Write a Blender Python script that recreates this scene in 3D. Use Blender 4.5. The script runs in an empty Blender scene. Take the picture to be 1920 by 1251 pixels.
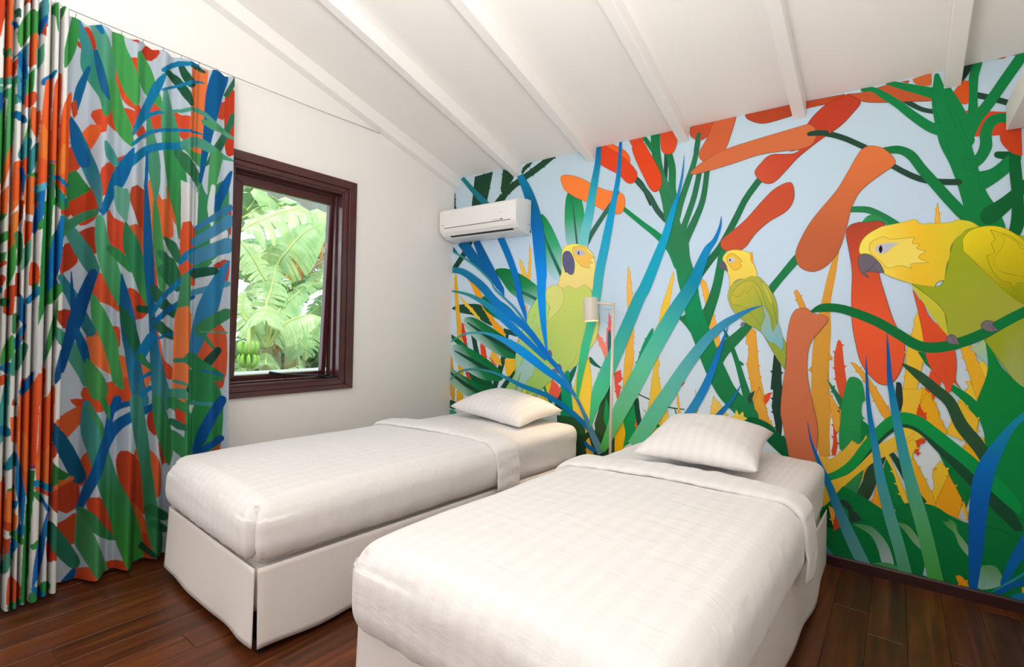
import bpy, math, random
import numpy as np
from mathutils import Vector, Matrix, noise, geometry

random.seed(7)
S = bpy.context.scene
COL = S.collection
R = math.radians

# ------------------------------------------------------------------ camera
cam_d = bpy.data.cameras.new('camera')
cam = bpy.data.objects.new('camera', cam_d); COL.objects.link(cam); S.camera = cam
yaw, pitch, roll = R(37.3627), R(.2951), R(1.2718)
fw = Vector((-math.sin(yaw), math.cos(yaw), 0)); rt = Vector((math.cos(yaw), math.sin(yaw), 0)); up = Vector((0, 0, 1))
fw, up = fw*math.cos(pitch) + up*math.sin(pitch), up*math.cos(pitch) - fw*math.sin(pitch)
rt, up = rt*math.cos(roll) + up*math.sin(roll), up*math.cos(roll) - rt*math.sin(roll)
m = Matrix((rt, up, -fw)).transposed().to_4x4(); m.translation = (3.0069, -3.1199, 1.18)
cam.matrix_world = m
cam_d.sensor_width = 36; cam_d.lens = 952.8376*36/1920
cam_d.shift_x = (960 - 956.7224)/1920; cam_d.shift_y = (612.4565 - 625.5)/1920
cam_d.clip_start = .02; cam_d.clip_end = 200

# ------------------------------------------------------------------ world, sun, daylight
W = bpy.data.worlds.new('sky'); S.world = W; W.use_nodes = True
bg = W.node_tree.nodes['Background']; bg.inputs[0].default_value = (.80, .90, 1.0, 1); bg.inputs[1].default_value = 3.2
def light(name, kind, loc, rot, energy, color, **kw):
    d = bpy.data.lights.new(name, kind); d.energy = energy; d.color = color
    for k, v in kw.items(): setattr(d, k, v)
    o = bpy.data.objects.new(name, d); COL.objects.link(o); o.location = loc
    o.rotation_euler = rot
    return o
def aim(o, to):
    o.rotation_euler = (Vector(to) - o.location).to_track_quat('-Z', 'Y').to_euler()
s = light('sun', 'SUN', (4, -4, 8), (0, 0, 0), 3.6, (1, .96, .88), angle=R(1.5)); aim(s, (1.2, -2.2, 3))
# garden door outside the frame, an added fill light at the back, and a flash bounced off the high part of the ceiling behind the camera
k = light('daylight_garden_door', 'AREA', (.16, -3.85, 1.25), (0, 0, 0), 16, (.95, .98, 1), shape='RECTANGLE', size=1.1, size_y=2.0); aim(k, (3.0, -2.2, 1.3))
k = light('added_back_fill', 'AREA', (1.5, -4.5, 1.6), (0, 0, 0), 10, (1, .98, .96), shape='RECTANGLE', size=2.4, size_y=1.4); aim(k, (1.4, -1.2, 1.9))
k = light('bounced_flash', 'AREA', (2.5, -3.2, 1.95), (0, 0, 0), 92, (1, .975, .955), shape='DISK', size=.9); aim(k, (2.3, -2.8, 3.2))
S.view_settings.view_transform = 'Standard'; S.view_settings.look = 'None'
S.view_settings.gamma = 1; S.view_settings.use_curve_mapping = False
S.view_settings.exposure = -0.17
S.cycles.max_bounces = 10; S.cycles.diffuse_bounces = 6; S.cycles.transparent_max_bounces = 12
S.cycles.caustics_reflective = False; S.cycles.caustics_refractive = False
S.cycles.use_denoising = True

# ------------------------------------------------------------------ helpers
def lin(h):
    h = h.lstrip('#'); c = [int(h[i:i+2], 16)/255 for i in (0, 2, 4)]
    return tuple(x/12.92 if x <= .04045 else ((x + .055)/1.055)**2.4 for x in c)
def nodes(name):
    m = bpy.data.materials.new(name); m.use_nodes = True
    nt = m.node_tree; return m, nt, nt.nodes['Principled BSDF']
def mat(name, color, rough=.5, metal=0, bump=0, bscale=60, var=0, vscale=4, spec=.5, coat=0):
    m, nt, b = nodes(name); N = nt.nodes; L = nt.links
    c = lin(color) if isinstance(color, str) else color
    b.inputs['Base Color'].default_value = (*c, 1); b.inputs['Roughness'].default_value = rough
    b.inputs['Metallic'].default_value = metal; b.inputs['Specular IOR Level'].default_value = spec
    b.inputs['Coat Weight'].default_value = coat
    tc = N.new('ShaderNodeTexCoord')
    if var:
        n = N.new('ShaderNodeTexNoise'); n.inputs['Scale'].default_value = vscale; n.inputs['Detail'].default_value = 4
        r = N.new('ShaderNodeValToRGB'); r.color_ramp.elements[0].position = .3; r.color_ramp.elements[1].position = .7
        r.color_ramp.elements[0].color = (*[x*(1 - var) for x in c], 1); r.color_ramp.elements[1].color = (*[min(1, x*(1 + var)) for x in c], 1)
        L.new(tc.outputs['Object'], n.inputs['Vector']); L.new(n.outputs['Fac'], r.inputs[0]); L.new(r.outputs[0], b.inputs['Base Color'])
    if bump:
        n = N.new('ShaderNodeTexNoise'); n.inputs['Scale'].default_value = bscale; n.inputs['Detail'].default_value = 3
        bp = N.new('ShaderNodeBump'); bp.inputs['Strength'].default_value = bump; bp.inputs['Distance'].default_value = .002
        L.new(tc.outputs['Object'], n.inputs['Vector']); L.new(n.outputs['Fac'], bp.inputs['Height']); L.new(bp.outputs[0], b.inputs['Normal'])
    return m
def obj(name, verts, faces, m, parent=None, smooth=False, edges=()):
    me = bpy.data.meshes.new(name); me.from_pydata([tuple(v) for v in verts], list(edges), faces); me.update()
    if m: me.materials.append(m)
    if smooth: me.polygons.foreach_set('use_smooth', [True]*len(me.polygons))
    o = bpy.data.objects.new(name, me); COL.objects.link(o)
    if parent: o.parent = parent
    return o
def tag(o, label=None, cat=None, group=None, kind=None):
    for k_, v in (('label', label), ('category', cat), ('group', group), ('kind', kind)):
        if v: o[k_] = v
    return o
def empty(name, loc=(0, 0, 0), rz=0):
    o = bpy.data.objects.new(name, None); COL.objects.link(o); o.location = loc; o.rotation_euler = (0, 0, rz); o.empty_display_size = .1
    return o
class MB:
    def __init__(s): s.v = []; s.f = []
    def add(s, v, f):
        n = len(s.v); s.v += [tuple(p) for p in v]; s.f += [tuple(i + n for i in q) for q in f]; return s
    def box(s, x0, x1, y0, y1, z0, z1):
        return s.add([(x, y, z) for x in (x0, x1) for y in (y0, y1) for z in (z0, z1)],
                     [(0, 1, 3, 2), (4, 6, 7, 5), (0, 4, 5, 1), (2, 3, 7, 6), (0, 2, 6, 4), (1, 5, 7, 3)])
    def prism(s, prof, axis, a0, a1):
        """closed profile (list of 2D points) extruded along axis 0/1/2"""
        n = len(prof); v = []
        for a in (a0, a1):
            for p in prof:
                q = list(p); q.insert(axis, a); v.append(q)
        f = [tuple(range(n))[::-1], tuple(range(n, 2*n))] + [(i, (i + 1) % n, n + (i + 1) % n, n + i) for i in range(n)]
        return s.add(v, f)
    def tube(s, pts, r, n=10, cap=True):
        pts = [Vector(p) for p in pts]; rs = r if isinstance(r, (list, tuple)) else [r]*len(pts)
        v = []; f = []; ref = Vector((0, 0, 1))
        t0 = (pts[1] - pts[0]).normalized()
        if abs(t0.dot(ref)) > .9: ref = Vector((1, 0, 0))
        u = t0.cross(ref).normalized()
        for i, p in enumerate(pts):
            t = (pts[min(i + 1, len(pts) - 1)] - pts[max(i - 1, 0)]).normalized()
            u = (u - t*u.dot(t)).normalized(); w = t.cross(u)
            for k_ in range(n):
                a = 2*math.pi*k_/n; v.append(p + (u*math.cos(a) + w*math.sin(a))*rs[i])
        for i in range(len(pts) - 1):
            for k_ in range(n):
                f.append((i*n + k_, i*n + (k_ + 1) % n, (i + 1)*n + (k_ + 1) % n, (i + 1)*n + k_))
        if cap: f += [tuple(range(n))[::-1], tuple(range((len(pts) - 1)*n, len(pts)*n))]
        return s.add(v, f)
    def build(s, name, m, parent=None, smooth=False, bevel=0, seg=2):
        o = obj(name, s.v, s.f, m, parent, smooth)
        if bevel:
            b = o.modifiers.new('bevel', 'BEVEL'); b.width = bevel; b.segments = seg; b.limit_method = 'ANGLE'; b.angle_limit = R(35)
        return o
def part(mb, name, m, parent, **kw):
    """parts are modelled in room coordinates and moved into their parent's frame"""
    inv = (Matrix.Translation(parent.location) @ parent.rotation_euler.to_matrix().to_4x4()).inverted()
    mb.v = [tuple(inv @ Vector(p)) for p in mb.v]
    return mb.build(name, m, parent, **kw)
def struct(o): o['kind'] = 'structure'; return o

# ------------------------------------------------------------------ materials
M_wall = mat('white_wall_paint', (.84, .82, .795), .75, bump=.12, bscale=40)
M_ceil = mat('white_ceiling_paint', (.86, .835, .81), .7, bump=.08, bscale=30)
M_beam = mat('white_gloss_paint', (.86, .84, .82), .45, bump=.06, bscale=30)
M_wood_dark = mat('dark_mahogany_varnish', '#4a2223', .26, bump=.06, bscale=120, var=.10, vscale=6, coat=.35)
M_base = mat('dark_brown_skirting', '#37191a', .4, var=.15, vscale=8)
M_white_metal = mat('white_enamel', (.82, .82, .81), .4)
M_steel = mat('dark_steel', '#3a3a3c', .35, metal=.8)
M_black = mat('black_plastic', '#121214', .45)
M_ac = mat('ac_white_plastic', (.84, .84, .83), .32)
M_slot = mat('ac_dark_slot', '#26262a', .6)
M_grey = mat('ac_grey_print', '#8a8f98', .5)
M_lamp = mat('beige_lamp_enamel', '#d9d0c4', .4)
M_rope = mat('steel_cable', '#77777a', .4, metal=.6)

def cloth(name, base, stripes=0.0, period=.052, bump=.5):
    m, nt, b = nodes(name); N = nt.nodes; L = nt.links
    b.inputs['Roughness'].default_value = .82; b.inputs['Sheen Weight'].default_value = .15
    b.inputs['Specular IOR Level'].default_value = .2
    tc = N.new('ShaderNodeTexCoord')
    if stripes:
        sx = N.new('ShaderNodeSeparateXYZ'); L.new(tc.outputs['Object'], sx.inputs[0])
        mu = N.new('ShaderNodeMath'); mu.operation = 'MULTIPLY'; mu.inputs[1].default_value = 1/period; L.new(sx.outputs['X'], mu.inputs[0])
        fr = N.new('ShaderNodeMath'); fr.operation = 'FRACT'; L.new(mu.outputs[0], fr.inputs[0])
        gt = N.new('ShaderNodeMath'); gt.operation = 'GREATER_THAN'; gt.inputs[1].default_value = .5; L.new(fr.outputs[0], gt.inputs[0])
        mx = N.new('ShaderNodeMix'); mx.data_type = 'RGBA'; L.new(gt.outputs[0], mx.inputs['Factor'])
        mx.inputs['A'].default_value = (*base, 1); mx.inputs['B'].default_value = (*[x*(1 - stripes) for x in base], 1)
        L.new(mx.outputs['Result'], b.inputs['Base Color'])
        mr = N.new('ShaderNodeMapRange'); mr.inputs['To Min'].default_value = .85; mr.inputs['To Max'].default_value = .6
        L.new(gt.outputs[0], mr.inputs['Value']); L.new(mr.outputs[0], b.inputs['Roughness'])
    else: b.inputs['Base Color'].default_value = (*base, 1)
    n = N.new('ShaderNodeTexNoise'); n.inputs['Scale'].default_value = 12; n.inputs['Detail'].default_value = 5
    n2 = N.new('ShaderNodeTexNoise'); n2.inputs['Scale'].default_value = 900; n2.inputs['Detail'].default_value = 1
    ad = N.new('ShaderNodeMath'); ad.operation = 'MULTIPLY_ADD'; ad.inputs[1].default_value = .06
    mp = N.new('ShaderNodeMapping'); mp.inputs['Rotation'].default_value = (0, 0, R(38)); mp.inputs['Scale'].default_value = (.35, 1.25, .8)
    L.new(tc.outputs['Object'], mp.inputs['Vector']); n.inputs['Distortion'].default_value = .8
    L.new(mp.outputs[0], n.inputs['Vector']); L.new(tc.outputs['Object'], n2.inputs['Vector'])
    L.new(n2.outputs['Fac'], ad.inputs[0]); L.new(n.outputs['Fac'], ad.inputs[2])
    bp = N.new('ShaderNodeBump'); bp.inputs['Strength'].default_value = bump; bp.inputs['Distance'].default_value = .012
    L.new(ad.outputs[0], bp.inputs['Height']); L.new(bp.outputs[0], b.inputs['Normal'])
    return m
M_duvet = cloth('white_satin_stripe_cotton', (.865, .85, .845), .028, .058)
M_sheet = cloth('white_bed_sheet', (.86, .842, .835), .035, .03)
M_pillow = cloth('white_pillow_cotton', (.87, .85, .84), .03, .045)
M_skirt = cloth('off_white_bed_skirt', (.83, .785, .755), 0, bump=.12)
M_basecloth = cloth('bed_base_cover', (.80, .75, .72), 0, bump=.1)

def print_material(name, rough, spec, fine):
    m, nt, b = nodes(name); N = nt.nodes; L = nt.links
    a = N.new('ShaderNodeAttribute'); a.attribute_name = 'print'; L.new(a.outputs['Color'], b.inputs['Base Color'])
    b.inputs['Roughness'].default_value = rough; b.inputs['Specular IOR Level'].default_value = spec
    tc = N.new('ShaderNodeTexCoord'); n = N.new('ShaderNodeTexNoise'); n.inputs['Scale'].default_value = fine
    bp = N.new('ShaderNodeBump'); bp.inputs['Strength'].default_value = .12; bp.inputs['Distance'].default_value = .001
    L.new(tc.outputs['Object'], n.inputs['Vector']); L.new(n.outputs['Fac'], bp.inputs['Height']); L.new(bp.outputs[0], b.inputs['Normal'])
    return m
M_print = print_material('printed_wallpaper', .6, .12, 350)
M_fabric = print_material('printed_curtain_fabric', .85, .15, 800)

def wood_floor():
    m, nt, b = nodes('red_brown_floor_boards'); N = nt.nodes; L = nt.links
    tc = N.new('ShaderNodeTexCoord'); oi = N.new('ShaderNodeObjectInfo')
    mp = N.new('ShaderNodeMapping'); mp.inputs['Scale'].default_value = (34, 1.3, 10); L.new(tc.outputs['Object'], mp.inputs['Vector'])
    ad = N.new('ShaderNodeVectorMath'); ad.operation = 'ADD'; L.new(mp.outputs[0], ad.inputs[0])
    sc = N.new('ShaderNodeVectorMath'); sc.operation = 'SCALE'; sc.inputs[3].default_value = 40; sc.inputs[0].default_value = (1, 1, 1)
    L.new(oi.outputs['Random'], sc.inputs[3])
    mu = N.new('ShaderNodeVectorMath'); mu.operation = 'SCALE'; mu.inputs[3].default_value = 37; L.new(sc.outputs[0], mu.inputs[0]); L.new(mu.outputs[0], ad.inputs[1])
    n = N.new('ShaderNodeTexNoise'); n.inputs['Scale'].default_value = 1; n.inputs['Detail'].default_value = 6; n.inputs['Distortion'].default_value = .6
    L.new(ad.outputs[0], n.inputs['Vector'])
    r = N.new('ShaderNodeValToRGB'); e = r.color_ramp.elements
    e[0].position = .28; e[0].color = (*lin('#3a1c0c'), 1); e[1].position = .75; e[1].color = (*lin('#78431c'), 1)
    e2 = e.new(.5); e2.color = (*lin('#562a10'), 1)
    L.new(n.outputs['Fac'], r.inputs[0])
    hs = N.new('ShaderNodeHueSaturation'); L.new(r.outputs[0], hs.inputs['Color'])
    mr = N.new('ShaderNodeMapRange'); mr.inputs['To Min'].default_value = .7; mr.inputs['To Max'].default_value = 1.3
    L.new(oi.outputs['Random'], mr.inputs['Value']); L.new(mr.outputs[0], hs.inputs['Value'])
    L.new(hs.outputs[0], b.inputs['Base Color'])
    n2 = N.new('ShaderNodeTexNoise'); n2.inputs['Scale'].default_value = 7; n2.inputs['Detail'].default_value = 5; L.new(tc.outputs['Object'], n2.inputs['Vector'])
    mr2 = N.new('ShaderNodeMapRange'); mr2.inputs['To Min'].default_value = .22; mr2.inputs['To Max'].default_value = .5
    L.new(n2.outputs['Fac'], mr2.inputs['Value']); L.new(mr2.outputs[0], b.inputs['Roughness'])
    bp = N.new('ShaderNodeBump'); bp.inputs['Strength'].default_value = .15; bp.inputs['Distance'].default_value = .002
    L.new(n.outputs['Fac'], bp.inputs['Height']); L.new(bp.outputs[0], b.inputs['Normal'])
    return m
M_floor = wood_floor()

# ------------------------------------------------------------------ room shell
WX, BACK = 3.468, -4.65
SL, Z0 = .2837, 2.442                       # ceiling pitch and its height at the mural wall
zc = lambda y: Z0 - SL*y
WY0, WY1, WZ0, WZ1 = -1.80, -1.075, .812, 2.08      # opening of the bedside window
b = MB()
b.box(-.14, 0, BACK, WY0, -.02, 4.0); b.box(-.14, 0, WY1, .12, -.02, 4.0)
b.box(-.14, 0, WY0, WY1, -.02, WZ0); b.box(-.14, 0, WY0, WY1, WZ1, 4.0)
struct(b.build('wall_left', M_wall))
struct(MB().box(-.14, WX + .14, 0, .14, -.02, 2.7).build('wall_back', M_wall))
struct(MB().box(WX, WX + .14, BACK, .12, -.02, 4.0).build('wall_right', M_wall))
struct(MB().box(-.14, WX + .14, BACK - .14, BACK, -.02, 4.0).build('wall_front', M_wall))
struct(MB().prism([(.14, zc(.14)), (BACK - .14, zc(BACK - .14)), (BACK - .14, zc(BACK - .14) + .14), (.14, zc(.14) + .14)], 0, -.14, WX + .14).build('ceiling', M_ceil))
BD = .088
bi = 1
def beam(x0, x1):
    global bi
    o = MB().prism([(-.001, zc(0) - BD), (BACK, zc(BACK) - BD), (BACK, zc(BACK) + .03), (-.001, zc(0) + .03)], 0, x0, x1).build(f'trim_{bi}', M_beam, bevel=.004)
    struct(o); bi += 1
for x0, x1 in ((.001, .07), (.632, .692), (1.272, 1.335), (1.911, 1.972), (2.535, 2.596), (3.160, 3.222)): beam(x0, x1)
struct(MB().box(3.373, WX, -3.0, -.012, 2.109, 2.227).build(f'trim_{bi}', M_beam, bevel=.003))      # head rail along the right wall

# floor: every board is a part of it
fl = struct(MB().box(-.14, WX + .14, BACK - .14, .14, -.06, -.018).build('floor', M_base))
pw = .128; x = -.02; meshes = {}
def board_mesh(L):
    k_ = round(L, 2)
    if k_ not in meshes:
        e = .0012; w = pw/2 - .0003
        v = [(-w, 0, -.02), (w, 0, -.02), (w, L, -.02), (-w, L, -.02), (-w, 0, -e), (w, 0, -e), (w, L, -e), (-w, L, -e),
             (-w + e, e, 0), (w - e, e, 0), (w - e, L - e, 0), (-w + e, L - e, 0)]
        f = [(0, 3, 2, 1), (0, 1, 5, 4), (1, 2, 6, 5), (2, 3, 7, 6), (3, 0, 4, 7), (4, 5, 9, 8), (5, 6, 10, 9), (6, 7, 11, 10), (7, 4, 8, 11), (8, 9, 10, 11)]
        me = bpy.data.meshes.new('plank'); me.from_pydata(v, [], f); me.materials.append(M_floor); meshes[k_] = me
    return meshes[k_]
while x < WX:
    y = BACK - random.uniform(0, .8)
    while y < 0:
        L_ = random.choice((.9, 1.2, 1.5, 1.8))
        y1 = min(y + L_, 0)
        if y1 - y > .05:
            o = bpy.data.objects.new('plank', board_mesh(y1 - y - .0012)); COL.objects.link(o)
            o.location = (x + pw/2, y, random.uniform(-.0006, .0004)); o.parent = fl
        y = y1
    x += pw
# skirting boards
struct(MB().prism([(-.0005, 0), (-.016, 0), (-.016, .046), (-.012, .054), (-.0005, .054)], 0, .016, WX - .001).build('baseboard_back', M_base))
struct(MB().prism([(.0005, 0), (.016, 0), (.016, .046), (.012, .054), (.0005, .054)], 1, BACK, -.017).build('baseboard_left', M_base))

# ------------------------------------------------------------------ window_1 in the left wall
win = struct(empty('window_1', (0, 0, 0)))
OY0, OY1, OZ0, OZ1 = -1.895, -.985, .750, 2.164
iy0, iy1, iz0, iz1 = WY0 - .0, WY1, WZ0, WZ1
def frame_ring(name, o0, o1, o2, o3, i0, i1, i2, i3, x0, x1, m, parent, bevel=.004):
    """four mitred members between an outer and an inner rectangle (y0,y1,z0,z1)"""
    O = [(o0, o2), (o1, o2), (o1, o3), (o0, o3)]; I = [(i0, i2), (i1, i2), (i1, i3), (i0, i3)]
    for k_ in range(4):
        a, b_ = k_, (k_ + 1) % 4
        prof = [O[a], O[b_], I[b_], I[a]]
        MB().prism(prof, 0, x0, x1).build(name, m, parent, bevel=bevel)
frame_ring('architrave', OY0, OY1, OZ0, OZ1, iy0 - .03, iy1 + .03, iz0 - .03, iz1 + .03, .0005, .022, M_wood_dark, win)
frame_ring('casing', iy0 - .031, iy1 + .031, iz0 - .031, iz1 + .031, iy0, iy1, iz0, iz1, .0005, .012, M_wood_dark, win)
frame_ring('jamb', iy0, iy1, iz0, iz1, iy0 + .014, iy1 - .014, iz0 + .014, iz1 - .014, -.145, .004, M_wood_dark, win, .002)
frame_ring('stop_bead', iy0 + .0145, iy1 - .0145, iz0 + .0145, iz1 - .0145, iy0 + .028, iy1 - .028, iz0 + .024, iz1 - .024, -.075, -.05, M_wood_dark, win, .002)
# awning sash hinged at its head and pushed out a little
SY0, SY1, SZ0, SZ1 = iy0 + .017, iy1 - .017, iz0 + .017, iz1 - .017
sash = empty('sash', (-.10, 0, SZ1)); sash.parent = win; sash.rotation_euler = (0, R(3.0), 0)
H = SZ1 - SZ0
frame_ring('sash_rail', SY0, SY1, -H, 0, SY0 + .082, SY1 - .034, -H + .035, -.062, -.02, .02, M_wood_dark, sash, .004)
mg, nt, bs = nodes('window_glass')
tr = nt.nodes.new('ShaderNodeBsdfTransparent'); tr.inputs[0].default_value = (.95, .97, .96, 1)
gl = nt.nodes.new('ShaderNodeBsdfGlossy'); gl.inputs['Roughness'].default_value = .02
mx = nt.nodes.new('ShaderNodeMixShader'); mx.inputs[0].default_value = .05
nt.links.new(tr.outputs[0], mx.inputs[1]); nt.links.new(gl.outputs[0], mx.inputs[2]); nt.links.new(mx.outputs[0], nt.nodes['Material Output'].inputs[0])
MB().box(-.003, .003, SY0 + .078, SY1 - .030, -H + .031, -.058).build('pane', mg, sash)
# stay arm
st = MB(); st.tube([(-.02, -1.14, .842), (-.04, -1.20, .845), (-.10, -1.44, .862)], .006, 8); st.box(-.05, .0, -1.17, -1.10, .828, .838)
st.tube([(-.035, -1.22, .83), (-.035, -1.22, .858)], .006, 8); st.tube([(-.10, -1.44, .862), (-.125, -1.50, .875)], .009, 8)
st.build('stay_arm', M_steel, win, smooth=True)
# white outside sill and post
MB().box(-.42, -.152, -2.0, -.70, .80, .862).build('outer_sill', M_white_metal, win, bevel=.004)

# ------------------------------------------------------------------ white valance boards under the eaves outside
ev = empty('eaves', (-.7, 0, 2.2)); tag(ev, 'white painted eaves boards with notched ends above the window outside', 'eaves')
EAVE = [(-1.561, 2.184), (-1.411, 2.181), (-1.336, 2.164), (-1.253, 2.151), (-1.25, 2.14), (-1.231, 2.126), (-1.195, 2.131), (-1.169, 2.113), (-1.126, 2.137), (-1.101, 2.147), (-1.048, 2.136), (-0.995, 2.127), (-0.981, 2.108), (-0.926, 2.092), (-0.898, 2.082), (-0.835, 2.114), (-0.792, 2.103), (-0.744, 2.094), (-0.555, 2.075), (-0.555, 2.4), (-1.561, 2.4)]
mb = MB()
mb.prism([(y, z) for y, z in EAVE], 0, -.715, -.69); mb.build('valance', M_white_metal, None)
vo = bpy.context.scene.objects.get('valance'); vo.parent = ev; vo.matrix_parent_inverse = Matrix.Translation(-Vector(ev.location))
for yy in (-1.9, -1.35, -.8, -.25, .3):
    part(MB().prism([(-.69, 2.34), (-.145, 2.50), (-.145, 2.58), (-.69, 2.42)], 1, yy, yy + .06), 'rafter_tail', M_white_metal, ev, bevel=.003)
part(MB().prism([(-.80, 2.395), (-.145, 2.585), (-.145, 2.605), (-.80, 2.415)], 1, -3.0, 1.0), 'roof_deck', M_white_metal, ev)

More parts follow.
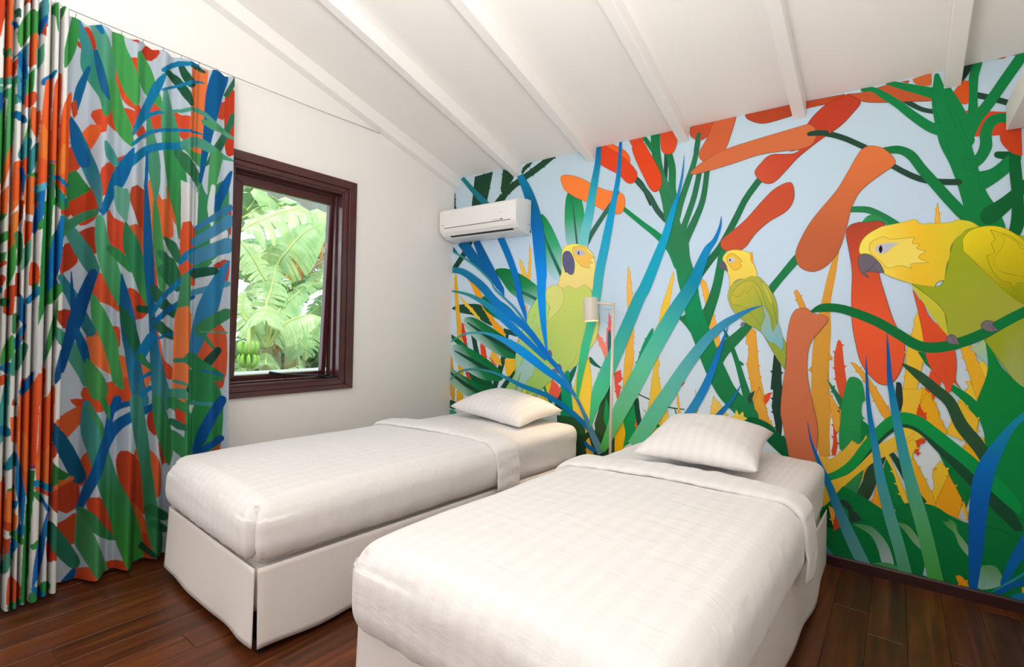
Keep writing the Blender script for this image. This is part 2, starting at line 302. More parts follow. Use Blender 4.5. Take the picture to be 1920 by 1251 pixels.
# ------------------------------------------------------------------ mural: printed wallpaper on the back wall
MURAL = '''b|hill_leaf|0|#0c6a3a||-24,309,1 624,323,0 1244,357,0 1754,415,0 2356,475,0 2702,455,1 2712,-148,1 1421,-802,0 26,-1281,1
s|stem|0|#24604f||1682,773,1685,781 1779,739,1783,747 1879,712,1882,721 1975,710,1976,717
b|stem|0|#24604f||1918,720,1 1935,675,1 1926,674,1 1913,715,1
s|stem|0|#1f6a5c||1309,973,1335,997 1352,943,1369,964 1401,928,1407,936
b|thorn_stalk|0|#f6b860>#fbb70a|1593,1541,1553,483|1592,1613,1 1609,1541,0 1627,1384,0 1632,1239,0 1644,1139,1 1637,1117,0 1644,984,1 1633,939,0 1630,805,0 1616,648,0 1595,489,0 1579,403,0 1512,392,0 1537,560,0 1568,800,0 1578,1003,1 1583,1025,0 1594,1239,0 1584,1497,0
b|thorn_stalk|0|#f5c545||1890,1562,1 1895,1528,0 1863,1305,0 1834,1134,0 1808,1025,0 1818,972,1 1808,939,0 1829,823,0 1873,673,0 1845,600,0 1752,523,0 1695,504,0 1748,707,0 1765,861,0 1781,992,0 1793,1219,1 1806,1251,0 1821,1354,1 1830,1370,0
b|thorn_stalk|0|#f0b23c||1928,823,1 1941,781,1 1949,708,1 1960,673,1 1939,670,1
b|thorn_stalk|0|#f0b23c||2042,842,1 2051,761,1 2056,669,1 2040,667,1
b|thorn_stalk|0|#ecc45c||2145,813,1 2194,756,0 2228,690,0 2135,679,0
b|thorn_stalk|0|#efb043||2052,1516,1 2092,1478,0 2119,1376,0 2145,1274,0 2168,1184,1 2177,1114,0 2159,1068,0 2137,1093,0 2106,1274,0
b|thorn_stalk|0|#e0a43c||2324,1217,1 2365,1200,0 2378,1102,1 2385,1026,0 2395,950,0 2412,875,1 2424,800,0 2438,735,0 2469,669,1 2448,675,0 2369,718,0 2348,889,0 2326,1003,1 2333,1101,0 2317,1129,1
s|outline|0|#7a5a20||2391,888,2393,887 2366,804,2368,804 2363,746,2365,746
s|outline|0|#7a5a20||2391,887,2393,888 2415,808,2416,809 2437,745,2439,745
b|thorn_stalk|0|#d89a3c||2555,1415,1 2564,1426,0 2577,1414,0 2614,1326,0 2586,1324,0
s|thorn_stalk|0|#d49a3a||2745,1629,2759,1624 2711,1509,2745,1499 2683,1357,2725,1349 2659,1222,2729,1215 2645,1076,2725,1074 2644,909,2724,917 2651,781,2734,795 2667,660,2731,674 2689,540,2737,555
b|thorn_stalk|0|#d49a3a||2719,1094,1 2739,1067,1 2719,1054,1
b|thorn_stalk|0|#d49a3a||2644,1018,1 2630,998,1 2647,982,1
b|thorn_stalk|0|#e0a33a||2719,1001,1 2720,947,0 2739,907,1 2723,899,0 2747,848,0 2792,773,0 2778,728,0 2771,853,0 2788,790,0 2760,666,0 2746,729,0 2726,848,0
b|red_frond|0|#d9532e||2744,1051,0 2753,1131,0 2763,1162,0 2777,1141,0 2789,1036,0 2802,923,0 2794,827,0 2760,920,0
b|red_frond|0|#d04a28||2746,725,1 2760,676,0 2767,621,0 2759,560,1 2740,580,0 2747,628,0
b|thorn_stalk|0|#e8a630||2815,1048,1 2842,1039,0 2903,958,0 2959,861,0 2987,797,0 2950,792,0 2882,943,0
b|red_frond|0|#d4481f||2117,1132,1 2137,1113,1 2145,1083,1 2132,1074,1
b|red_frond|0|#e85535||1940,838,1 1954,871,1 1980,880,1 1962,856,1
b|red_frond|0|#e2502f||2415,837,1 2436,856,0 2451,858,0 2445,821,0 2424,789,1
b|yellow_spike|0|#f0b43a||791,1823,1 807,1742,0 806,1545,0 780,1551,0 789,1696,0
b|yellow_spike|0|#ecc048||700,1723,1 731,1680,0 787,1546,0 742,1572,0 710,1652,0
b|yellow_spike|0|#f0b23a||3146,1822,1 3152,1773,0 3155,1720,0 3138,1722,0 3141,1783,0
b|dark_trunk|0|#213f33||2462,1073,1 2497,1023,0 2504,921,0 2510,884,1 2505,809,0 2511,716,0 2504,594,0 2490,611,0 2468,730,0 2456,785,1 2462,870,0 2449,878,1
s|thorny_stem|0|#1f7a4c||2192,1205,2201,1209 2223,1121,2245,1131 2260,1014,2286,1025 2290,898,2324,912 2318,783,2363,800 2338,719,2373,732
b|thorny_stem|0|#1f7a4c||2287,1030,1 2310,1012,1 2290,1001,1
b|dark_frond|0|#2a5240||2323,780,1 2340,840,0 2371,864,1 2354,802,0 2342,743,0
b|red_frond|0|#f07472||1456,1316,1 1476,1253,0 1482,1177,0 1480,1064,0 1453,978,0 1410,899,0 1376,781,0 1346,682,0 1337,614,1 1354,779,0 1394,898,0 1439,996,0 1443,1195,1 1455,1224,0
b|red_frond|0|#f58a76||1377,1170,1 1426,1109,0 1459,1044,0 1450,978,0 1406,1061,0 1373,1127,1
b|teal_frond|0|#2c6c7c||1458,978,1 1454,1148,0 1464,1193,0 1478,1158,0 1484,1064,0 1478,979,0 1462,940,0
b|red_frond|0|#e85a48||1507,901,1 1549,923,0 1562,863,0 1536,833,0 1556,816,0 1545,750,0 1535,712,1 1513,812,0
b|yellow_spike|0|#f8d044||1189,735,1 1215,836,0 1235,936,1 1295,969,0 1317,985,0 1332,893,0 1340,836,1 1339,681,0 1347,653,1 1321,583,0 1340,488,0 1320,389,1 1226,404,0 1210,559,0 1197,627,0
b|yellow_spike|0|#f3c338||1304,367,1 1337,382,1 1364,357,1 1310,349,1
b|red_frond|0|#e2573a||1209,623,1 1238,572,1 1248,534,1 1211,535,1
b|green_stalk|0|#0b9a6c||1082,745,1 1122,869,0 1156,896,0 1186,784,1 1179,764,0 1194,646,0 1203,543,0 1101,556,0 1104,656,0
b|dark_frond|0|#1c6a5a||1162,882,1 1218,935,0 1208,885,0 1170,803,0
b|dark_frond|0|#2a4a3c||1040,629,1 1090,746,0 1104,666,0 1100,606,0
b|red_frond|0|#f0604a||993,788,1 1023,821,1 1059,793,0 1093,756,0 1068,693,0 1002,692,0
b|yellow_spike|0|#f3d04c||903,687,1 946,702,0 991,644,0 923,648,0
s|green_stalk|0|#1f9050||934,769,955,778 971,700,995,711 1005,642,1025,652
b|yellow_spike|0|#f3c838||963,765,1 999,809,0 1011,789,0 989,726,0
b|dark_frond|0|#2a5038>#3a5028|1398,745,1407,374|1341,421,1 1372,493,0 1368,550,1 1390,620,0 1400,659,1 1440,768,0 1484,848,0 1486,659,0 1478,545,0 1449,376,0 1396,367,0
b|green_stalk|0|#189452||1449,731,1 1471,677,0 1478,564,0 1461,534,0 1438,597,0
b|green_stalk|0|#149650||1579,419,1 1595,511,0 1581,599,0 1621,671,0 1650,724,0 1663,653,0 1676,578,0 1667,488,0 1620,448,0
b|dark_frond|0|#1f4a3a||1649,729,1 1678,754,0 1689,690,1 1707,604,0 1722,589,1 1677,545,0 1667,610,0
b|green_stalk|0|#1f9a5e||1705,691,1 1749,664,0 1726,672,0 1772,634,0
b|red_frond|0|#f0602c||1664,620,1 1683,546,0 1669,527,0
b|red_frond|0|#f0602c||1694,580,1 1738,657,0 1733,618,0
b|green_stalk|0|#149650||1790,609,1 1834,593,0 1818,565,0
b|yellow_spike|0|#f2c650||1830,625,1 1844,664,0 1868,694,0 1880,653,0 1845,600,0
b|yellow_spike|0|#f5a91e||1752,528,1 1790,593,0 1808,547,0
b|thorny_stem|0|#12976a>#1fa070|1763,1208,1652,896|1763,1206,0 1772,1186,0 1745,1109,0 1724,1021,0 1691,954,0 1652,885,0 1639,917,0 1670,1002,1 1678,1030,0 1696,1086,1 1711,1119,0 1743,1180,0
b|thorny_stem|0|#1f5a50||1605,848,1 1620,838,1 1630,805,1 1618,810,1
b|dark_frond|0|#2a5a38||1065,571,1 1238,572,1 1296,502,1 1309,416,1 1082,382,1
b|dark_frond|0|#24452c||1286,461,1 1350,509,1 1457,467,1 1519,476,1 1527,104,1 1115,16,1 1162,444,1
b|yellow_spike|0|#f3b838||1308,426,1 1330,448,1 1376,311,1 1312,291,1
b|dark_frond|0|#1d4a38||-4,1343,1 33,1361,0 121,1378,0 307,1375,0 368,1318,0 429,1245,0 466,1198,0 371,1228,0 249,1284,0 107,1307,0
s|dark_frond|0|#1f4838||223,1131,268,1138 254,1010,305,1019 275,910,335,917 292,752,343,757
s|dark_frond|0|#1f5040||553,1151,565,1187 691,1123,702,1156
s|dark_frond|0|#1f4a38||588,1150,615,1147 573,1084,606,1081 541,953,590,947 499,842,553,833 449,693,498,686
b|dark_frond|0|#184a38||517,682,1 584,776,0 690,892,1 678,837,0 572,698,0
b|red_frond|0|#d83a20||117,1208,0 131,1223,0 148,1185,0 186,1046,0 203,1000,1 171,1034,0 130,1091,0
b|red_frond|0|#e04a24||328,1062,1 376,1041,0 397,924,0 342,944,0
b|red_frond|0|#d83a20||169,842,1 193,814,0 245,760,0 195,766,0
b|red_frond|0|#e04a24||423,959,1 467,922,0 511,892,1 460,905,0
b|yellow_spike|0|#e5ad25||37,1652,1 58,1548,0 63,1472,0 81,1372,0 110,1207,0 145,858,0 146,584,0 82,571,0 91,901,0 41,1373,0 22,1563,0
b|yellow_spike|0|#d8a030||-4,967,1 23,897,0 55,663,0 50,556,0 7,635,0
b|yellow_spike|0|#f0a21a||179,1576,1 261,1531,0 324,1465,0 303,1495,0 396,1357,0 472,1245,0 544,1191,0 581,1137,1 560,1125,0 489,1157,0 414,1256,0 290,1416,0 210,1539,0
b|yellow_spike|0|#f3c53a||87,1449,1 160,1395,0 240,1336,0 329,1247,0 280,1267,0 209,1324,0 137,1383,0
b|yellow_spike|0|#f0b430||447,1008,1 508,969,0 553,894,0 496,913,0 445,943,0
b|yellow_spike|0|#f6b92c||579,945,1 695,959,0 690,892,0 631,814,1 596,842,0
b|yellow_spike|0|#f0b030||685,1064,1 717,1129,0 711,1086,0 693,1043,0
b|yellow_spike|0|#f0b860||763,1365,1 786,1359,1 778,1301,1
b|red_frond|0|#e04a24||637,1105,1 671,1079,1 631,1084,1
s|thorny_stem|0|#1a7040||-18,1107,2,1126 65,1048,100,1083 166,1002,193,1031
b|green_stalk|0|#0d5c34||153,870,1 263,819,0 384,771,0 457,760,0 446,664,0 327,676,0
b|dark_trunk|0|#1d4430||227,2425,1 419,2434,1 358,2177,1 199,2181,1
s|dark_trunk|0|#20452f||171,1909,222,1885 86,1794,137,1769 -26,1672,22,1646
b|dark_trunk|0|#20452f||521,2434,1 578,2407,0 630,2349,1 591,2305,1 691,2349,0 774,2383,0 911,2440,0 1011,2440,1 856,2360,0 699,2294,0 583,2227,0 509,2157,0 431,2167,0 469,2213,0 519,2249,1 504,2278,0
b|dark_trunk|0|#20452f||703,2356,1 711,2412,1 749,2436,1 808,2437,1 738,2388,1
b|dark_trunk|0|#1d4430||-5,2325,1 11,2320,1 18,2210,1 38,2181,1 -1,2182,1
s|teal_frond|0|#1c7478>#1f6f88||72,2429,105,2445 175,2320,214,2340 258,2236,303,2263 355,2148,401,2179
s|dark_frond|0|#20483a||1608,2187,1629,2204 1660,2131,1686,2143 1730,1989,1760,2000
b|banana_leaf|0|#0b7038>#1f8a50>#9ccccc|600,1648,659,1310|466,1643,0 549,1655,0 650,1629,0 772,1571,0 885,1495,0 895,1467,0 887,1400,0 848,1351,0 729,1399,0 620,1462,0 534,1555,0
s|leaf_vein|0|#2b6b5a||485,1607,487,1610 585,1545,594,1554 666,1475,681,1493 775,1434,787,1454 881,1386,893,1407
b|banana_leaf|0|#0a7c40>#2f9a64>#8cc4cc|1168,2179,1177,1788|1162,2184,0 1204,2160,0 1237,2079,0 1256,1978,0 1247,1881,0 1229,1775,0 1125,1793,0 1101,1896,0 1095,2007,0 1101,2116,0 1124,2172,0
s|leaf_vein|0|#2c6a58||1146,2160,1149,2160 1164,2016,1175,2016 1183,1869,1198,1869 1196,1777,1212,1777
b|banana_leaf|0|#0d8042>#3aa474>#a6d2e2|922,2027,1023,1546|890,2031,0 934,2007,0 992,1925,0 1049,1818,0 1095,1713,0 1092,1621,0 1067,1558,0 1034,1544,0 990,1571,0 955,1629,0 936,1724,0 915,1886,0
s|leaf_vein|0|#2c6a58||915,1884,925,1887 963,1765,984,1771 1019,1657,1044,1666 1070,1562,1095,1571
b|banana_leaf|0|#0c7038>#1f8450>#9ac4c4|524,1422,681,1215|332,1424,0 379,1439,0 481,1418,0 623,1344,0 741,1231,0 735,1194,0 681,1202,0 571,1233,0 457,1276,0 352,1346,0
s|leaf_vein|0|#2c6a58||410,1355,412,1359 564,1282,575,1297 728,1201,741,1219
b|banana_leaf|0|#0b6a36>#1a7a48>#a8d0c8|488,1179,362,1030|141,1249,0 179,1272,0 265,1264,0 401,1209,0 546,1136,0 658,1074,0 694,1021,0 688,965,0 648,954,0 537,970,0 376,1039,0 238,1117,0 158,1196,0
s|leaf_vein|0|#1c4a3a||177,1224,184,1232 364,1120,383,1143 553,1035,572,1062 682,983,698,1005
b|banana_leaf|0|#0b7038>#188048>#b0d4d8|364,962,217,816|8,1013,0 51,1041,0 163,1031,0 334,969,0 482,893,0 563,829,0 556,782,0 471,767,0 339,777,0 169,836,0 47,911,0
s|leaf_vein|0|#1c4a3a||42,983,48,992 250,897,269,924 432,828,449,853 545,803,551,813
b|banana_leaf|0|#0a6434>#157842>#a0c8b4|325,767,176,616|-5,851,1 91,807,0 249,758,0 401,711,0 455,682,0 446,662,0 373,644,0 284,613,0 144,636,0 0,712,1
s|leaf_vein|0|#1c4a3a||-4,795,8,807 161,703,185,732 350,645,366,668
b|banana_leaf|0|#0c5c34||1,575,1 99,555,0 147,531,0 68,499,0 3,503,1
b|banana_leaf|0|#4a9a80||3,492,1 52,491,0 86,460,0 5,438,1
s|tree_branch|0|#17703e>#1f7a48||1663,2444,1688,2455 1712,2368,1739,2379 1755,2297,1774,2304
s|tree_branch|0|#20483a||1819,2312,1843,2307 1818,2236,1844,2231 1818,2140,1840,2135
s|tree_branch|0|#2c5848||1605,2180,1629,2196 1704,2059,1733,2075 1762,1953,1793,1969 1821,1880,1847,1899
s|tree_branch|0|#14854e>#1c8a58||1540,1985,1559,2005 1666,1873,1687,1897 1767,1784,1795,1812 1849,1690,1892,1719 1894,1589,1958,1621
s|tree_branch|0|#0f6e3c>#2c7a50||1725,2458,1786,2447 1735,2336,1793,2330 1760,2196,1818,2200 1792,2066,1868,2079
s|tree_branch|0|#0f6e3c>#2c7a50||1824,2311,1866,2312 1848,2207,1893,2204 1850,2079,1897,2074 1855,1949,1919,1946
s|tree_branch|0|#226848>#2c7a50||2019,2381,2044,2371 1994,2240,2024,2227 1951,2113,1985,2096 1910,1992,1947,1976 1888,1910,1930,1895
s|tree_branch|0|#226848>#2c7a50||2024,2161,2054,2150 1995,2021,2027,2008 1956,1903,1989,1887 1924,1823,1962,1805
s|tree_branch|0|#226848>#2c7a50||2069,2163,2099,2153 2046,1993,2079,1980 1995,1869,2033,1848 1940,1773,1989,1746 1900,1706,1969,1672
s|tree_branch|0|#1f7448>#1d7a4a||2184,983,2117,1022 2225,1062,2169,1109 2316,1174,2278,1210 2375,1263,2342,1287 2451,1405,2418,1431 2507,1487,2478,1515 2576,1574,2546,1606 2601,1606,2577,1634
s|tree_branch|0|#1f7448>#1d7a4a||2109,1208,2035,1238 2148,1334,2091,1356 2177,1448,2126,1463 2194,1560,2147,1571 2200,1653,2162,1666 2219,1699,2189,1717
s|tree_branch|0|#1f6a44||2353,2059,2381,2034 2287,1965,2316,1943 2232,1853,2264,1832 2155,1707,2187,1684 2093,1628,2126,1600 2032,1551,2070,1521 1976,1484,2027,1447
b|tree_branch|0|#1c7a48||1914,1284,1 1954,1284,0 1979,1305,1 1996,1232,0 2029,1150,0 1976,1222,0
s|tree_trunk|0|#2c7a50>#2c7a50>#0a8c58>#1b7c48>#1b7c48||1771,2134,1832,2149 1808,2010,1898,2021 1836,1847,1930,1857 1856,1721,1979,1743 1898,1616,1995,1634 1925,1486,2035,1508 1960,1368,2056,1387 1978,1258,2083,1290 2027,1130,2130,1173 2075,1007,2175,1055 2122,904,2219,963 2184,803,2265,873 2260,729,2331,805 2305,675,2379,753
s|tree_branch|0|#0b6038||2289,666,2288,691 2345,658,2358,715 2403,624,2442,691 2451,576,2498,641 2527,511,2574,581
b|tree_branch|0|#0b6038||2492,592,1 2520,638,1 2550,560,1 2493,550,1
s|outline|0|#1a5a36||2150,1002,2151,1003 2166,960,2166,962 2199,1005,2198,1006
s|outline|0|#1a5a36||2066,1254,2068,1253 2061,1222,2062,1223 2097,1177,2099,1178
s|outline|0|#1f6040||1829,2072,1831,2073 1863,2014,1865,2015 1891,1973,1893,1974
b|yellow_flower|0|#f2cc50||2247,678,1 2251,708,0 2268,715,1 2274,745,0 2290,716,1 2310,738,0 2315,711,1 2333,704,0 2307,686,0
s|vine|0|#1f4436||2844,2431,2846,2448 2952,2382,2955,2394 3029,2310,3037,2330 3081,2267,3086,2287 3135,2242,3137,2263
s|vine|0|#20402f||3279,2280,3283,2306 3326,2254,3331,2279 3378,2221,3382,2246
b|vine|0|#20442f||3231,2443,1 3266,2448,1 3262,2426,1 3223,2363,1
b|pod|0|#b5401e||3332,2443,1 3375,2443,1 3364,2436,1
b|vine|0|#1f3a2f||3375,2444,1 3428,2447,1 3417,2436,1
b|pod|1|#b04422||2515,2442,1 2767,2434,1 2771,2412,0 2724,2402,0 2595,2402,0 2516,2382,1
b|pod|1|#b5522c||2781,2428,0 2838,2423,0 2947,2434,1 3019,2393,0 3076,2351,0 3117,2323,0 3114,2311,0 3020,2331,0 2928,2350,0 2846,2377,0
b|pod|0|#c05f30||3044,2434,1 3115,2446,1 3113,2389,0 3082,2392,0 3054,2410,0
b|pod|0|#b8401e||2999,2435,1 3034,2431,1 3028,2418,1
b|pod|0|#c8501a||3194,2326,0 3212,2356,0 3226,2375,1 3250,2369,1 3249,2273,0 3224,2268,0 3204,2288,0
b|pod|0|#c83f1e||3219,2228,1 3251,2231,0 3378,2193,1 3379,2092,1 3272,2107,1 3252,2165,0
s|tree_branch|0|#087a3e||2845,2427,2844,2440 2884,2414,2888,2438 2920,2376,2934,2404 2979,2313,2997,2342 3042,2234,3063,2267 3108,2163,3124,2205 3165,2127,3175,2177
s|tree_branch|0|#087a3e||2945,2435,2948,2455 3009,2390,3015,2423 3060,2358,3067,2398 3127,2313,3136,2364
s|tree_branch|0|#087a3e||3271,2479,3298,2460 3259,2433,3288,2413 3248,2383,3280,2369 3249,2289,3279,2280 3244,2218,3280,2199 3221,2151,3265,2121
s|tree_branch|0|#087a3e||3423,2483,3452,2449 3400,2436,3429,2401 3356,2360,3385,2325 3303,2267,3332,2230 3257,2201,3291,2164 3226,2131,3267,2094
s|tree_trunk|0|#087a3e||3125,2428,3143,2426 3117,2316,3177,2314 3129,2209,3197,2223 3149,2097,3245,2133 3184,2002,3270,2030 3211,1908,3292,1931 3234,1808,3317,1841 3254,1711,3354,1764 3284,1640,3376,1694
s|tree_trunk|0|#087a3e||3157,2348,3184,2356 3171,2264,3220,2278 3190,2164,3255,2179 3211,2085,3271,2096
s|tree_branch|0|#087a3e||3384,2184,3383,2143 3351,2194,3357,2150 3311,2180,3338,2140 3289,2124,3328,2105 3289,2065,3329,2043 3274,2021,3301,1982 3242,2005,3260,1957
s|tree_branch|0|#05552a||3350,1993,3352,2023 3387,1975,3390,2015
s|tree_branch|0|#087a3e||3385,2004,3413,1950 3331,1952,3357,1895 3289,1944,3316,1864
s|tree_branch|0|#05602e||3384,2015,3418,2012 3388,1918,3427,1915 3397,1807,3434,1804 3394,1702,3437,1689 3383,1641,3418,1621
s|tree_branch|0|#05602e||3428,1879,3451,1841 3368,1817,3398,1766 3311,1778,3348,1707
s|outline|0|#0a5a30||3112,2411,3113,2411 3132,2263,3133,2263 3164,2145,3165,2146 3189,2031,3190,2031 3219,2002,3219,2003 3248,2035,3247,2036 3236,2084,3235,2084 3194,2210,3193,2209 3165,2334,3164,2334
s|outline|0|#0a5a30||3128,2200,3127,2202 3146,2200,3146,2202 3161,2185,3161,2186
s|outline|0|#0a5a30||3248,2193,3249,2192 3225,2183,3226,2182 3234,2130,3235,2131 3267,2062,3267,2063
s|outline|0|#0a5a30||3282,1999,3282,1998 3242,2007,3242,2005 3231,1977,3232,1977 3254,1953,3254,1955 3291,1970,3290,1971
s|outline|0|#0a5a30||3293,1944,3294,1943 3284,1915,3285,1915 3294,1863,3295,1864 3311,1849,3312,1850
s|outline|0|#0a5a30||3348,1789,3348,1788 3315,1767,3316,1766 3324,1705,3325,1706 3346,1687,3347,1689
s|vine|0|#1f4232||2613,2251,2612,2276 2688,2232,2690,2261 2766,2192,2774,2218 2859,2124,2868,2149
s|vine|0|#1f4232||2967,2015,2977,2038 3046,1950,3055,1975 3118,1913,3120,1941 3217,1893,3218,1921
s|tree_branch|0|#0a7038>#087a3e||2943,2090,2940,2124 2992,2082,2997,2120 3031,2049,3054,2081 3073,1973,3102,2000 3123,1892,3152,1922 3178,1804,3207,1837 3226,1734,3253,1772 3275,1682,3296,1715
b|pod|0|#c04018||3355,2082,0 3363,2121,0 3389,2140,1 3422,2137,1 3427,1988,1 3396,2007,0 3369,2042,0
s|vine|0|#1f7a48||2801,1818,2801,1847 2872,1806,2877,1837 2930,1765,2943,1796 2989,1714,3004,1744
b|vine|0|#2a8a50||2852,1761,1 2875,1790,0 2906,1791,0 2943,1763,0 2957,1737,0
b|pod|1|#e06028||1396,2442,1 1459,2443,1 1547,2381,0 1582,2335,0 1585,2295,0 1523,2334,0 1435,2397,0
b|pod|1|#d4421e||1357,2442,1 1402,2441,1 1498,2373,0 1579,2299,0 1636,2224,0 1635,2177,0 1606,2154,0 1564,2169,0 1514,2224,0 1425,2283,0 1367,2334,0
b|pod|1|#c84a28||1579,2446,1 1676,2445,1 1674,2408,0 1636,2408,0 1600,2405,0
b|pod|1|#d4441c||1603,2398,0 1635,2423,0 1679,2407,0 1724,2330,0 1777,2233,0 1804,2163,0 1803,2104,0 1769,2075,0 1732,2098,0 1693,2170,0 1645,2267,0 1610,2352,0
b|pod|1|#d04a24||1789,2441,1 1868,2445,1 1898,2381,0 1885,2318,0 1858,2298,0 1820,2309,0 1797,2348,0
b|pod|1|#b84a2a||1980,2446,1 2125,2446,1 2090,2372,0 2047,2346,0 2004,2363,0 1978,2396,0
b|pod|1|#c05c35||2118,2443,1 2244,2447,1 2216,2345,0 2175,2248,0 2088,2219,0 2050,2224,0 2034,2270,0 2075,2344,0
s|tree_branch|0|#226848||2019,2388,2043,2377 2012,2360,2038,2350 2002,2289,2030,2279
b|pod|1|#b23a22>#c04e32|2619,2230,2371,2051|2348,2103,0 2367,2059,0 2407,2028,0 2454,2033,0 2521,2101,0 2568,2149,0 2659,2215,0 2748,2269,0 2804,2325,0 2837,2378,0 2781,2430,1 2686,2399,0 2604,2316,0 2564,2177,0 2430,2184,0 2378,2146,0
b|pod|1|#c4683e||1981,2153,1 2038,2202,0 2174,2258,0 2322,2283,0 2495,2303,0 2601,2315,0 2604,2318,0 2639,2286,0 2644,2241,0 2618,2197,0 2519,2183,0 2539,2189,0 2377,2196,0 2233,2172,0 2099,2153,0 2019,2145,0
s|vine|0|#1f4232||2616,2248,2613,2272 2644,2244,2643,2273 2689,2234,2689,2264
b|pod|1|#a84022||2293,2431,0 2319,2446,0 2522,2441,1 2544,2381,1 2452,2370,0 2383,2370,0 2325,2397,0
b|pod|1|#bc4a2e>#c25434|2526,1998,2214,1677|2170,1711,0 2184,1740,0 2295,1828,0 2382,1924,0 2450,1990,0 2517,2016,0 2542,1991,0 2545,1920,0 2511,1860,0 2428,1813,0 2359,1753,0 2306,1680,0 2261,1660,0 2214,1661,0 2181,1680,0
b|pod|1|#d4703c>#b8603a|2891,2129,2683,1688|2884,2143,0 2938,2116,0 2980,2058,0 2976,2026,0 2933,1995,0 2876,1952,0 2835,1907,0 2810,1847,0 2802,1816,0 2783,1721,0 2755,1622,0 2704,1550,0 2647,1522,0 2595,1538,0 2566,1578,0 2561,1637,0 2596,1730,0 2646,1816,0 2738,1934,0 2788,2025,0 2825,2100,0 2849,2133,0
b|pod|1|#ee7d38||1055,2275,0 1075,2295,0 1144,2283,0 1228,2247,0 1349,2172,0 1437,2131,0 1522,2105,0 1554,2071,0 1558,2011,0 1534,1967,0 1497,1967,0 1431,1988,0 1343,2039,0 1252,2086,0 1179,2123,0 1094,2186,0 1065,2241,0
s|vine|0|#3a7064>#2c6050||1514,2116,1519,2113 1454,2054,1481,2034 1379,1963,1407,1944 1292,1849,1324,1830 1275,1803,1303,1791
b|parrot_tail|0|#b8c048||2435,1138,1 2479,1097,0 2522,1136,1 2522,1071,0 2518,995,1 2475,1059,0
b|parrot_body|1|#b0b448>#8fa43c|2247,1423,2481,1229|2219,1424,0 2237,1468,0 2292,1498,0 2347,1515,0 2390,1494,0 2434,1437,0 2465,1379,0 2477,1313,0 2482,1238,0 2503,1173,0 2522,1132,0 2522,1071,0 2517,994,1 2471,1064,0 2431,1138,0 2391,1199,0 2324,1241,0 2249,1312,0 2218,1384,0
b|parrot_wing|1|#c2b840>#8fa844|2247,1423,2411,1275|2233,1404,0 2274,1462,0 2328,1487,0 2364,1470,0 2396,1419,0 2419,1342,0 2451,1276,0 2454,1198,1 2395,1232,0 2322,1324,0 2267,1349,1 2239,1352,0
b|parrot_tail|0|#9cb89c>#78b4c4|2393,1323,2499,1135|2399,1357,1 2437,1285,0 2456,1200,0 2480,1248,0 2507,1154,0 2504,1096,1 2465,1134,0 2441,1138,1 2395,1204,0 2411,1275,0
b|parrot_wing|0|#b8bc48||2388,1484,1 2425,1456,0 2452,1389,0 2453,1347,0 2427,1380,0
s|outline|0|#6a7030||2238,1407,2238,1409 2276,1394,2275,1396 2302,1430,2302,1432 2325,1415,2324,1417 2351,1453,2351,1455 2373,1410,2375,1410 2391,1371,2393,1371 2399,1333,2401,1333 2415,1275,2417,1276
s|outline|0|#6a7030||2394,1481,2395,1482 2434,1418,2436,1418 2461,1313,2463,1314 2475,1238,2477,1238
b|parrot_head|1|#f0d858>#e6c85a|2279,1662,2284,1417|2185,1631,0 2210,1660,0 2247,1668,0 2298,1657,0 2330,1641,0 2342,1599,0 2363,1550,0 2370,1511,0 2377,1504,1 2341,1510,0 2310,1497,1 2260,1492,0 2223,1443,1 2222,1508,0 2202,1558,0 2187,1599,0
b|parrot_crest|0|#e0a030||2332,1644,1 2343,1646,0 2348,1599,0 2346,1580,0 2335,1600,0
b|parrot_beak|0|#5c5a6c||2162,1581,1 2182,1610,0 2204,1583,0 2215,1540,1 2190,1557,0 2170,1570,0 2167,1550,1
b|parrot_face|1|#e6bc44||2204,1620,0 2219,1645,0 2243,1645,0 2276,1618,0 2292,1598,1 2276,1589,0 2290,1573,1 2270,1553,1 2244,1551,0 2216,1588,0
b|parrot_eye|0|#c0c4ce||2211,1613,0 2234,1624,0 2254,1613,0 2244,1600,0 2220,1599,0
b|parrot_pupil|0|#181820||2220,1611,0 2225,1617,0 2229,1610,0 2225,1601,0
b|parrot_foot|0|#77748a||2294,1251,1 2310,1246,0 2301,1221,0 2287,1231,0
b|parrot_body|1|#a0c868>#c8d870|795,898,1220,1320|1089,1482,0 1147,1495,0 1199,1467,1 1271,1501,0 1316,1470,0 1339,1411,0 1385,1300,1 1387,1223,0 1347,1088,0 1261,1016,0 1229,945,0 1151,896,0 1081,866,0 1023,821,0 927,741,0 866,668,0 775,685,0 696,688,0 573,687,1 639,780,0 684,848,0 688,978,0 724,1108,0 785,1290,0 859,1395,0 957,1476,0 1041,1504,0
b|parrot_wing|0|#d8dc78||1385,1300,1 1382,1175,0 1347,1088,0 1294,1037,1 1324,1145,0 1354,1223,0
b|parrot_wing|1|#b2d878>#a8cc9a|861,1322,743,895|804,1311,1 859,1395,0 933,1464,0 984,1372,0 975,1259,0 890,1186,0 790,1110,0 753,1002,0 742,938,0 705,839,1 685,892,0 690,999,0 724,1108,0
b|parrot_tail|0|#9cc8cc>#a8cca0|730,894,901,760|692,827,0 717,894,1 743,916,0 768,960,0 846,944,0 861,861,0 798,793,0 723,680,1 684,719,0
s|outline|0|#90a850||733,853,743,851 697,766,717,763 682,688,695,687
b|parrot_wing|1|#d6dc80||963,1484,0 1041,1508,0 1087,1477,0 1105,1421,0 1087,1351,0 1023,1285,0 987,1259,0 966,1213,1 980,1311,0 991,1341,0 944,1414,0
s|outline|0|#8aa050||786,1268,785,1270 861,1289,863,1291 837,1227,839,1227 888,1217,890,1217 813,1164,815,1163
s|outline|0|#8aa050||871,1415,871,1417 959,1413,959,1415
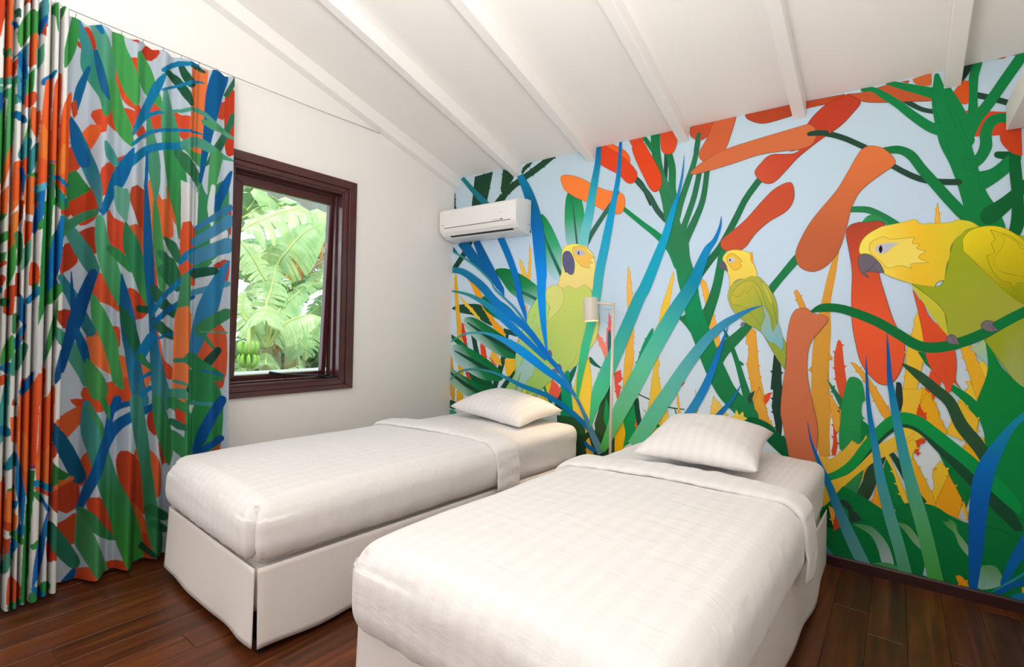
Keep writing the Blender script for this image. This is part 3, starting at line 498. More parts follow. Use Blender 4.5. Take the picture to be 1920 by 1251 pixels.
s|outline|0|#8aa050||1140,904,1138,906 1196,963,1194,964 1228,1034,1226,1034
b|parrot_tail|0|#e0dc60||729,681,1 799,756,1 782,686,1 864,715,0 815,668,0
b|parrot_head|1|#f3e468>#f0d88c|1156,1790,1216,1489|1079,1709,0 1088,1759,0 1114,1785,0 1167,1793,0 1229,1786,0 1278,1773,1 1290,1748,0 1326,1714,1 1339,1682,0 1352,1625,0 1369,1562,0 1360,1493,0 1355,1440,1 1322,1465,0 1271,1501,1 1199,1467,1 1147,1495,0 1095,1480,1 1055,1498,1 1067,1558,0 1082,1603,0
b|parrot_face|1|#f0c25c||1168,1758,0 1203,1773,0 1270,1761,0 1286,1731,0 1341,1682,1 1307,1676,0 1332,1648,1 1303,1641,0 1313,1613,1 1253,1626,0 1217,1655,0 1185,1697,0
b|parrot_eye|0|#b8bccb||1189,1744,0 1219,1751,0 1260,1732,0 1273,1716,0 1231,1705,0 1200,1716,0
b|parrot_pupil|0|#20203a||1212,1725,0 1218,1739,0 1224,1724,0 1218,1710,0
b|parrot_beak|1|#5f6286||1086,1713,0 1105,1743,0 1142,1741,0 1169,1708,0 1186,1661,0 1187,1616,0 1177,1580,0 1151,1577,0 1124,1597,1 1114,1591,1 1091,1649,0
s|outline|0|#484a68||1182,1662,1182,1661 1149,1666,1149,1664 1125,1647,1127,1646 1120,1594,1122,1594
b|parrot_foot|0|#6a6a9a||966,1022,1 999,1036,0 1018,999,0 995,967,1 933,988,0 975,1000,1
b|parrot_foot|0|#6a6a9a||1053,930,1 1079,939,0 1101,913,0 1093,872,1 1033,873,0 1021,897,0 1062,903,1
b|pod|1|#a8402c>#ea5c32|2863,1756,2912,1256|2787,1703,0 2798,1746,0 2834,1761,0 2877,1759,0 2926,1758,0 2945,1730,0 2928,1596,0 2926,1503,0 2952,1392,0 2987,1265,0 3025,1175,0 3034,1109,0 3020,1025,0 2988,960,0 2945,948,0 2903,982,0 2860,1049,0 2837,1143,0 2819,1256,0 2815,1386,0 2815,1517,0 2800,1623,0
b|yellow_column|0|#eec032||3081,1307,1 3106,1153,0 3101,1055,0 3053,805,0 3024,801,0 3037,1010,0 3042,1117,0 3069,1250,1 3066,1266,0
b|yellow_column|0|#efb42a||3234,1149,1 3270,1149,0 3298,1071,0 3322,999,0 3295,900,1 3265,1026,0
b|yellow_column|0|#f3cc3c||3298,1071,1 3310,1090,0 3323,1141,1 3328,1068,0 3322,1007,0
b|yellow_column|0|#f3c83c||3271,991,1 3295,904,0 3293,834,0 3229,826,0 3234,898,0 3265,963,0 3253,986,1
b|red_frond|0|#e2532e||3132,1033,1 3169,979,0 3146,897,0 3117,812,0 3082,808,0 3097,876,0
b|yellow_column|0|#f5b01c||3099,949,1 3134,912,0 3147,869,1 3166,818,0 3091,809,0 3093,892,0
b|tree_branch|0|#087a3e||3081,1117,1 3109,1112,1 3135,1033,1 3113,1056,1
s|tree_branch|0|#0a8a44||3203,943,3216,966 3250,892,3271,925 3292,824,3322,863
b|parrot_tail|0|#e0522c||3059,1414,1 3089,1354,1 3092,1380,1 3116,1299,0 3148,1249,0 3153,1260,1 3173,1223,0 3191,1187,0 3216,1125,0 3223,1054,0 3221,991,0 3239,953,1 3212,983,1 3204,942,0 3189,921,0 3182,964,0 3151,1010,0 3119,1072,0 3106,1153,0 3091,1258,0
b|parrot_body|1|#9aaa1c>#a6ac40|3169,1499,3402,1261|3290,1694,1 3256,1693,0 3227,1661,0 3206,1636,0 3192,1569,0 3173,1455,0 3142,1424,0 3054,1443,1 3115,1384,0 3165,1323,0 3184,1275,0 3194,1191,0 3233,1173,0 3347,1237,0 3442,1306,1 3438,1634,1
b|parrot_body|0|#c8c63c||3052,1444,1 3115,1384,0 3165,1323,0 3183,1275,0 3193,1191,1 3167,1227,0 3129,1291,0 3096,1356,0 3067,1405,0
s|outline|0|#6a7818||3056,1438,3057,1439 3114,1383,3115,1385 3168,1322,3169,1323 3182,1267,3184,1267 3192,1195,3193,1195
b|parrot_tail|0|#96c8cc>#b0c890|3321,1068,3280,1143|3260,1146,1 3280,1143,0 3314,1183,0 3326,1145,0 3329,1061,1 3307,1090,0 3284,1120,0
b|parrot_body|1|#9aa826>#a8b468|3376,1147,3444,1113|3314,1179,1 3375,1230,0 3442,1291,1 3446,975,1 3415,1003,0 3371,1079,0
b|parrot_wing|1|#e6d020>#8a9408|3274,1649,3416,1366|3237,1641,0 3262,1678,0 3313,1692,0 3364,1682,0 3413,1644,0 3461,1587,1 3465,1321,1 3422,1351,0 3373,1405,0 3316,1483,0 3263,1556,0 3240,1585,0 3238,1617,1
b|parrot_wing|1|#dac81a>#b8aa10|3342,1643,3400,1426|3329,1675,1 3364,1656,0 3402,1633,0 3462,1558,1 3463,1424,1 3421,1433,0 3408,1405,1 3394,1438,0 3372,1441,0 3338,1490,0 3318,1560,1 3343,1570,0 3334,1613,0 3345,1631,0
s|outline|0|#7a7a10||3347,1653,3348,1654 3375,1632,3376,1632 3364,1588,3365,1587 3340,1536,3341,1536 3355,1492,3355,1493 3393,1471,3394,1473 3440,1458,3440,1459
s|outline|0|#7a7a10||3369,1651,3370,1652 3413,1613,3414,1614 3424,1586,3425,1587 3438,1577,3439,1579
b|parrot_head|1|#f5e05c>#eec02c>#d4cc30|2865,1644,3274,1649|2845,1637,0 2857,1671,0 2885,1702,0 2933,1730,1 3000,1740,0 3033,1746,0 3062,1751,0 3085,1728,0 3135,1725,0 3190,1722,0 3217,1733,1 3261,1719,0 3292,1692,1 3250,1684,0 3230,1661,0 3212,1643,0 3195,1607,0 3192,1561,0 3181,1522,0 3176,1454,1 3151,1447,0 3139,1424,1 3108,1429,0 3044,1447,0 2977,1478,0 2943,1502,0 2922,1537,0 2887,1582,0 2848,1602,0
b|parrot_face|1|#f0d050>#f6dc6a|2920,1665,3056,1521|2886,1632,0 2896,1660,0 2944,1680,1 2975,1664,0 3063,1665,1 3055,1636,0 3081,1630,0 3071,1611,0 3107,1595,1 3078,1567,0 3118,1540,1 3052,1538,0 3054,1515,1 3010,1532,0 2963,1522,0 2932,1558,0 2893,1599,0
b|parrot_eye|0|#b8bcc8||2908,1622,0 2924,1641,0 2948,1646,0 3007,1645,1 2975,1622,0 2959,1602,0 2928,1595,0
b|parrot_pupil|0|#181418||2924,1618,0 2932,1638,0 2939,1617,0 2932,1598,0
b|parrot_beak|1|#6a6470||2841,1577,0 2858,1600,0 2890,1592,0 2918,1563,0 2936,1535,0 2948,1500,1 2877,1509,0 2872,1501,1 2887,1478,1 2860,1498,0 2843,1537,0
s|outline|0|#38303c||2913,1555,2914,1554 2897,1531,2898,1529 2873,1511,2874,1509
s|tree_branch|0|#0a6a36>#087a3e||2639,1302,2635,1314 2688,1308,2683,1349 2758,1304,2763,1347 2835,1275,2848,1319 2918,1233,2935,1276 2999,1176,3018,1218 3066,1127,3081,1173 3124,1112,3125,1162 3190,1122,3182,1170 3263,1152,3251,1198 3327,1191,3311,1234 3399,1248,3383,1289 3472,1301,3457,1340
s|outline|0|#0a5a30||3086,1162,3087,1161 3070,1135,3071,1135 3087,1112,3087,1113 3112,1115,3112,1116
b|parrot_foot|1|#787078||3184,1183,1 3200,1200,0 3218,1192,0 3232,1155,1 3210,1156,0 3192,1162,0
b|parrot_foot|1|#787078||3303,1244,0 3319,1266,0 3353,1260,1 3341,1249,0 3363,1222,1 3336,1216,0 3314,1225,0
s|outline|0|#403840||3200,1197,3201,1198 3218,1156,3219,1157
s|outline|0|#403840||3327,1264,3328,1264 3347,1218,3348,1219
b|pod|1|#c9704c||2558,1311,0 2586,1327,0 2622,1322,0 2650,1299,0 2700,1286,0 2714,1263,0 2684,1214,0 2646,1159,0 2627,1094,0 2625,985,0 2641,878,0 2662,780,0 2677,692,0 2676,593,0 2674,521,1 2551,500,1 2533,599,0 2515,689,0 2502,762,0 2508,884,0 2524,1034,0 2525,1155,0 2538,1257,0
b|yellow_column|0|#ecc036||3026,931,1 3103,938,1 3093,851,0 3086,791,0 3069,771,0 3028,809,0
b|thorny_stem|0|#1f7a48||2862,886,1 2882,863,1 2866,856,1
b|green_stalk|0|#0c8a44||3313,964,1 3456,977,1 3464,351,1 3348,528,0 3324,692,0 3319,763,0 3292,857,0 3290,889,0
b|green_stalk|0|#0a8a3e||3319,1172,1 3349,1115,0 3377,1056,0 3415,1006,0 3446,972,1 3447,846,1 3290,826,1 3294,900,0 3322,1007,0 3329,1068,0
b|yellow_column|0|#f0c034||3232,901,1 3291,833,0 3300,801,1 3295,752,0 3319,735,1 3323,700,0 3268,716,0 3225,726,0 3193,746,0 3209,798,0 3229,866,0
b|yellow_column|0|#f5b01c||3095,860,1 3114,922,1 3140,890,0 3162,842,1 3164,817,0 3187,766,0 3197,746,1 3174,739,0 3115,799,0
b|red_frond|0|#d8481e||3091,870,1 3101,844,0 3121,799,0 3082,803,0
b|thorny_stem|0|#24734a||2713,959,1 2739,924,0 2802,828,0 2795,782,0 2755,860,0
b|green_stalk|0|#23904c||2801,947,0 2827,977,0 2865,952,0 2881,862,1 2868,844,0 2867,790,0 2882,770,1 2868,754,0 2869,646,0 2851,636,0 2829,654,0 2814,606,0 2791,593,0 2775,609,0 2772,687,1 2777,738,1 2779,817,1
b|green_stalk|0|#0f8040||2864,763,1 2894,740,0 2898,686,0 2865,655,0
b|thorn_stalk|0|#e3b53c||2677,551,1 2705,554,1 2737,544,0 2791,597,0 2828,654,1 2843,638,0 2866,646,0 2887,689,1 2892,632,0 2815,510,0 2714,454,0 2682,458,0
b|dark_frond|0|#2b3a34||3003,964,1 3022,956,0 3030,879,0 3024,835,0 3010,814,0 3000,841,0
b|green_stalk|0|#0c7c3c||3123,719,1 3143,697,0 3189,587,0 3199,568,1 3222,502,0 3244,458,1 3251,438,0 3263,400,1 3283,499,0 3289,548,0 3207,657,0
b|red_frond|0|#d8481e||3077,691,1 3107,706,1 3116,684,1 3097,673,0 3090,616,1 3071,651,0
b|yellow_column|0|#f2b024||3071,613,1 3106,538,0 3146,445,0 3160,397,1 3108,394,0 3080,456,0 3059,563,0
b|yellow_column|0|#f0c432||3170,610,1 3202,548,0 3166,407,0 3143,465,1 3152,484,0 3145,545,0 3161,574,0 3145,562,1
b|yellow_column|0|#f5a71c||3202,552,1 3235,480,0 3249,438,0 3236,359,1 3199,369,0 3157,395,0
b|yellow_column|0|#f5b828||3257,440,1 3266,397,0 3270,361,0 3236,361,0
b|yellow_column|0|#f5b01c||3259,714,1 3299,656,0 3306,628,0 3257,657,0
b|yellow_column|0|#f0a428||2934,474,1 2965,331,1 2918,347,0 2928,424,0
b|yellow_column|0|#e8a030||2871,520,1 2897,552,0 2886,505,0 2876,467,0
b|dark_frond|0|#2f4c34||2897,530,1 2922,565,0 2971,605,1 2955,545,0 2899,365,0 2840,388,1 2858,410,0 2879,468,1 2883,496,0
b|green_stalk|0|#2f8a48||2755,374,1 2816,447,0 2875,512,0 2872,467,0 2855,391,0 2885,361,0
b|green_stalk|0|#0c8040||2952,491,1 2972,587,0 2997,517,0 3019,461,0 3040,396,1 3041,362,0 3000,352,0
b|yellow_column|0|#f0c634||2964,595,1 2975,610,0 3011,520,0 3040,448,0 3058,391,1 3041,387,0 3019,443,0 2994,534,0
s|dark_frond|0|#1f4c34||2978,613,2992,627 3013,546,3036,568 3061,442,3086,468 3103,382,3126,409
s|yellow_column|0|#ecc038>#e8bc34>#f3c840||2708,286,2670,313 2764,364,2714,406 2829,456,2787,507 2904,543,2874,595 2980,608,2955,662 3047,663,3025,716 3138,736,3120,780
b|yellow_column|0|#f0c838||3009,642,1 3070,694,0 3087,663,1 3071,626,0 3065,573,1 3038,586,0
b|yellow_column|0|#f0c838||3001,745,1 3049,760,0 3103,767,0 3076,729,0 3023,678,0
b|green_stalk|0|#0b7c3e||3322,507,1 3463,397,1 3464,320,1 3268,308,1 3297,388,1
s|vine|0|#2e5638||3026,1047,3031,1057 3076,988,3095,1022 3134,925,3158,965 3186,869,3217,904 3224,767,3262,805 3281,683,3317,725 3317,617,3353,658
b|vine|0|#2e5638||3207,881,1 3220,875,1 3211,860,1
s|vine|0|#1d5036||2740,433,2737,439 2822,487,2808,506 2905,600,2886,620 2961,681,2943,704 3006,730,2996,757 3041,747,3043,766 3095,725,3110,759 3157,655,3181,695 3224,579,3255,629 3283,507,3318,562 3353,424,3392,483 3422,351,3444,381
s|vine|0|#149648>#149648>#08984a>#089a4a||2689,421,2684,444 2769,448,2755,483 2844,516,2816,547 2904,617,2871,645 2960,702,2929,737 3004,751,2983,798 3034,764,3035,821 3080,754,3098,807 3129,714,3155,763 3193,657,3220,706 3256,601,3283,651 3315,539,3345,590 3373,478,3405,531 3422,432,3442,463
b|hill_leaf|0|#087a3e||2693,282,1 2725,307,0 2794,415,1 2885,375,0 2961,333,1 3000,330,0 3041,379,0 3108,398,0 3160,393,0 3211,364,0 3273,343,0 3333,349,0 3464,351,1 3467,51,1 2698,2,1
s|outline|0|#0a5c34||2718,72,2716,73 2767,178,2766,179 2872,251,2871,254 2986,300,2986,302 3041,300,3042,303 3096,237,3098,239 3123,160,3125,162
s|outline|0|#0a5c34||2986,330,2985,332 3041,378,3040,380
s|outline|0|#0a5c34||3180,334,3180,336 3249,343,3249,345 3333,339,3333,342 3391,338,3391,341 3453,300,3454,303
b|hill_notch|0|#b8c4d0||3239,362,1 3251,414,1 3268,345,1
b|dark_frond|0|#0b4a2a||2708,266,1 2729,299,1 2762,187,1 2709,192,1
b|yellow_column|0|#f0b848||2733,302,1 2763,279,0 2754,203,1 2743,247,0
b|red_frond|0|#d04a28||2763,277,1 2789,216,0 2755,177,1
b|dark_frond|0|#2c463a||2773,337,1 2795,346,1 2812,343,1 2833,318,0 2837,297,1 2856,292,0 2875,262,1 2827,238,0 2819,283,0 2795,314,0
b|green_stalk|0|#15804c||2795,314,1 2818,292,0 2812,245,0 2796,269,0
b|leaf_highlight|0|#4a9a60>#a8c4c8|2887,236,2983,77|2835,232,1 2872,240,0 2923,235,0 2974,180,0 2997,125,0 3004,74,0 2962,71,0 2943,136,0 2909,198,0
b|leaf_highlight|0|#5a9c58>#88b890|3028,281,3104,189|3008,286,1 3056,281,0 3093,237,0 3112,179,0 3077,207,0 3043,254,0
b|leaf_highlight|0|#4a9448>#90c090|3199,340,3269,202|3180,334,1 3202,334,0 3208,349,1 3230,331,0 3237,296,0 3275,236,0 3276,195,0 3244,236,0 3225,288,0 3203,308,1
b|leaf_highlight|0|#60a060>#90c4b0|3335,165,3336,78|3306,148,0 3335,173,0 3364,176,0 3383,148,0 3391,111,0 3354,75,0 3307,64,0
b|leaf_highlight|0|#a0c8d4||3116,61,1 3127,126,0 3135,80,0 3142,57,0
b|leaf_highlight|0|#4aa060||2915,57,1 2976,79,0 3018,74,0 3032,57,0
s|outline|0|#70b8b8||3311,141,3313,143 3328,106,3332,109 3326,71,3329,71
b|yellow_column|0|#f0a020||3232,93,1 3249,100,0 3268,80,0 3277,58,0 3246,61,0
b|blue_blade|0|#0a5ca0||6,1865,1 60,1806,0 5,1821,0
s|blue_blade|0|#035f94>#0464a4>#0a70c0||59,1878,151,1920 214,1718,295,1762 353,1611,407,1647 438,1550,484,1578 512,1479,544,1494 560,1434,565,1436
s|blue_blade|0|#035a94>#0a6cc0||228,1883,293,1900 310,1731,389,1757 412,1592,482,1619 488,1499,541,1524 527,1482,559,1494 560,1434,565,1435
s|blue_blade|0|#0272b4>#0670c8>#0a78dc||483,1892,544,1907 567,1740,627,1755 635,1600,691,1611 675,1482,730,1490 690,1414,741,1423 743,1307,778,1315 780,1234,787,1236
s|blue_blade|0|#067aa4>#06608c>#0a6cb8>#0a8cec>#0a94f0>#0a88e0||664,2352,718,2365 721,2228,799,2243 762,2112,858,2123 796,1995,900,2000 817,1890,924,1890 840,1727,942,1727 863,1593,954,1593 871,1530,948,1528 885,1372,952,1374 920,1184,964,1189 962,1032,979,1034
s|green_blade|0|#2f8f80>#3a90a0>#2f86c8||-4,1822,4,1832 136,1752,146,1764 278,1665,290,1675 415,1556,430,1565 472,1480,487,1489 670,1328,686,1339 844,1132,862,1144 974,1007,989,1018
s|blue_blade|0|#157a98>#1074a8>#0a7cd0>#0a70c8>#1a78c4||-11,1649,0,1695 102,1626,129,1674 221,1558,269,1604 327,1480,387,1523 424,1390,481,1435 615,1262,662,1307 766,1166,809,1202 886,1058,925,1085 977,960,1011,985 1065,886,1095,907 1165,771,1188,786
s|blue_blade|0|#2c8a6c>#2a90a0>#1088c8>#0a80d8>#0a7ac8||-13,1486,-10,1500 146,1457,154,1477 294,1397,317,1429 435,1313,475,1356 531,1244,581,1287 661,1152,704,1191 798,1060,834,1094 956,953,984,979
s|blue_blade|0|#3c9a8e>#4aa8b0>#2a98d8>#0a98f0>#0a8ae0>#1078c0||-1,1053,-8,1061 133,1117,125,1130 269,1138,267,1154 414,1127,421,1149 563,1072,588,1114 690,1004,735,1061 822,933,868,985 954,861,991,906 1065,807,1100,844 1166,738,1189,759
s|blue_blade|0|#2c9078>#3a9090>#1488c0>#0878b8>#0a6cb0||10,738,1,745 111,808,102,820 247,839,246,855 423,832,429,852 577,797,589,820 739,741,755,773 932,698,948,731 1051,654,1074,687 1180,586,1205,617 1282,522,1308,549 1333,478,1357,500
s|blue_blade|0|#1a86d0>#2a80c0>#4a80a0>#5a8898||1061,912,1075,920 1106,842,1128,855 1164,761,1189,776 1225,689,1246,701 1270,611,1294,623 1310,526,1345,544 1351,433,1395,457 1404,343,1452,373
s|blue_blade|0|#0a68b0||1290,408,1305,421 1321,374,1341,397 1372,349,1389,371
s|teal_blade|0|#0460a8>#0480b8>#0a9acc>#2aa4c4>#3ab0b4>#48c8a0>#3cc080>#30b870||1510,2454,1530,2449 1496,2252,1526,2244 1476,2128,1511,2117 1424,1920,1478,1905 1386,1751,1448,1734 1346,1578,1415,1563 1334,1460,1402,1448 1297,1248,1363,1236 1251,1051,1314,1042 1225,830,1265,828 1225,705,1241,705
s|teal_blade|0|#04649a>#1480a8>#2aa8b8>#60bcc4>#74c8c8||1343,2454,1378,2444 1329,2326,1372,2313 1297,2182,1352,2165 1263,2010,1328,1991 1233,1888,1305,1870 1218,1781,1290,1766
s|teal_blade|0|#0f6cb0>#0a80bc>#0a9cc8>#18a4c0>#2aa4b0>#48b8a8>#48c090>#40b868||1945,2271,1947,2271 1930,2154,1942,2150 1903,2033,1921,2025 1868,1955,1901,1940 1812,1792,1860,1772 1755,1659,1813,1633 1674,1480,1744,1449 1639,1422,1711,1389 1568,1266,1648,1234 1495,1107,1583,1075 1433,979,1528,948 1355,799,1461,772 1338,690,1407,680 1331,527,1346,526
s|teal_blade|0|#0a5ca8>#0a78c0>#0a88c0>#0a86a8>#40b0a8>#60c8a4>#68c494>#58b860>#4a9a38||2170,1872,2172,1871 2159,1814,2172,1809 2125,1741,2148,1727 2080,1698,2116,1674 2034,1610,2086,1584 1978,1495,2045,1456 1871,1340,1950,1292 1794,1211,1881,1165 1695,1033,1787,990 1603,861,1702,820 1511,682,1611,647 1465,543,1540,522 1427,430,1484,415 1411,379,1452,367
s|teal_blade|0|#1470b0>#2a84b4>#4098b4>#5cb8b0>#64c49c>#62c488||2399,1345,2400,1343 2337,1330,2343,1314 2260,1297,2276,1268 2180,1252,2208,1214 2087,1170,2130,1131 1993,1054,2049,1014 1917,946,1984,906 1839,825,1918,783 1750,689,1837,645 1673,556,1762,513 1617,463,1694,423
s|blue_blade|0|#0a68b0>#0a72c0>#1a84c4>#3a90bc||2222,1225,2224,1225 2188,1148,2204,1142 2145,1036,2174,1026 2083,884,2125,868 2024,769,2069,747 1973,685,2022,660
s|blue_blade|0|#1f7aa0>#0a72bc||2306,929,2307,929 2292,885,2296,883 2242,804,2257,795 2183,733,2206,715 2137,677,2167,655
s|blue_blade|0|#0a4a90>#0a62a8>#1078b0>#4a98a8>#64aca8||2630,724,2632,724 2643,629,2651,633 2673,527,2689,538 2717,401,2746,421 2761,269,2799,297 2806,149,2850,185 2867,15,2912,56
s|blue_blade|0|#0a50a0>#0a5cac>#0a78b4>#3a98b0>#5aac98>#58ac80||2880,1093,2881,1093 2879,998,2888,999 2883,887,2897,890 2890,782,2910,788 2910,632,2939,642 2929,473,2967,490 2964,301,3008,327 3001,161,3045,189 3031,23,3077,52
s|blue_blade|0|#0a50a0>#0a60b0>#0a80b0>#3aa0a4>#58b07c>#4cb048||2962,1211,2963,1211 2963,1105,2975,1106 2967,962,2989,966 2973,914,2998,922 2994,748,3029,762 3027,551,3069,572 3056,408,3105,436 3094,246,3145,276 3139,22,3191,55
b|blue_blade|0|#1490b0>#0a72c4>#0a60b8|3430,826,3285,385|3457,884,1 3408,823,0 3357,737,0 3317,659,0 3294,590,0 3282,523,0 3273,382,0 3274,220,0 3279,51,1 3306,55,1 3320,193,0 3333,381,0 3354,569,0 3387,702,0 3419,793,0 3458,849,1
b|blue_blade|0|#0a6cb8||3463,385,1 3442,322,0 3409,227,0 3385,133,0 3381,104,0 3391,99,0 3413,142,0 3440,212,0 3465,254,1
s|teal_frond|0|#2a9ab0||3349,52,3348,55 3396,100,3392,108 3435,143,3431,152 3468,180,3463,190
b|blue_blade|0|#0a62b0||3360,58,1 3400,106,0 3466,162,1 3466,131,1 3417,96,0 3389,63,0
b|teal_frond|0|#1a80b4||3403,48,1 3428,76,0 3467,101,1 3467,54,1 3423,43,0
b|yellow_column|0|#f0b030||3447,110,1 3466,121,1 3467,97,1 3450,87,1
b|blue_blade|0|#4a98a8||2712,118,1 2732,86,0 2761,48,0 2709,43,1'''
def catmull(P, closed, seg):
    n = len(P); out = []
    for i in range(n if closed else n - 1):
        p1 = P[i]; p2 = P[(i + 1) % n]
        p0 = P[i - 1] if (closed or i) else p1
        p3 = P[(i + 2) % n] if (closed or i + 2 < n) else p2
        c1 = closed and P[i][-1]; c2 = closed and P[(i + 1) % n][-1]
        if c1: p0 = p1
        if c2: p3 = p2
        mm = 1 if (c1 and c2 and closed) else seg
        for k_ in range(mm):
            t = k_/mm
            out.append(tuple(.5*(2*a1 + (a2 - a0)*t + (2*a0 - 5*a1 + 4*a2 - a3)*t*t + (3*a1 - a0 - 3*a2 + a3)*t**3) for a0, a1, a2, a3 in zip(p0, p1, p2, p3)))
    if not closed: out.append(tuple(map(float, P[-1])))
    return out
LIM = ((0, .003, 1), (0, WX - .002, -1), (1, .0545, 1), (1, Z0 - .0005, -1))
def clip(poly):
    for ax, lim, sg in LIM:
        out = []
        for i in range(len(poly)):
            a, c = poly[i - 1], poly[i]
            ia, ic = (a[ax] - lim)*sg >= 0, (c[ax] - lim)*sg >= 0
            if ia != ic:
                t = (lim - a[ax])/(c[ax] - a[ax]); out.append(tuple(u + (w - u)*t for u, w in zip(a, c)))
            if ic: out.append(c)
        poly = out
        if len(poly) < 3: return []
    return poly
def ramp(cols, t):
    t = max(0, min(1, t))*(len(cols) - 1); i = min(int(t), len(cols) - 2) if len(cols) > 1 else 0
    if len(cols) == 1: return cols[0]
    f = t - i; return tuple(a + (c - a)*f for a, c in zip(cols[i], cols[i + 1]))
GAIN = 1.08  # print tones include wall shade at the right and beside the air conditioner
def pcol(h): return tuple(min(.92, c*GAIN) for c in lin(h))
def tessellate(p):
    """2D polygon (may touch or cross itself) -> points and triangles"""
    q = []
    for pt in p:
        if not q or abs(pt[0] - q[-1][0]) + abs(pt[1] - q[-1][1]) > 4e-5: q.append(pt)
    if len(q) < 3: return [], []
    vs, _, fs, *_r = geometry.delaunay_2d_cdt([Vector((c[0], c[1])) for c in q], [], [list(range(len(q)))], 1, 1e-6)
    return vs, fs
def print_obj(name, polys, parent):
    """polys: list of (depth, outline points, colour function of (x, z))"""
    v = []; f = []; cols = []
    for dep_, p, cf in polys:
        if len(p) < 3: continue
        if len(p) == 3: vs, fs = p, [(0, 1, 2)]
        elif len(p) == 4: vs, fs = p, [(0, 1, 2), (0, 2, 3)]
        elif callable(cf): vs, fs = tessellate(p)
        else: vs, fs = p, [(0, i, i + 1) for i in range(1, len(p) - 1)]
        n0 = len(v)
        for k_, q in enumerate(vs):
            v.append((q[0], -dep_, q[1])); cols += [*(cf(q[0], q[1]) if callable(cf) else q[2:5]), 1]
        for t in fs:
            a, c, d = (vs[i] for i in t[:3])
            ar = (c[0] - a[0])*(d[1] - a[1]) - (d[0] - a[0])*(c[1] - a[1])
            if abs(ar) < 1e-10: continue
            t = tuple(i + n0 for i in t)
            f.append(t if ar > 0 else t[::-1])
    if not f: return None
    o = obj(name, v, f, M_print, parent)
    at = o.data.color_attributes.new('print', 'FLOAT_COLOR', 'POINT'); at.data.foreach_set('color', cols)
    return o
BG = [pcol(h) for h in ('#b2c8d4', '#b6ccdc', '#bed5ea', '#c4daf0', '#d2e2f4', '#dee8f6', '#d8e4f2')]
quads = []; NR = 24
for i in range(NR):
    za = Z0 - .0005 - (Z0 - .055)*i/NR; zb = Z0 - .0005 - (Z0 - .055)*(i + 1)/NR
    ca, cb = ramp(BG, i/NR), ramp(BG, (i + 1)/NR)
    quads.append((.0012, [(.003, za, *ca), (WX - .002, za, *ca), (WX - .002, zb, *cb), (.003, zb, *cb)], None))
mural = print_obj('mural', quads, None)
tag(mural, 'jungle wallpaper mural with yellow parrots, orange pods and blue blades behind the beds', 'mural')
dep = .0016
THORNY = ('thorn_stalk', 'yellow_spike', 'yellow_column', 'thorny_stem', 'red_frond', 'dark_trunk')
LINED = ('thorn_stalk', 'yellow_spike', 'yellow_column', 'parrot_tail', 'parrot_wing')
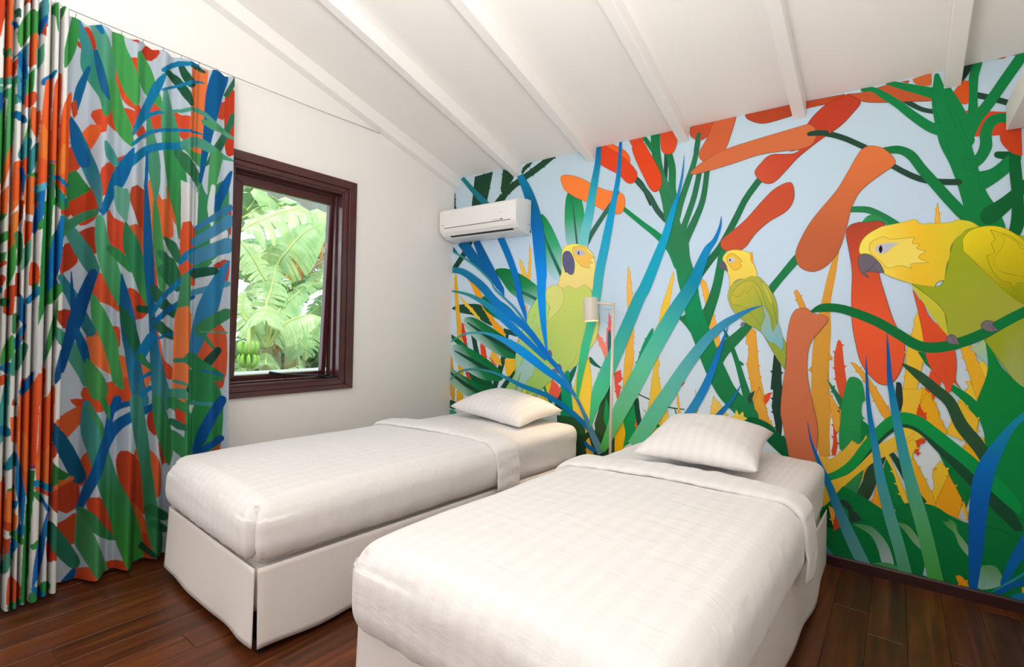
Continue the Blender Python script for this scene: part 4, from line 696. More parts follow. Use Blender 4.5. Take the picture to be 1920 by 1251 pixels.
for ln in MURAL.split('\n'):
    kind, name, star, cols, grad, pts = ln.split('|')
    cols = [pcol(c) for c in cols.split('>')]
    P = [tuple(int(a) for a in q.split(',')) for q in pts.split()]
    dep += .00002
    polys = []
    if kind == 'b':
        C_ = catmull(P, True, 5)
        poly = [(q[0]/1000, q[1]/1000) for q in C_]
        if grad:
            g = [int(a)/1000 for a in grad.split(',')]; dx, dz = g[2] - g[0], g[3] - g[1]; d2 = dx*dx + dz*dz
            cfun = lambda x_, z_, g=g, dx=dx, dz=dz, d2=d2, cols=cols: ramp(cols, ((x_ - g[0])*dx + (z_ - g[1])*dz)/d2)
            if len(cols) > 2:      # several stops: cut the outline into bands so the blend stays exact
                base = [(x_, z_, ((x_ - g[0])*dx + (z_ - g[1])*dz)/d2) for x_, z_ in poly]
                ns = len(cols) - 1
                for b_ in range(ns):
                    lo = -9 if b_ == 0 else b_/ns; hi = 9 if b_ == ns - 1 else (b_ + 1)/ns
                    pp = base
                    for lim, sg in ((lo, 1), (hi, -1)):
                        out = []
                        for i in range(len(pp)):
                            a, c = pp[i - 1], pp[i]; ia, ic = (a[2] - lim)*sg >= 0, (c[2] - lim)*sg >= 0
                            if ia != ic:
                                t = (lim - a[2])/(c[2] - a[2]); out.append(tuple(u + (w - u)*t for u, w in zip(a, c)))
                            if ic: out.append(c)
                        pp = out
                    if len(pp) > 2: polys.append((dep, clip([(q[0], q[1]) for q in pp]), cfun))
            else: polys.append((dep, clip(poly), cfun))
        else: polys.append((dep, clip(poly), lambda x_, z_, c=cols[0]: c))
        if name in THORNY:
            rngt = random.Random(int(abs(poly[0][0])*1000)); n = len(poly)
            sg = 1 if sum(poly[i][0]*poly[(i + 1) % n][1] - poly[(i + 1) % n][0]*poly[i][1] for i in range(n)) > 0 else -1
            acc = 0; nxt = .05
            for i in range(n):
                a = Vector(poly[i]); c = Vector(poly[(i + 1) % n]); d = c - a; acc += d.length
                if acc > nxt and d.length > 1e-4:
                    acc = 0; nxt = rngt.uniform(.045, .11); d.normalize(); nn = Vector((d.y, -d.x))*sg
                    mid = (a + c)*.5; u_ = d*(1 if d.y > 0 else -1)
                    cc = lambda q: cfun(*q) if grad else cols[0]
                    p3 = [mid - d*.007, mid + d*.007, mid + nn*.011 + u_*.006]
                    polys.append((dep, clip([(*q, *cc(q)) for q in p3]), None))
        if star == '1' or name in LINED:
            dk = tuple(c*(.42 if star == '1' else .5) for c in cols[0]); n = len(poly)
            for i in range(n):
                a = Vector(poly[i]); c = Vector(poly[(i + 1) % n]); d = c - a
                if d.length < 1e-5: continue
                nn = Vector((-d.y, d.x)).normalized()*(.0011 if star == '1' else .0008)
                polys.append((dep + .00001, clip([(*(a + nn), *dk), (*(c + nn), *dk), (*(c - nn), *dk), (*(a - nn), *dk)]), None))
    else:
        C_ = catmull(P, False, 5); n = len(C_)
        for i in range(n - 1):
            a, c = C_[i], C_[i + 1]; ca, cb = ramp(cols, i/(n - 1)), ramp(cols, (i + 1)/(n - 1))
            polys.append((dep, clip([(a[0]/1000, a[1]/1000, *ca), (c[0]/1000, c[1]/1000, *cb), (c[2]/1000, c[3]/1000, *cb), (a[2]/1000, a[3]/1000, *ca)]), None))
        if name in ('tree_branch', 'tree_trunk', 'vine', 'stem'):
            for i0, i1 in ((0, 1), (n - 1, n - 2)):
                e = C_[i0]; o_ = C_[i1]; cc = cols[0] if i0 == 0 else cols[-1]
                l_ = Vector((e[0], e[1]))/1000; r_ = Vector((e[2], e[3]))/1000; mid = (l_ + r_)/2; hw_ = (l_ - r_)/2
                out = mid - Vector(((o_[0] + o_[2])/2000, (o_[1] + o_[3])/2000))
                if out.length < 1e-6: continue
                out = out.normalized()*hw_.length
                polys.append((dep, clip([(*(mid + hw_*math.cos(a_) + out*math.sin(a_)), *cc) for a_ in [math.pi*k_/10 for k_ in range(11)]]), None))
    print_obj('printed_' + name, polys, mural)

# ------------------------------------------------------------------ curtain with the same print, draped over its folds
TUBES = [-2.8041, -2.7781, -2.7493, -2.7228, -2.6958, -2.677, -2.6481, -2.6121, -2.5835, -2.5517]
KNOTS = [(-2.5148, -0.9), (-2.4745, -1.0), (-2.4215, 1.0), (-2.3705, -0.2), (-2.3423, -0.5), (-2.301, 0.7), (-2.25, -0.6), (-2.2216, -0.7), (-2.1836, 0.5), (-2.1331, -0.8), (-2.112, -0.3), (-2.0737, 1.1), (-2.037, -0.2), (-2.0171, -0.7), (-1.9454, 0.5), (-1.8923, -0.2), (-1.8541, 0.35)]
def curtain_x(y, z):
    """height of the cloth off the left wall: tight tube folds at the far left, loose waves beside the window"""
    y = np.asarray(y, float); z = np.asarray(z, float)
    lo = np.clip(1 - z/2.5, 0, 1)
    ky = np.array([k[0] for k in KNOTS]); kv = np.array([k[1] for k in KNOTS])
    yy = np.clip(y, ky[0], ky[-1] - 1e-6)
    i = np.clip(np.searchsorted(ky, yy, side='right') - 1, 0, len(ky) - 2)
    t = (yy - ky[i])/(ky[i+1] - ky[i]); t = t*t*(3 - 2*t)
    val = kv[i]*(1 - t) + kv[i+1]*t
    drift = .12*np.sin(y*9 + z*2.2) + .10*np.sin(y*23 - z*3.1)
    right = .105 + .035*lo + (.024 + .036*lo)*(val + drift)
    tb = np.array(TUBES)
    k = np.clip(np.searchsorted(tb, y, side='right') - 1, 0, len(tb) - 2)
    u = np.clip((y - tb[k])/(tb[k+1] - tb[k])*2 - 1, -1, 1)
    left = .088 + .03*lo + (.092 + .012*np.sin(k*2.3))*(1 - np.abs(u)**4)
    s = np.clip((tb[-1] + .004 - y)/.008, 0, 1)
    return left*s + right*(1 - s)

CURTAIN = '''#c83e1e|-2502,2490 -2474,2502 -2466,2490 -2458,2469 -2453,2445 -2451,2422 -2449,2396 -2448,2371 -2450,2355 -2478,2358 -2490,2375 -2499,2403 -2502,2424 -2504,2448 -2504,2472
#c83e1e|-2523,2434 -2500,2416 -2488,2400 -2482,2387 -2509,2395 -2520,2416
#c04022|-2433,2471 -2426,2464 -2413,2445 -2398,2433 -2380,2426 -2369,2416 -2376,2386 -2396,2373 -2418,2377 -2424,2396 -2429,2427 -2433,2455
#e05a30|-2399,2437 -2373,2419 -2367,2405 -2359,2389 -2350,2370 -2341,2351 -2334,2331 -2326,2307 -2318,2281 -2310,2258 -2303,2238 -2293,2203 -2294,2179 -2308,2178 -2324,2190 -2339,2206 -2349,2218 -2358,2234 -2367,2254 -2375,2274 -2386,2295 -2395,2317 -2402,2339 -2405,2365 -2405,2394 -2402,2420
#d64c2a|-2358,2430 -2344,2432 -2326,2421 -2308,2426 -2289,2428 -2286,2409 -2287,2377 -2291,2342 -2296,2316 -2319,2283 -2326,2298 -2333,2323 -2341,2350 -2349,2379 -2356,2409
#c23a20|-2338,2533 -2311,2533 -2299,2515 -2292,2497 -2316,2502 -2330,2518
#c43c20|-2282,2471 -2264,2507 -2227,2541 -2209,2528 -2201,2502 -2212,2476 -2233,2451 -2268,2441
#e0522e|-2462,2104 -2457,2125 -2439,2133 -2418,2131 -2413,2114 -2412,2085 -2414,2056 -2416,2034 -2434,2024 -2442,2044 -2449,2069
#e2522c|-2419,2153 -2399,2167 -2369,2174 -2349,2180 -2329,2181 -2314,2175 -2301,2164 -2295,2142 -2294,2111 -2297,2079 -2302,2057 -2324,2063 -2341,2059 -2366,2054 -2387,2061 -2411,2070 -2424,2087 -2426,2123
#ee6a34|-2537,1955 -2526,1969 -2503,1994 -2488,2019 -2473,2047 -2461,2064 -2436,2061 -2432,2044 -2436,2017 -2442,1995 -2451,1969 -2460,1946 -2469,1932 -2482,1945 -2496,1967 -2521,1960
#c84c2a|-2540,1922 -2527,1945 -2508,1965 -2488,1981 -2473,1987 -2464,1968 -2464,1934 -2469,1912 -2478,1888 -2491,1864 -2504,1842 -2519,1818 -2534,1800 -2564,1775 -2567,1788 -2569,1813 -2568,1843 -2565,1873
#c8421f|-2570,1683 -2537,1715 -2520,1720 -2503,1728 -2486,1747 -2470,1770 -2458,1778 -2447,1763 -2437,1737 -2429,1717 -2429,1705 -2432,1684 -2438,1656 -2445,1633 -2456,1618 -2470,1606 -2487,1601 -2500,1613 -2510,1634 -2520,1645 -2536,1619 -2568,1584 -2571,1600 -2573,1629 -2573,1660
#d84e2a|-2431,1863 -2415,1890 -2384,1915 -2362,1936 -2339,1957 -2328,1959 -2330,1940 -2339,1908 -2350,1874 -2360,1843 -2369,1812 -2381,1786 -2404,1757 -2425,1737 -2435,1740 -2437,1756 -2437,1782 -2436,1813 -2434,1841
#e0542e|-2231,2247 -2210,2267 -2189,2246 -2187,2221 -2186,2188 -2188,2154 -2191,2129 -2206,2102 -2224,2097 -2231,2117 -2234,2150 -2235,2181 -2236,2218
#e05230|-2149,2239 -2128,2242 -2105,2228 -2085,2226 -2056,2221 -2047,2205 -2044,2175 -2045,2140 -2049,2108 -2061,2084 -2085,2083 -2104,2114 -2117,2128 -2129,2145 -2140,2163 -2149,2187 -2154,2216
#d85030|-2310,2070 -2292,2095 -2260,2124 -2246,2099 -2243,2068 -2291,2054
#d85030|-2302,2218 -2292,2212 -2276,2194 -2268,2174 -2289,2135 -2307,2123 -2308,2141 -2307,2171 -2305,2201
#d0502e|-1931,2348 -1888,2382 -1888,2361 -1890,2328 -1895,2294 -1901,2271 -1940,2264 -1941,2287 -1939,2320
#c23c22|-1893,2426 -1871,2466 -1847,2429 -1845,2413 -1843,2390 -1842,2363 -1841,2333 -1840,2301 -1840,2267 -1840,2233 -1840,2200 -1840,2169 -1841,2142 -1842,2119 -1843,2101 -1872,2079 -1884,2086 -1893,2131 -1894,2149 -1895,2174 -1896,2201 -1897,2232 -1898,2264 -1898,2297 -1898,2329 -1898,2359 -1897,2386 -1895,2409
#b84628|-2318,1760 -2316,1785 -2312,1809 -2290,1825 -2247,1817 -2246,1800 -2245,1777 -2244,1750 -2243,1720 -2243,1689 -2243,1658 -2243,1630 -2244,1606 -2245,1587 -2246,1575 -2252,1576 -2263,1601 -2279,1635 -2292,1662 -2300,1685 -2307,1709 -2313,1731 -2316,1747
#f07a40|-2241,1812 -2235,1861 -2225,1876 -2210,1837 -2207,1817 -2205,1792 -2203,1765 -2201,1736 -2201,1707 -2201,1679 -2201,1648 -2202,1616 -2204,1587 -2205,1562 -2207,1547 -2217,1540 -2231,1581 -2233,1599 -2234,1623 -2236,1650 -2238,1680 -2239,1710 -2240,1741 -2240,1769 -2241,1793
#e06e3a|-2208,1823 -2199,1809 -2188,1777 -2156,1793 -2146,1776 -2138,1749 -2131,1717 -2126,1685 -2124,1660 -2122,1623 -2126,1603 -2178,1581 -2195,1588 -2200,1608 -2203,1636 -2206,1671 -2207,1695 -2208,1724 -2209,1755 -2209,1784 -2209,1808
#e06a34|-2166,1841 -2157,1871 -2147,1852 -2136,1820 -2128,1788 -2121,1756 -2115,1728 -2112,1688 -2115,1666 -2123,1684 -2133,1718 -2147,1751 -2155,1773 -2161,1798 -2164,1822
#b83c20|-2498,1556 -2487,1576 -2469,1590 -2451,1601 -2437,1594 -2435,1577 -2435,1552 -2436,1524 -2438,1498 -2440,1480 -2457,1457 -2468,1469 -2480,1491 -2488,1512 -2496,1535
#b83c20|-2569,1482 -2526,1521 -2512,1506 -2501,1481 -2492,1460 -2491,1439 -2505,1416 -2523,1396 -2570,1366 -2572,1382 -2573,1407 -2572,1435 -2571,1462
#b03a20|-2575,1216 -2532,1225 -2507,1221 -2498,1195 -2497,1164 -2499,1137 -2505,1120 -2530,1140 -2565,1154 -2574,1171 -2577,1195
#e05030|-2407,1674 -2394,1687 -2385,1674 -2371,1655 -2353,1650 -2334,1644 -2324,1624 -2323,1604 -2322,1578 -2322,1549 -2324,1521 -2325,1497 -2327,1482 -2339,1484 -2359,1505 -2377,1509 -2395,1528 -2399,1546 -2402,1572 -2405,1601 -2406,1630 -2407,1656
#e25a32|-2450,1389 -2434,1395 -2406,1383 -2391,1370 -2380,1350 -2371,1328 -2359,1302 -2345,1274 -2338,1251 -2341,1220 -2356,1231 -2381,1249 -2406,1255 -2428,1260 -2441,1269 -2449,1283 -2453,1308 -2454,1339 -2453,1369
#dc5030|-2453,1179 -2435,1163 -2414,1159 -2377,1155 -2339,1151 -2335,1133 -2334,1107 -2334,1080 -2334,1059 -2351,1033 -2365,1050 -2381,1076 -2407,1096 -2430,1094 -2446,1084 -2456,1086 -2459,1104 -2459,1133 -2456,1161
#ee7a40|-2457,1097 -2448,1109 -2434,1112 -2417,1107 -2394,1089 -2373,1061 -2361,1036 -2351,997 -2347,974 -2343,995 -2338,1022 -2318,1010 -2313,986 -2308,953 -2305,921 -2307,901 -2317,898 -2330,905 -2351,919 -2373,932 -2402,949 -2424,964 -2435,976 -2449,986 -2459,1003 -2461,1024 -2462,1051 -2461,1078
#e0552c|-2462,874 -2451,877 -2436,877 -2423,885 -2400,891 -2372,895 -2351,901 -2332,910 -2319,916 -2309,912 -2303,892 -2299,860 -2300,828 -2305,807 -2316,798 -2333,800 -2362,807 -2386,809 -2420,815 -2438,813 -2451,812 -2460,814 -2468,844
#cf5c34|-2316,1627 -2293,1639 -2266,1632 -2248,1606 -2244,1584 -2242,1557 -2241,1528 -2240,1498 -2238,1471 -2236,1439 -2234,1408 -2233,1384 -2234,1371 -2241,1379 -2252,1408 -2265,1440 -2276,1461 -2285,1483 -2293,1507 -2300,1531 -2305,1557 -2311,1584 -2314,1609
#d04a28|-2324,1328 -2311,1335 -2286,1322 -2262,1310 -2246,1291 -2235,1272 -2225,1243 -2224,1218 -2249,1190 -2294,1184 -2316,1214 -2318,1234 -2321,1260 -2324,1287 -2325,1312
#d84a2c|-2212,1582 -2211,1582 -2210,1552 -2208,1510 -2206,1472 -2204,1444 -2201,1414 -2199,1383 -2197,1356 -2194,1335 -2168,1300 -2167,1265 -2179,1244 -2190,1251 -2199,1273 -2206,1316 -2208,1334 -2209,1358 -2210,1385 -2210,1414 -2211,1445 -2211,1476 -2211,1505 -2212,1531 -2212,1554 -2212,1571
#e05a34|-2206,1161 -2202,1157 -2194,1130 -2187,1098 -2183,1074 -2178,1046 -2173,1019 -2160,995 -2127,966 -2114,946 -2109,913 -2113,889 -2126,889 -2155,910 -2175,930 -2186,952 -2192,977 -2197,1006 -2199,1031 -2201,1061 -2204,1093 -2205,1123 -2206,1147
#ee7a44|-2293,966 -2265,980 -2239,978 -2210,959 -2207,931 -2209,895 -2214,871 -2223,848 -2235,833 -2276,839 -2284,860 -2290,888 -2293,919 -2294,946
#c44a32|-1952,1480 -1913,1509 -1882,1522 -1864,1516 -1861,1494 -1862,1460 -1865,1427 -1869,1404 -1904,1401 -1898,1431 -1894,1463 -1928,1473
#b84030|-1899,1738 -1889,1769 -1878,1797 -1860,1825 -1859,1805 -1858,1774 -1858,1737 -1858,1701 -1859,1670 -1861,1651 -1884,1690 -1894,1713
#d8603a|-2001,1102 -1989,1130 -1973,1151 -1952,1174 -1917,1182 -1891,1171 -1876,1147 -1867,1107 -1865,1086 -1864,1058 -1863,1026 -1862,994 -1863,961 -1864,932 -1865,907 -1868,890 -1884,875 -1924,899 -1948,916 -1964,936 -1978,956 -1992,972 -2009,988 -2021,1009 -2020,1039 -2010,1072
#c84c30|-1959,875 -1939,892 -1892,904 -1874,908 -1870,887 -1873,853 -1879,827 -1941,830
#d0502c|-1968,502 -1959,516 -1930,526 -1883,529 -1885,483 -1913,485 -1954,497
#d04a28|-2506,823 -2482,825 -2459,820 -2459,779 -2479,786 -2497,806
#d8602e|-2575,739 -2570,757 -2534,755 -2518,768 -2496,780 -2471,791 -2459,794 -2455,770 -2459,732 -2465,710 -2478,690 -2491,675 -2510,655 -2527,652 -2561,688 -2572,715
#dc5026|-2458,821 -2449,827 -2435,831 -2411,829 -2375,819 -2359,813 -2358,793 -2377,772 -2402,767 -2424,765 -2447,770 -2458,795
#c8441f|-2579,659 -2573,649 -2563,623 -2571,601 -2578,590 -2579,608 -2580,639
#b84220|-2580,440 -2576,459 -2563,470 -2525,449 -2502,463 -2482,469 -2465,434 -2464,415 -2463,390 -2464,365 -2467,345 -2477,327 -2492,319 -2507,316 -2561,359 -2575,378 -2580,394 -2581,414
#c04822|-2569,312 -2535,285 -2515,290 -2498,300 -2480,310 -2468,305 -2466,291 -2465,269 -2464,241 -2465,213 -2466,189 -2468,172 -2497,170 -2511,198 -2525,230 -2563,292
#c04420|-2591,265 -2579,249 -2572,233 -2561,205 -2533,144 -2571,166 -2581,152 -2593,190 -2595,222 -2595,252
#e05a2e|-2464,546 -2456,573 -2446,594 -2438,605 -2422,575 -2418,547 -2422,517 -2430,497 -2439,475 -2447,456 -2458,430 -2468,429 -2469,444 -2470,469 -2469,497 -2467,524
#cc4826|-2449,357 -2442,386 -2417,391 -2400,371 -2380,341 -2367,314 -2356,288 -2346,257 -2338,229 -2332,205 -2323,174 -2316,146 -2313,131 -2319,139 -2330,159 -2347,185 -2369,209 -2397,239 -2423,266 -2433,280 -2440,298 -2444,319 -2447,340
#c44422|-2339,527 -2334,554 -2326,572 -2309,574 -2299,564 -2273,541 -2248,515 -2232,490 -2219,461 -2215,439 -2211,413 -2209,385 -2206,354 -2205,325 -2204,297 -2203,274 -2204,257 -2215,233 -2244,254 -2264,276 -2296,318 -2309,345 -2315,366 -2321,390 -2326,415 -2330,439 -2335,470 -2338,501
#e0683a|-2279,549 -2249,573 -2226,568 -2207,554 -2197,541 -2186,520 -2171,484 -2163,459 -2156,427 -2153,396 -2153,367 -2157,345 -2165,332 -2190,318 -2203,326 -2206,342 -2209,367 -2211,397 -2213,425 -2217,450 -2229,476 -2245,502 -2261,525
#d8602f|-2340,375 -2326,374 -2306,352 -2290,334 -2256,297 -2239,273 -2224,245 -2216,223 -2210,198 -2205,172 -2201,147 -2198,127 -2198,113 -2204,108 -2219,121 -2242,148 -2264,174 -2298,216 -2311,243 -2316,261 -2323,286 -2328,312 -2334,338 -2338,360
#c84a26|-2307,233 -2287,217 -2237,159 -2213,145 -2200,136 -2193,116 -2185,87 -2179,58 -2188,23 -2199,0 -2207,8 -2217,30 -2235,67 -2247,96 -2266,136 -2295,190 -2305,218
#e05a2e|-2484,63 -2458,67 -2447,78 -2436,80 -2428,65 -2420,40 -2412,15 -2427,-9 -2438,-21 -2450,-38 -2462,-51 -2474,-47 -2481,-30 -2485,-5 -2486,22 -2486,47
#d04e26|-2385,73 -2368,71 -2342,61 -2328,62 -2315,62 -2304,54 -2265,4 -2252,-22 -2298,14 -2321,12 -2342,-1 -2372,14 -2388,50
#c44226|-2217,692 -2215,719 -2212,751 -2208,772 -2196,763 -2193,743 -2188,716 -2182,685 -2177,656 -2174,635 -2197,625 -2209,646 -2214,665
#c84a26|-2185,595 -2155,608 -2143,585 -2134,554 -2128,522 -2124,492 -2123,472 -2148,465 -2165,496 -2177,534 -2183,570
#3a90a0>#3f9a60|-2532,2486 -2520,2453 -2512,2439 -2505,2424 -2500,2406 -2499,2388 -2501,2364 -2502,2336 -2499,2309 -2488,2282 -2476,2263 -2465,2245 -2456,2224 -2448,2205 -2441,2186 -2436,2163 -2433,2136 -2430,2116 -2426,2107 -2422,2103 -2416,2104 -2409,2110 -2404,2117 -2400,2130 -2398,2152 -2396,2185 -2398,2217 -2407,2242 -2417,2263 -2426,2285 -2435,2308 -2443,2328 -2449,2346 -2452,2362 -2456,2384 -2460,2409 -2465,2433 -2473,2457 -2481,2475 -2489,2488 -2504,2517 -2512,2521 -2518,2520 -2525,2515 -2530,2508 -2533,2499
#5aa098>#4aa860|-2471,2507 -2465,2489 -2458,2463 -2452,2433 -2450,2415 -2447,2394 -2445,2371 -2442,2349 -2440,2330 -2438,2303 -2435,2278 -2432,2251 -2426,2224 -2418,2200 -2412,2186 -2400,2180 -2390,2182 -2379,2190 -2370,2199 -2365,2210 -2364,2228 -2368,2244 -2373,2268 -2377,2291 -2378,2313 -2378,2339 -2381,2369 -2385,2388 -2390,2408 -2397,2428 -2404,2446 -2411,2464 -2424,2490 -2436,2515 -2443,2534 -2450,2543 -2457,2545 -2463,2542 -2469,2534 -2472,2523
#4aa858|-2398,2529 -2398,2513 -2399,2490 -2398,2462 -2396,2435 -2392,2410 -2387,2384 -2381,2360 -2375,2337 -2369,2314 -2360,2293 -2351,2274 -2342,2258 -2325,2227 -2312,2206 -2308,2199 -2303,2198 -2297,2201 -2291,2207 -2287,2215 -2285,2226 -2282,2259 -2284,2301 -2289,2321 -2297,2341 -2304,2364 -2311,2387 -2318,2411 -2326,2436 -2334,2459 -2340,2479 -2345,2500 -2347,2524 -2349,2546 -2350,2562 -2358,2572 -2365,2575 -2374,2572 -2384,2563 -2392,2550
#4aa858|-2300,2448 -2300,2428 -2300,2400 -2300,2370 -2297,2344 -2291,2320 -2280,2301 -2263,2286 -2239,2267 -2217,2253 -2195,2221 -2193,2219 -2191,2219 -2190,2219 -2188,2222 -2188,2224 -2188,2227 -2193,2277 -2202,2309 -2210,2341 -2214,2359 -2219,2381 -2228,2404 -2238,2423 -2252,2443 -2266,2459 -2278,2467 -2283,2469 -2287,2468 -2292,2465 -2296,2460 -2299,2455
#4aa858|-2419,2239 -2417,2224 -2412,2205 -2406,2183 -2400,2161 -2394,2141 -2387,2118 -2382,2095 -2375,2073 -2367,2052 -2347,2034 -2329,2016 -2319,2003 -2315,1999 -2313,1998 -2310,2000 -2307,2003 -2306,2007 -2307,2014 -2308,2036 -2311,2065 -2315,2095 -2320,2115 -2327,2137 -2334,2159 -2342,2182 -2348,2202 -2355,2224 -2362,2246 -2367,2265 -2371,2279 -2380,2287 -2390,2286 -2402,2278 -2411,2268 -2417,2256
#0a78b0|-2453,2507 -2440,2479 -2437,2475 -2434,2474 -2432,2475 -2429,2479 -2428,2483 -2429,2489 -2436,2522 -2441,2528 -2445,2529 -2448,2527 -2451,2523 -2453,2517
#1a6496|-2458,2395 -2456,2377 -2454,2352 -2451,2324 -2448,2299 -2444,2271 -2440,2244 -2435,2220 -2423,2195 -2411,2184 -2409,2183 -2407,2183 -2405,2185 -2403,2188 -2402,2190 -2402,2193 -2405,2212 -2410,2239 -2415,2259 -2420,2283 -2426,2309 -2431,2333 -2437,2358 -2443,2383 -2446,2399 -2449,2405 -2451,2406 -2454,2406 -2456,2404 -2457,2401
#0a6498|-2478,2319 -2485,2300 -2495,2273 -2506,2242 -2514,2214 -2519,2186 -2522,2157 -2524,2132 -2526,2115 -2524,2106 -2521,2102 -2517,2101 -2512,2103 -2508,2107 -2503,2116 -2500,2134 -2494,2159 -2489,2187 -2483,2213 -2478,2240 -2473,2270 -2468,2296 -2464,2315 -2464,2321 -2466,2325 -2468,2327 -2471,2327 -2474,2325
#2f8a48|-2563,1787 -2528,1829 -2509,1846 -2496,1836 -2483,1815 -2467,1791 -2456,1768 -2468,1755 -2489,1734 -2507,1717 -2532,1699 -2535,1715 -2538,1740 -2559,1748 -2562,1771
#4f9a78|-2248,2159 -2248,2141 -2248,2115 -2248,2086 -2247,2058 -2246,2031 -2246,2004 -2244,1977 -2242,1951 -2238,1924 -2232,1899 -2227,1874 -2222,1850 -2217,1816 -2213,1783 -2210,1760 -2210,1757 -2209,1755 -2207,1755 -2206,1755 -2205,1756 -2204,1760 -2201,1783 -2197,1817 -2194,1853 -2193,1881 -2193,1909 -2193,1938 -2195,1965 -2197,1993 -2201,2020 -2204,2048 -2208,2074 -2213,2102 -2219,2129 -2225,2153 -2229,2169 -2233,2173 -2236,2175 -2240,2173 -2244,2170 -2247,2166
#56a488>#3a9a58>#3a8c50|-2187,2326 -2188,2306 -2190,2277 -2192,2245 -2193,2213 -2193,2188 -2193,2163 -2193,2138 -2192,2111 -2191,2082 -2190,2060 -2188,2035 -2185,2010 -2182,1986 -2179,1961 -2176,1939 -2172,1919 -2167,1892 -2162,1868 -2156,1845 -2150,1825 -2144,1806 -2135,1780 -2128,1759 -2123,1731 -2119,1707 -2115,1678 -2111,1648 -2107,1622 -2105,1604 -2103,1599 -2102,1597 -2099,1596 -2097,1597 -2096,1600 -2095,1605 -2094,1623 -2093,1650 -2092,1680 -2090,1710 -2089,1735 -2086,1765 -2083,1789 -2081,1819 -2082,1842 -2082,1867 -2083,1894 -2085,1922 -2087,1952 -2089,1976 -2092,2001 -2095,2027 -2098,2053 -2101,2079 -2105,2103 -2108,2125 -2114,2152 -2119,2178 -2124,2202 -2129,2225 -2135,2246 -2144,2273 -2154,2298 -2163,2320 -2170,2335 -2173,2339 -2176,2339 -2180,2338 -2183,2335 -2185,2332
#357a50|-2126,2026 -2116,2001 -2101,1969 -2090,1946 -2077,1922 -2051,1913 -2025,1897 -2013,1881 -2009,1876 -2005,1875 -2002,1875 -1998,1878 -1996,1883 -1996,1890 -1997,1914 -2002,1950 -2014,1978 -2036,2002 -2069,2013 -2092,2037 -2109,2052 -2117,2054 -2122,2053 -2126,2049 -2128,2043 -2129,2036
#4aa060|-2088,2044 -2079,2026 -2061,2014 -2033,2008 -2012,1997 -2007,1992 -2004,1991 -2000,1992 -1997,1996 -1995,2000 -1994,2008 -1995,2037 -2004,2074 -2038,2084 -2076,2074 -2083,2075 -2088,2072 -2090,2068 -2092,2061 -2092,2054
#f08048|-2070,2485 -2020,2507 -1982,2504 -1982,2487 -1983,2466 -1984,2439 -1985,2409 -1986,2376 -1987,2341 -1988,2316 -1988,2288 -1989,2257 -1990,2224 -1990,2191 -1991,2160 -1992,2129 -1992,2103 -1992,2080 -1993,2063 -2029,2062 -2075,2059 -2074,2094 -2074,2145 -2073,2206 -2072,2271 -2072,2337 -2071,2398 -2070,2449
#f08048|-2167,1083 -2165,1082 -2163,1081 -2161,1081 -2160,1081 -2159,1082 -2159,1083 -2160,1084 -2162,1085 -2164,1086 -2166,1086 -2167,1085 -2168,1085 -2168,1084
#e25c34|-2099,1657 -2094,1691 -2088,1709 -2041,1721 -2012,1685 -2011,1665 -2011,1641 -2012,1613 -2013,1584 -2014,1555 -2014,1527 -2015,1499 -2014,1469 -2014,1439 -2014,1411 -2014,1387 -2014,1370 -2104,1362 -2104,1379 -2103,1402 -2103,1429 -2102,1459 -2101,1488 -2101,1514 -2100,1545 -2100,1576 -2100,1606 -2100,1634
#06609c|-1962,2521 -1930,2540 -1887,2557 -1883,2533 -1882,2497 -1887,2468 -1897,2434 -1909,2395 -1916,2364 -1924,2332 -1932,2298 -1940,2259 -1945,2236 -1950,2210 -1955,2183 -1960,2156 -1964,2128 -1969,2100 -1973,2073 -1977,2047 -1980,2020 -1984,1993 -1988,1965 -1992,1939 -1995,1913 -1998,1891 -2001,1871 -2006,1833 -2009,1807 -2011,1791 -2011,1807 -2010,1830 -2009,1856 -2009,1886 -2008,1917 -2007,1949 -2005,1973 -2004,1999 -2003,2026 -2001,2055 -2000,2083 -1998,2112 -1997,2140 -1996,2168 -1995,2195 -1994,2224 -1994,2253 -1994,2282 -1993,2310 -1992,2337 -1991,2363 -1989,2386 -1985,2420 -1979,2452 -1973,2480 -1966,2504
#1f5a40|-2187,2412 -2174,2400 -2151,2391 -2131,2377 -2119,2356 -2106,2335 -2097,2317 -2077,2281 -2072,2277 -2067,2279 -2060,2285 -2053,2293 -2049,2300 -2050,2307 -2071,2343 -2083,2364 -2095,2389 -2108,2411 -2127,2428 -2151,2436 -2173,2435 -2180,2433 -2184,2431 -2187,2427 -2189,2423 -2189,2418
#1f5a40|-2120,2485 -2117,2461 -2108,2430 -2095,2398 -2084,2375 -2074,2370 -2063,2377 -2048,2392 -2040,2404 -2038,2415 -2043,2427 -2071,2429 -2086,2452 -2096,2477 -2104,2497 -2108,2501 -2112,2502 -2115,2500 -2118,2497 -2120,2492
#1f5a40|-2074,2476 -2032,2487 -1999,2486 -1996,2486 -1994,2488 -1993,2490 -1992,2492 -1992,2495 -1994,2498 -2019,2513 -2055,2512 -2068,2504 -2073,2499 -2077,2494 -2078,2488 -2078,2482
#2f6a4c|-1905,2403 -1877,2469 -1851,2532 -1847,2487 -1883,2397
#2f6f50|-1977,2003 -1963,2023 -1942,2053 -1916,2091 -1899,2125 -1888,2157 -1878,2190 -1870,2219 -1859,2251 -1849,2282 -1841,2303 -1841,2315 -1845,2320 -1851,2323 -1857,2323 -1864,2319 -1870,2310 -1876,2290 -1884,2261 -1896,2228 -1908,2198 -1927,2163 -1944,2132 -1957,2103 -1968,2069 -1977,2034 -1984,2009 -1984,2005 -1983,2003 -1982,2001 -1981,2000 -1979,2001
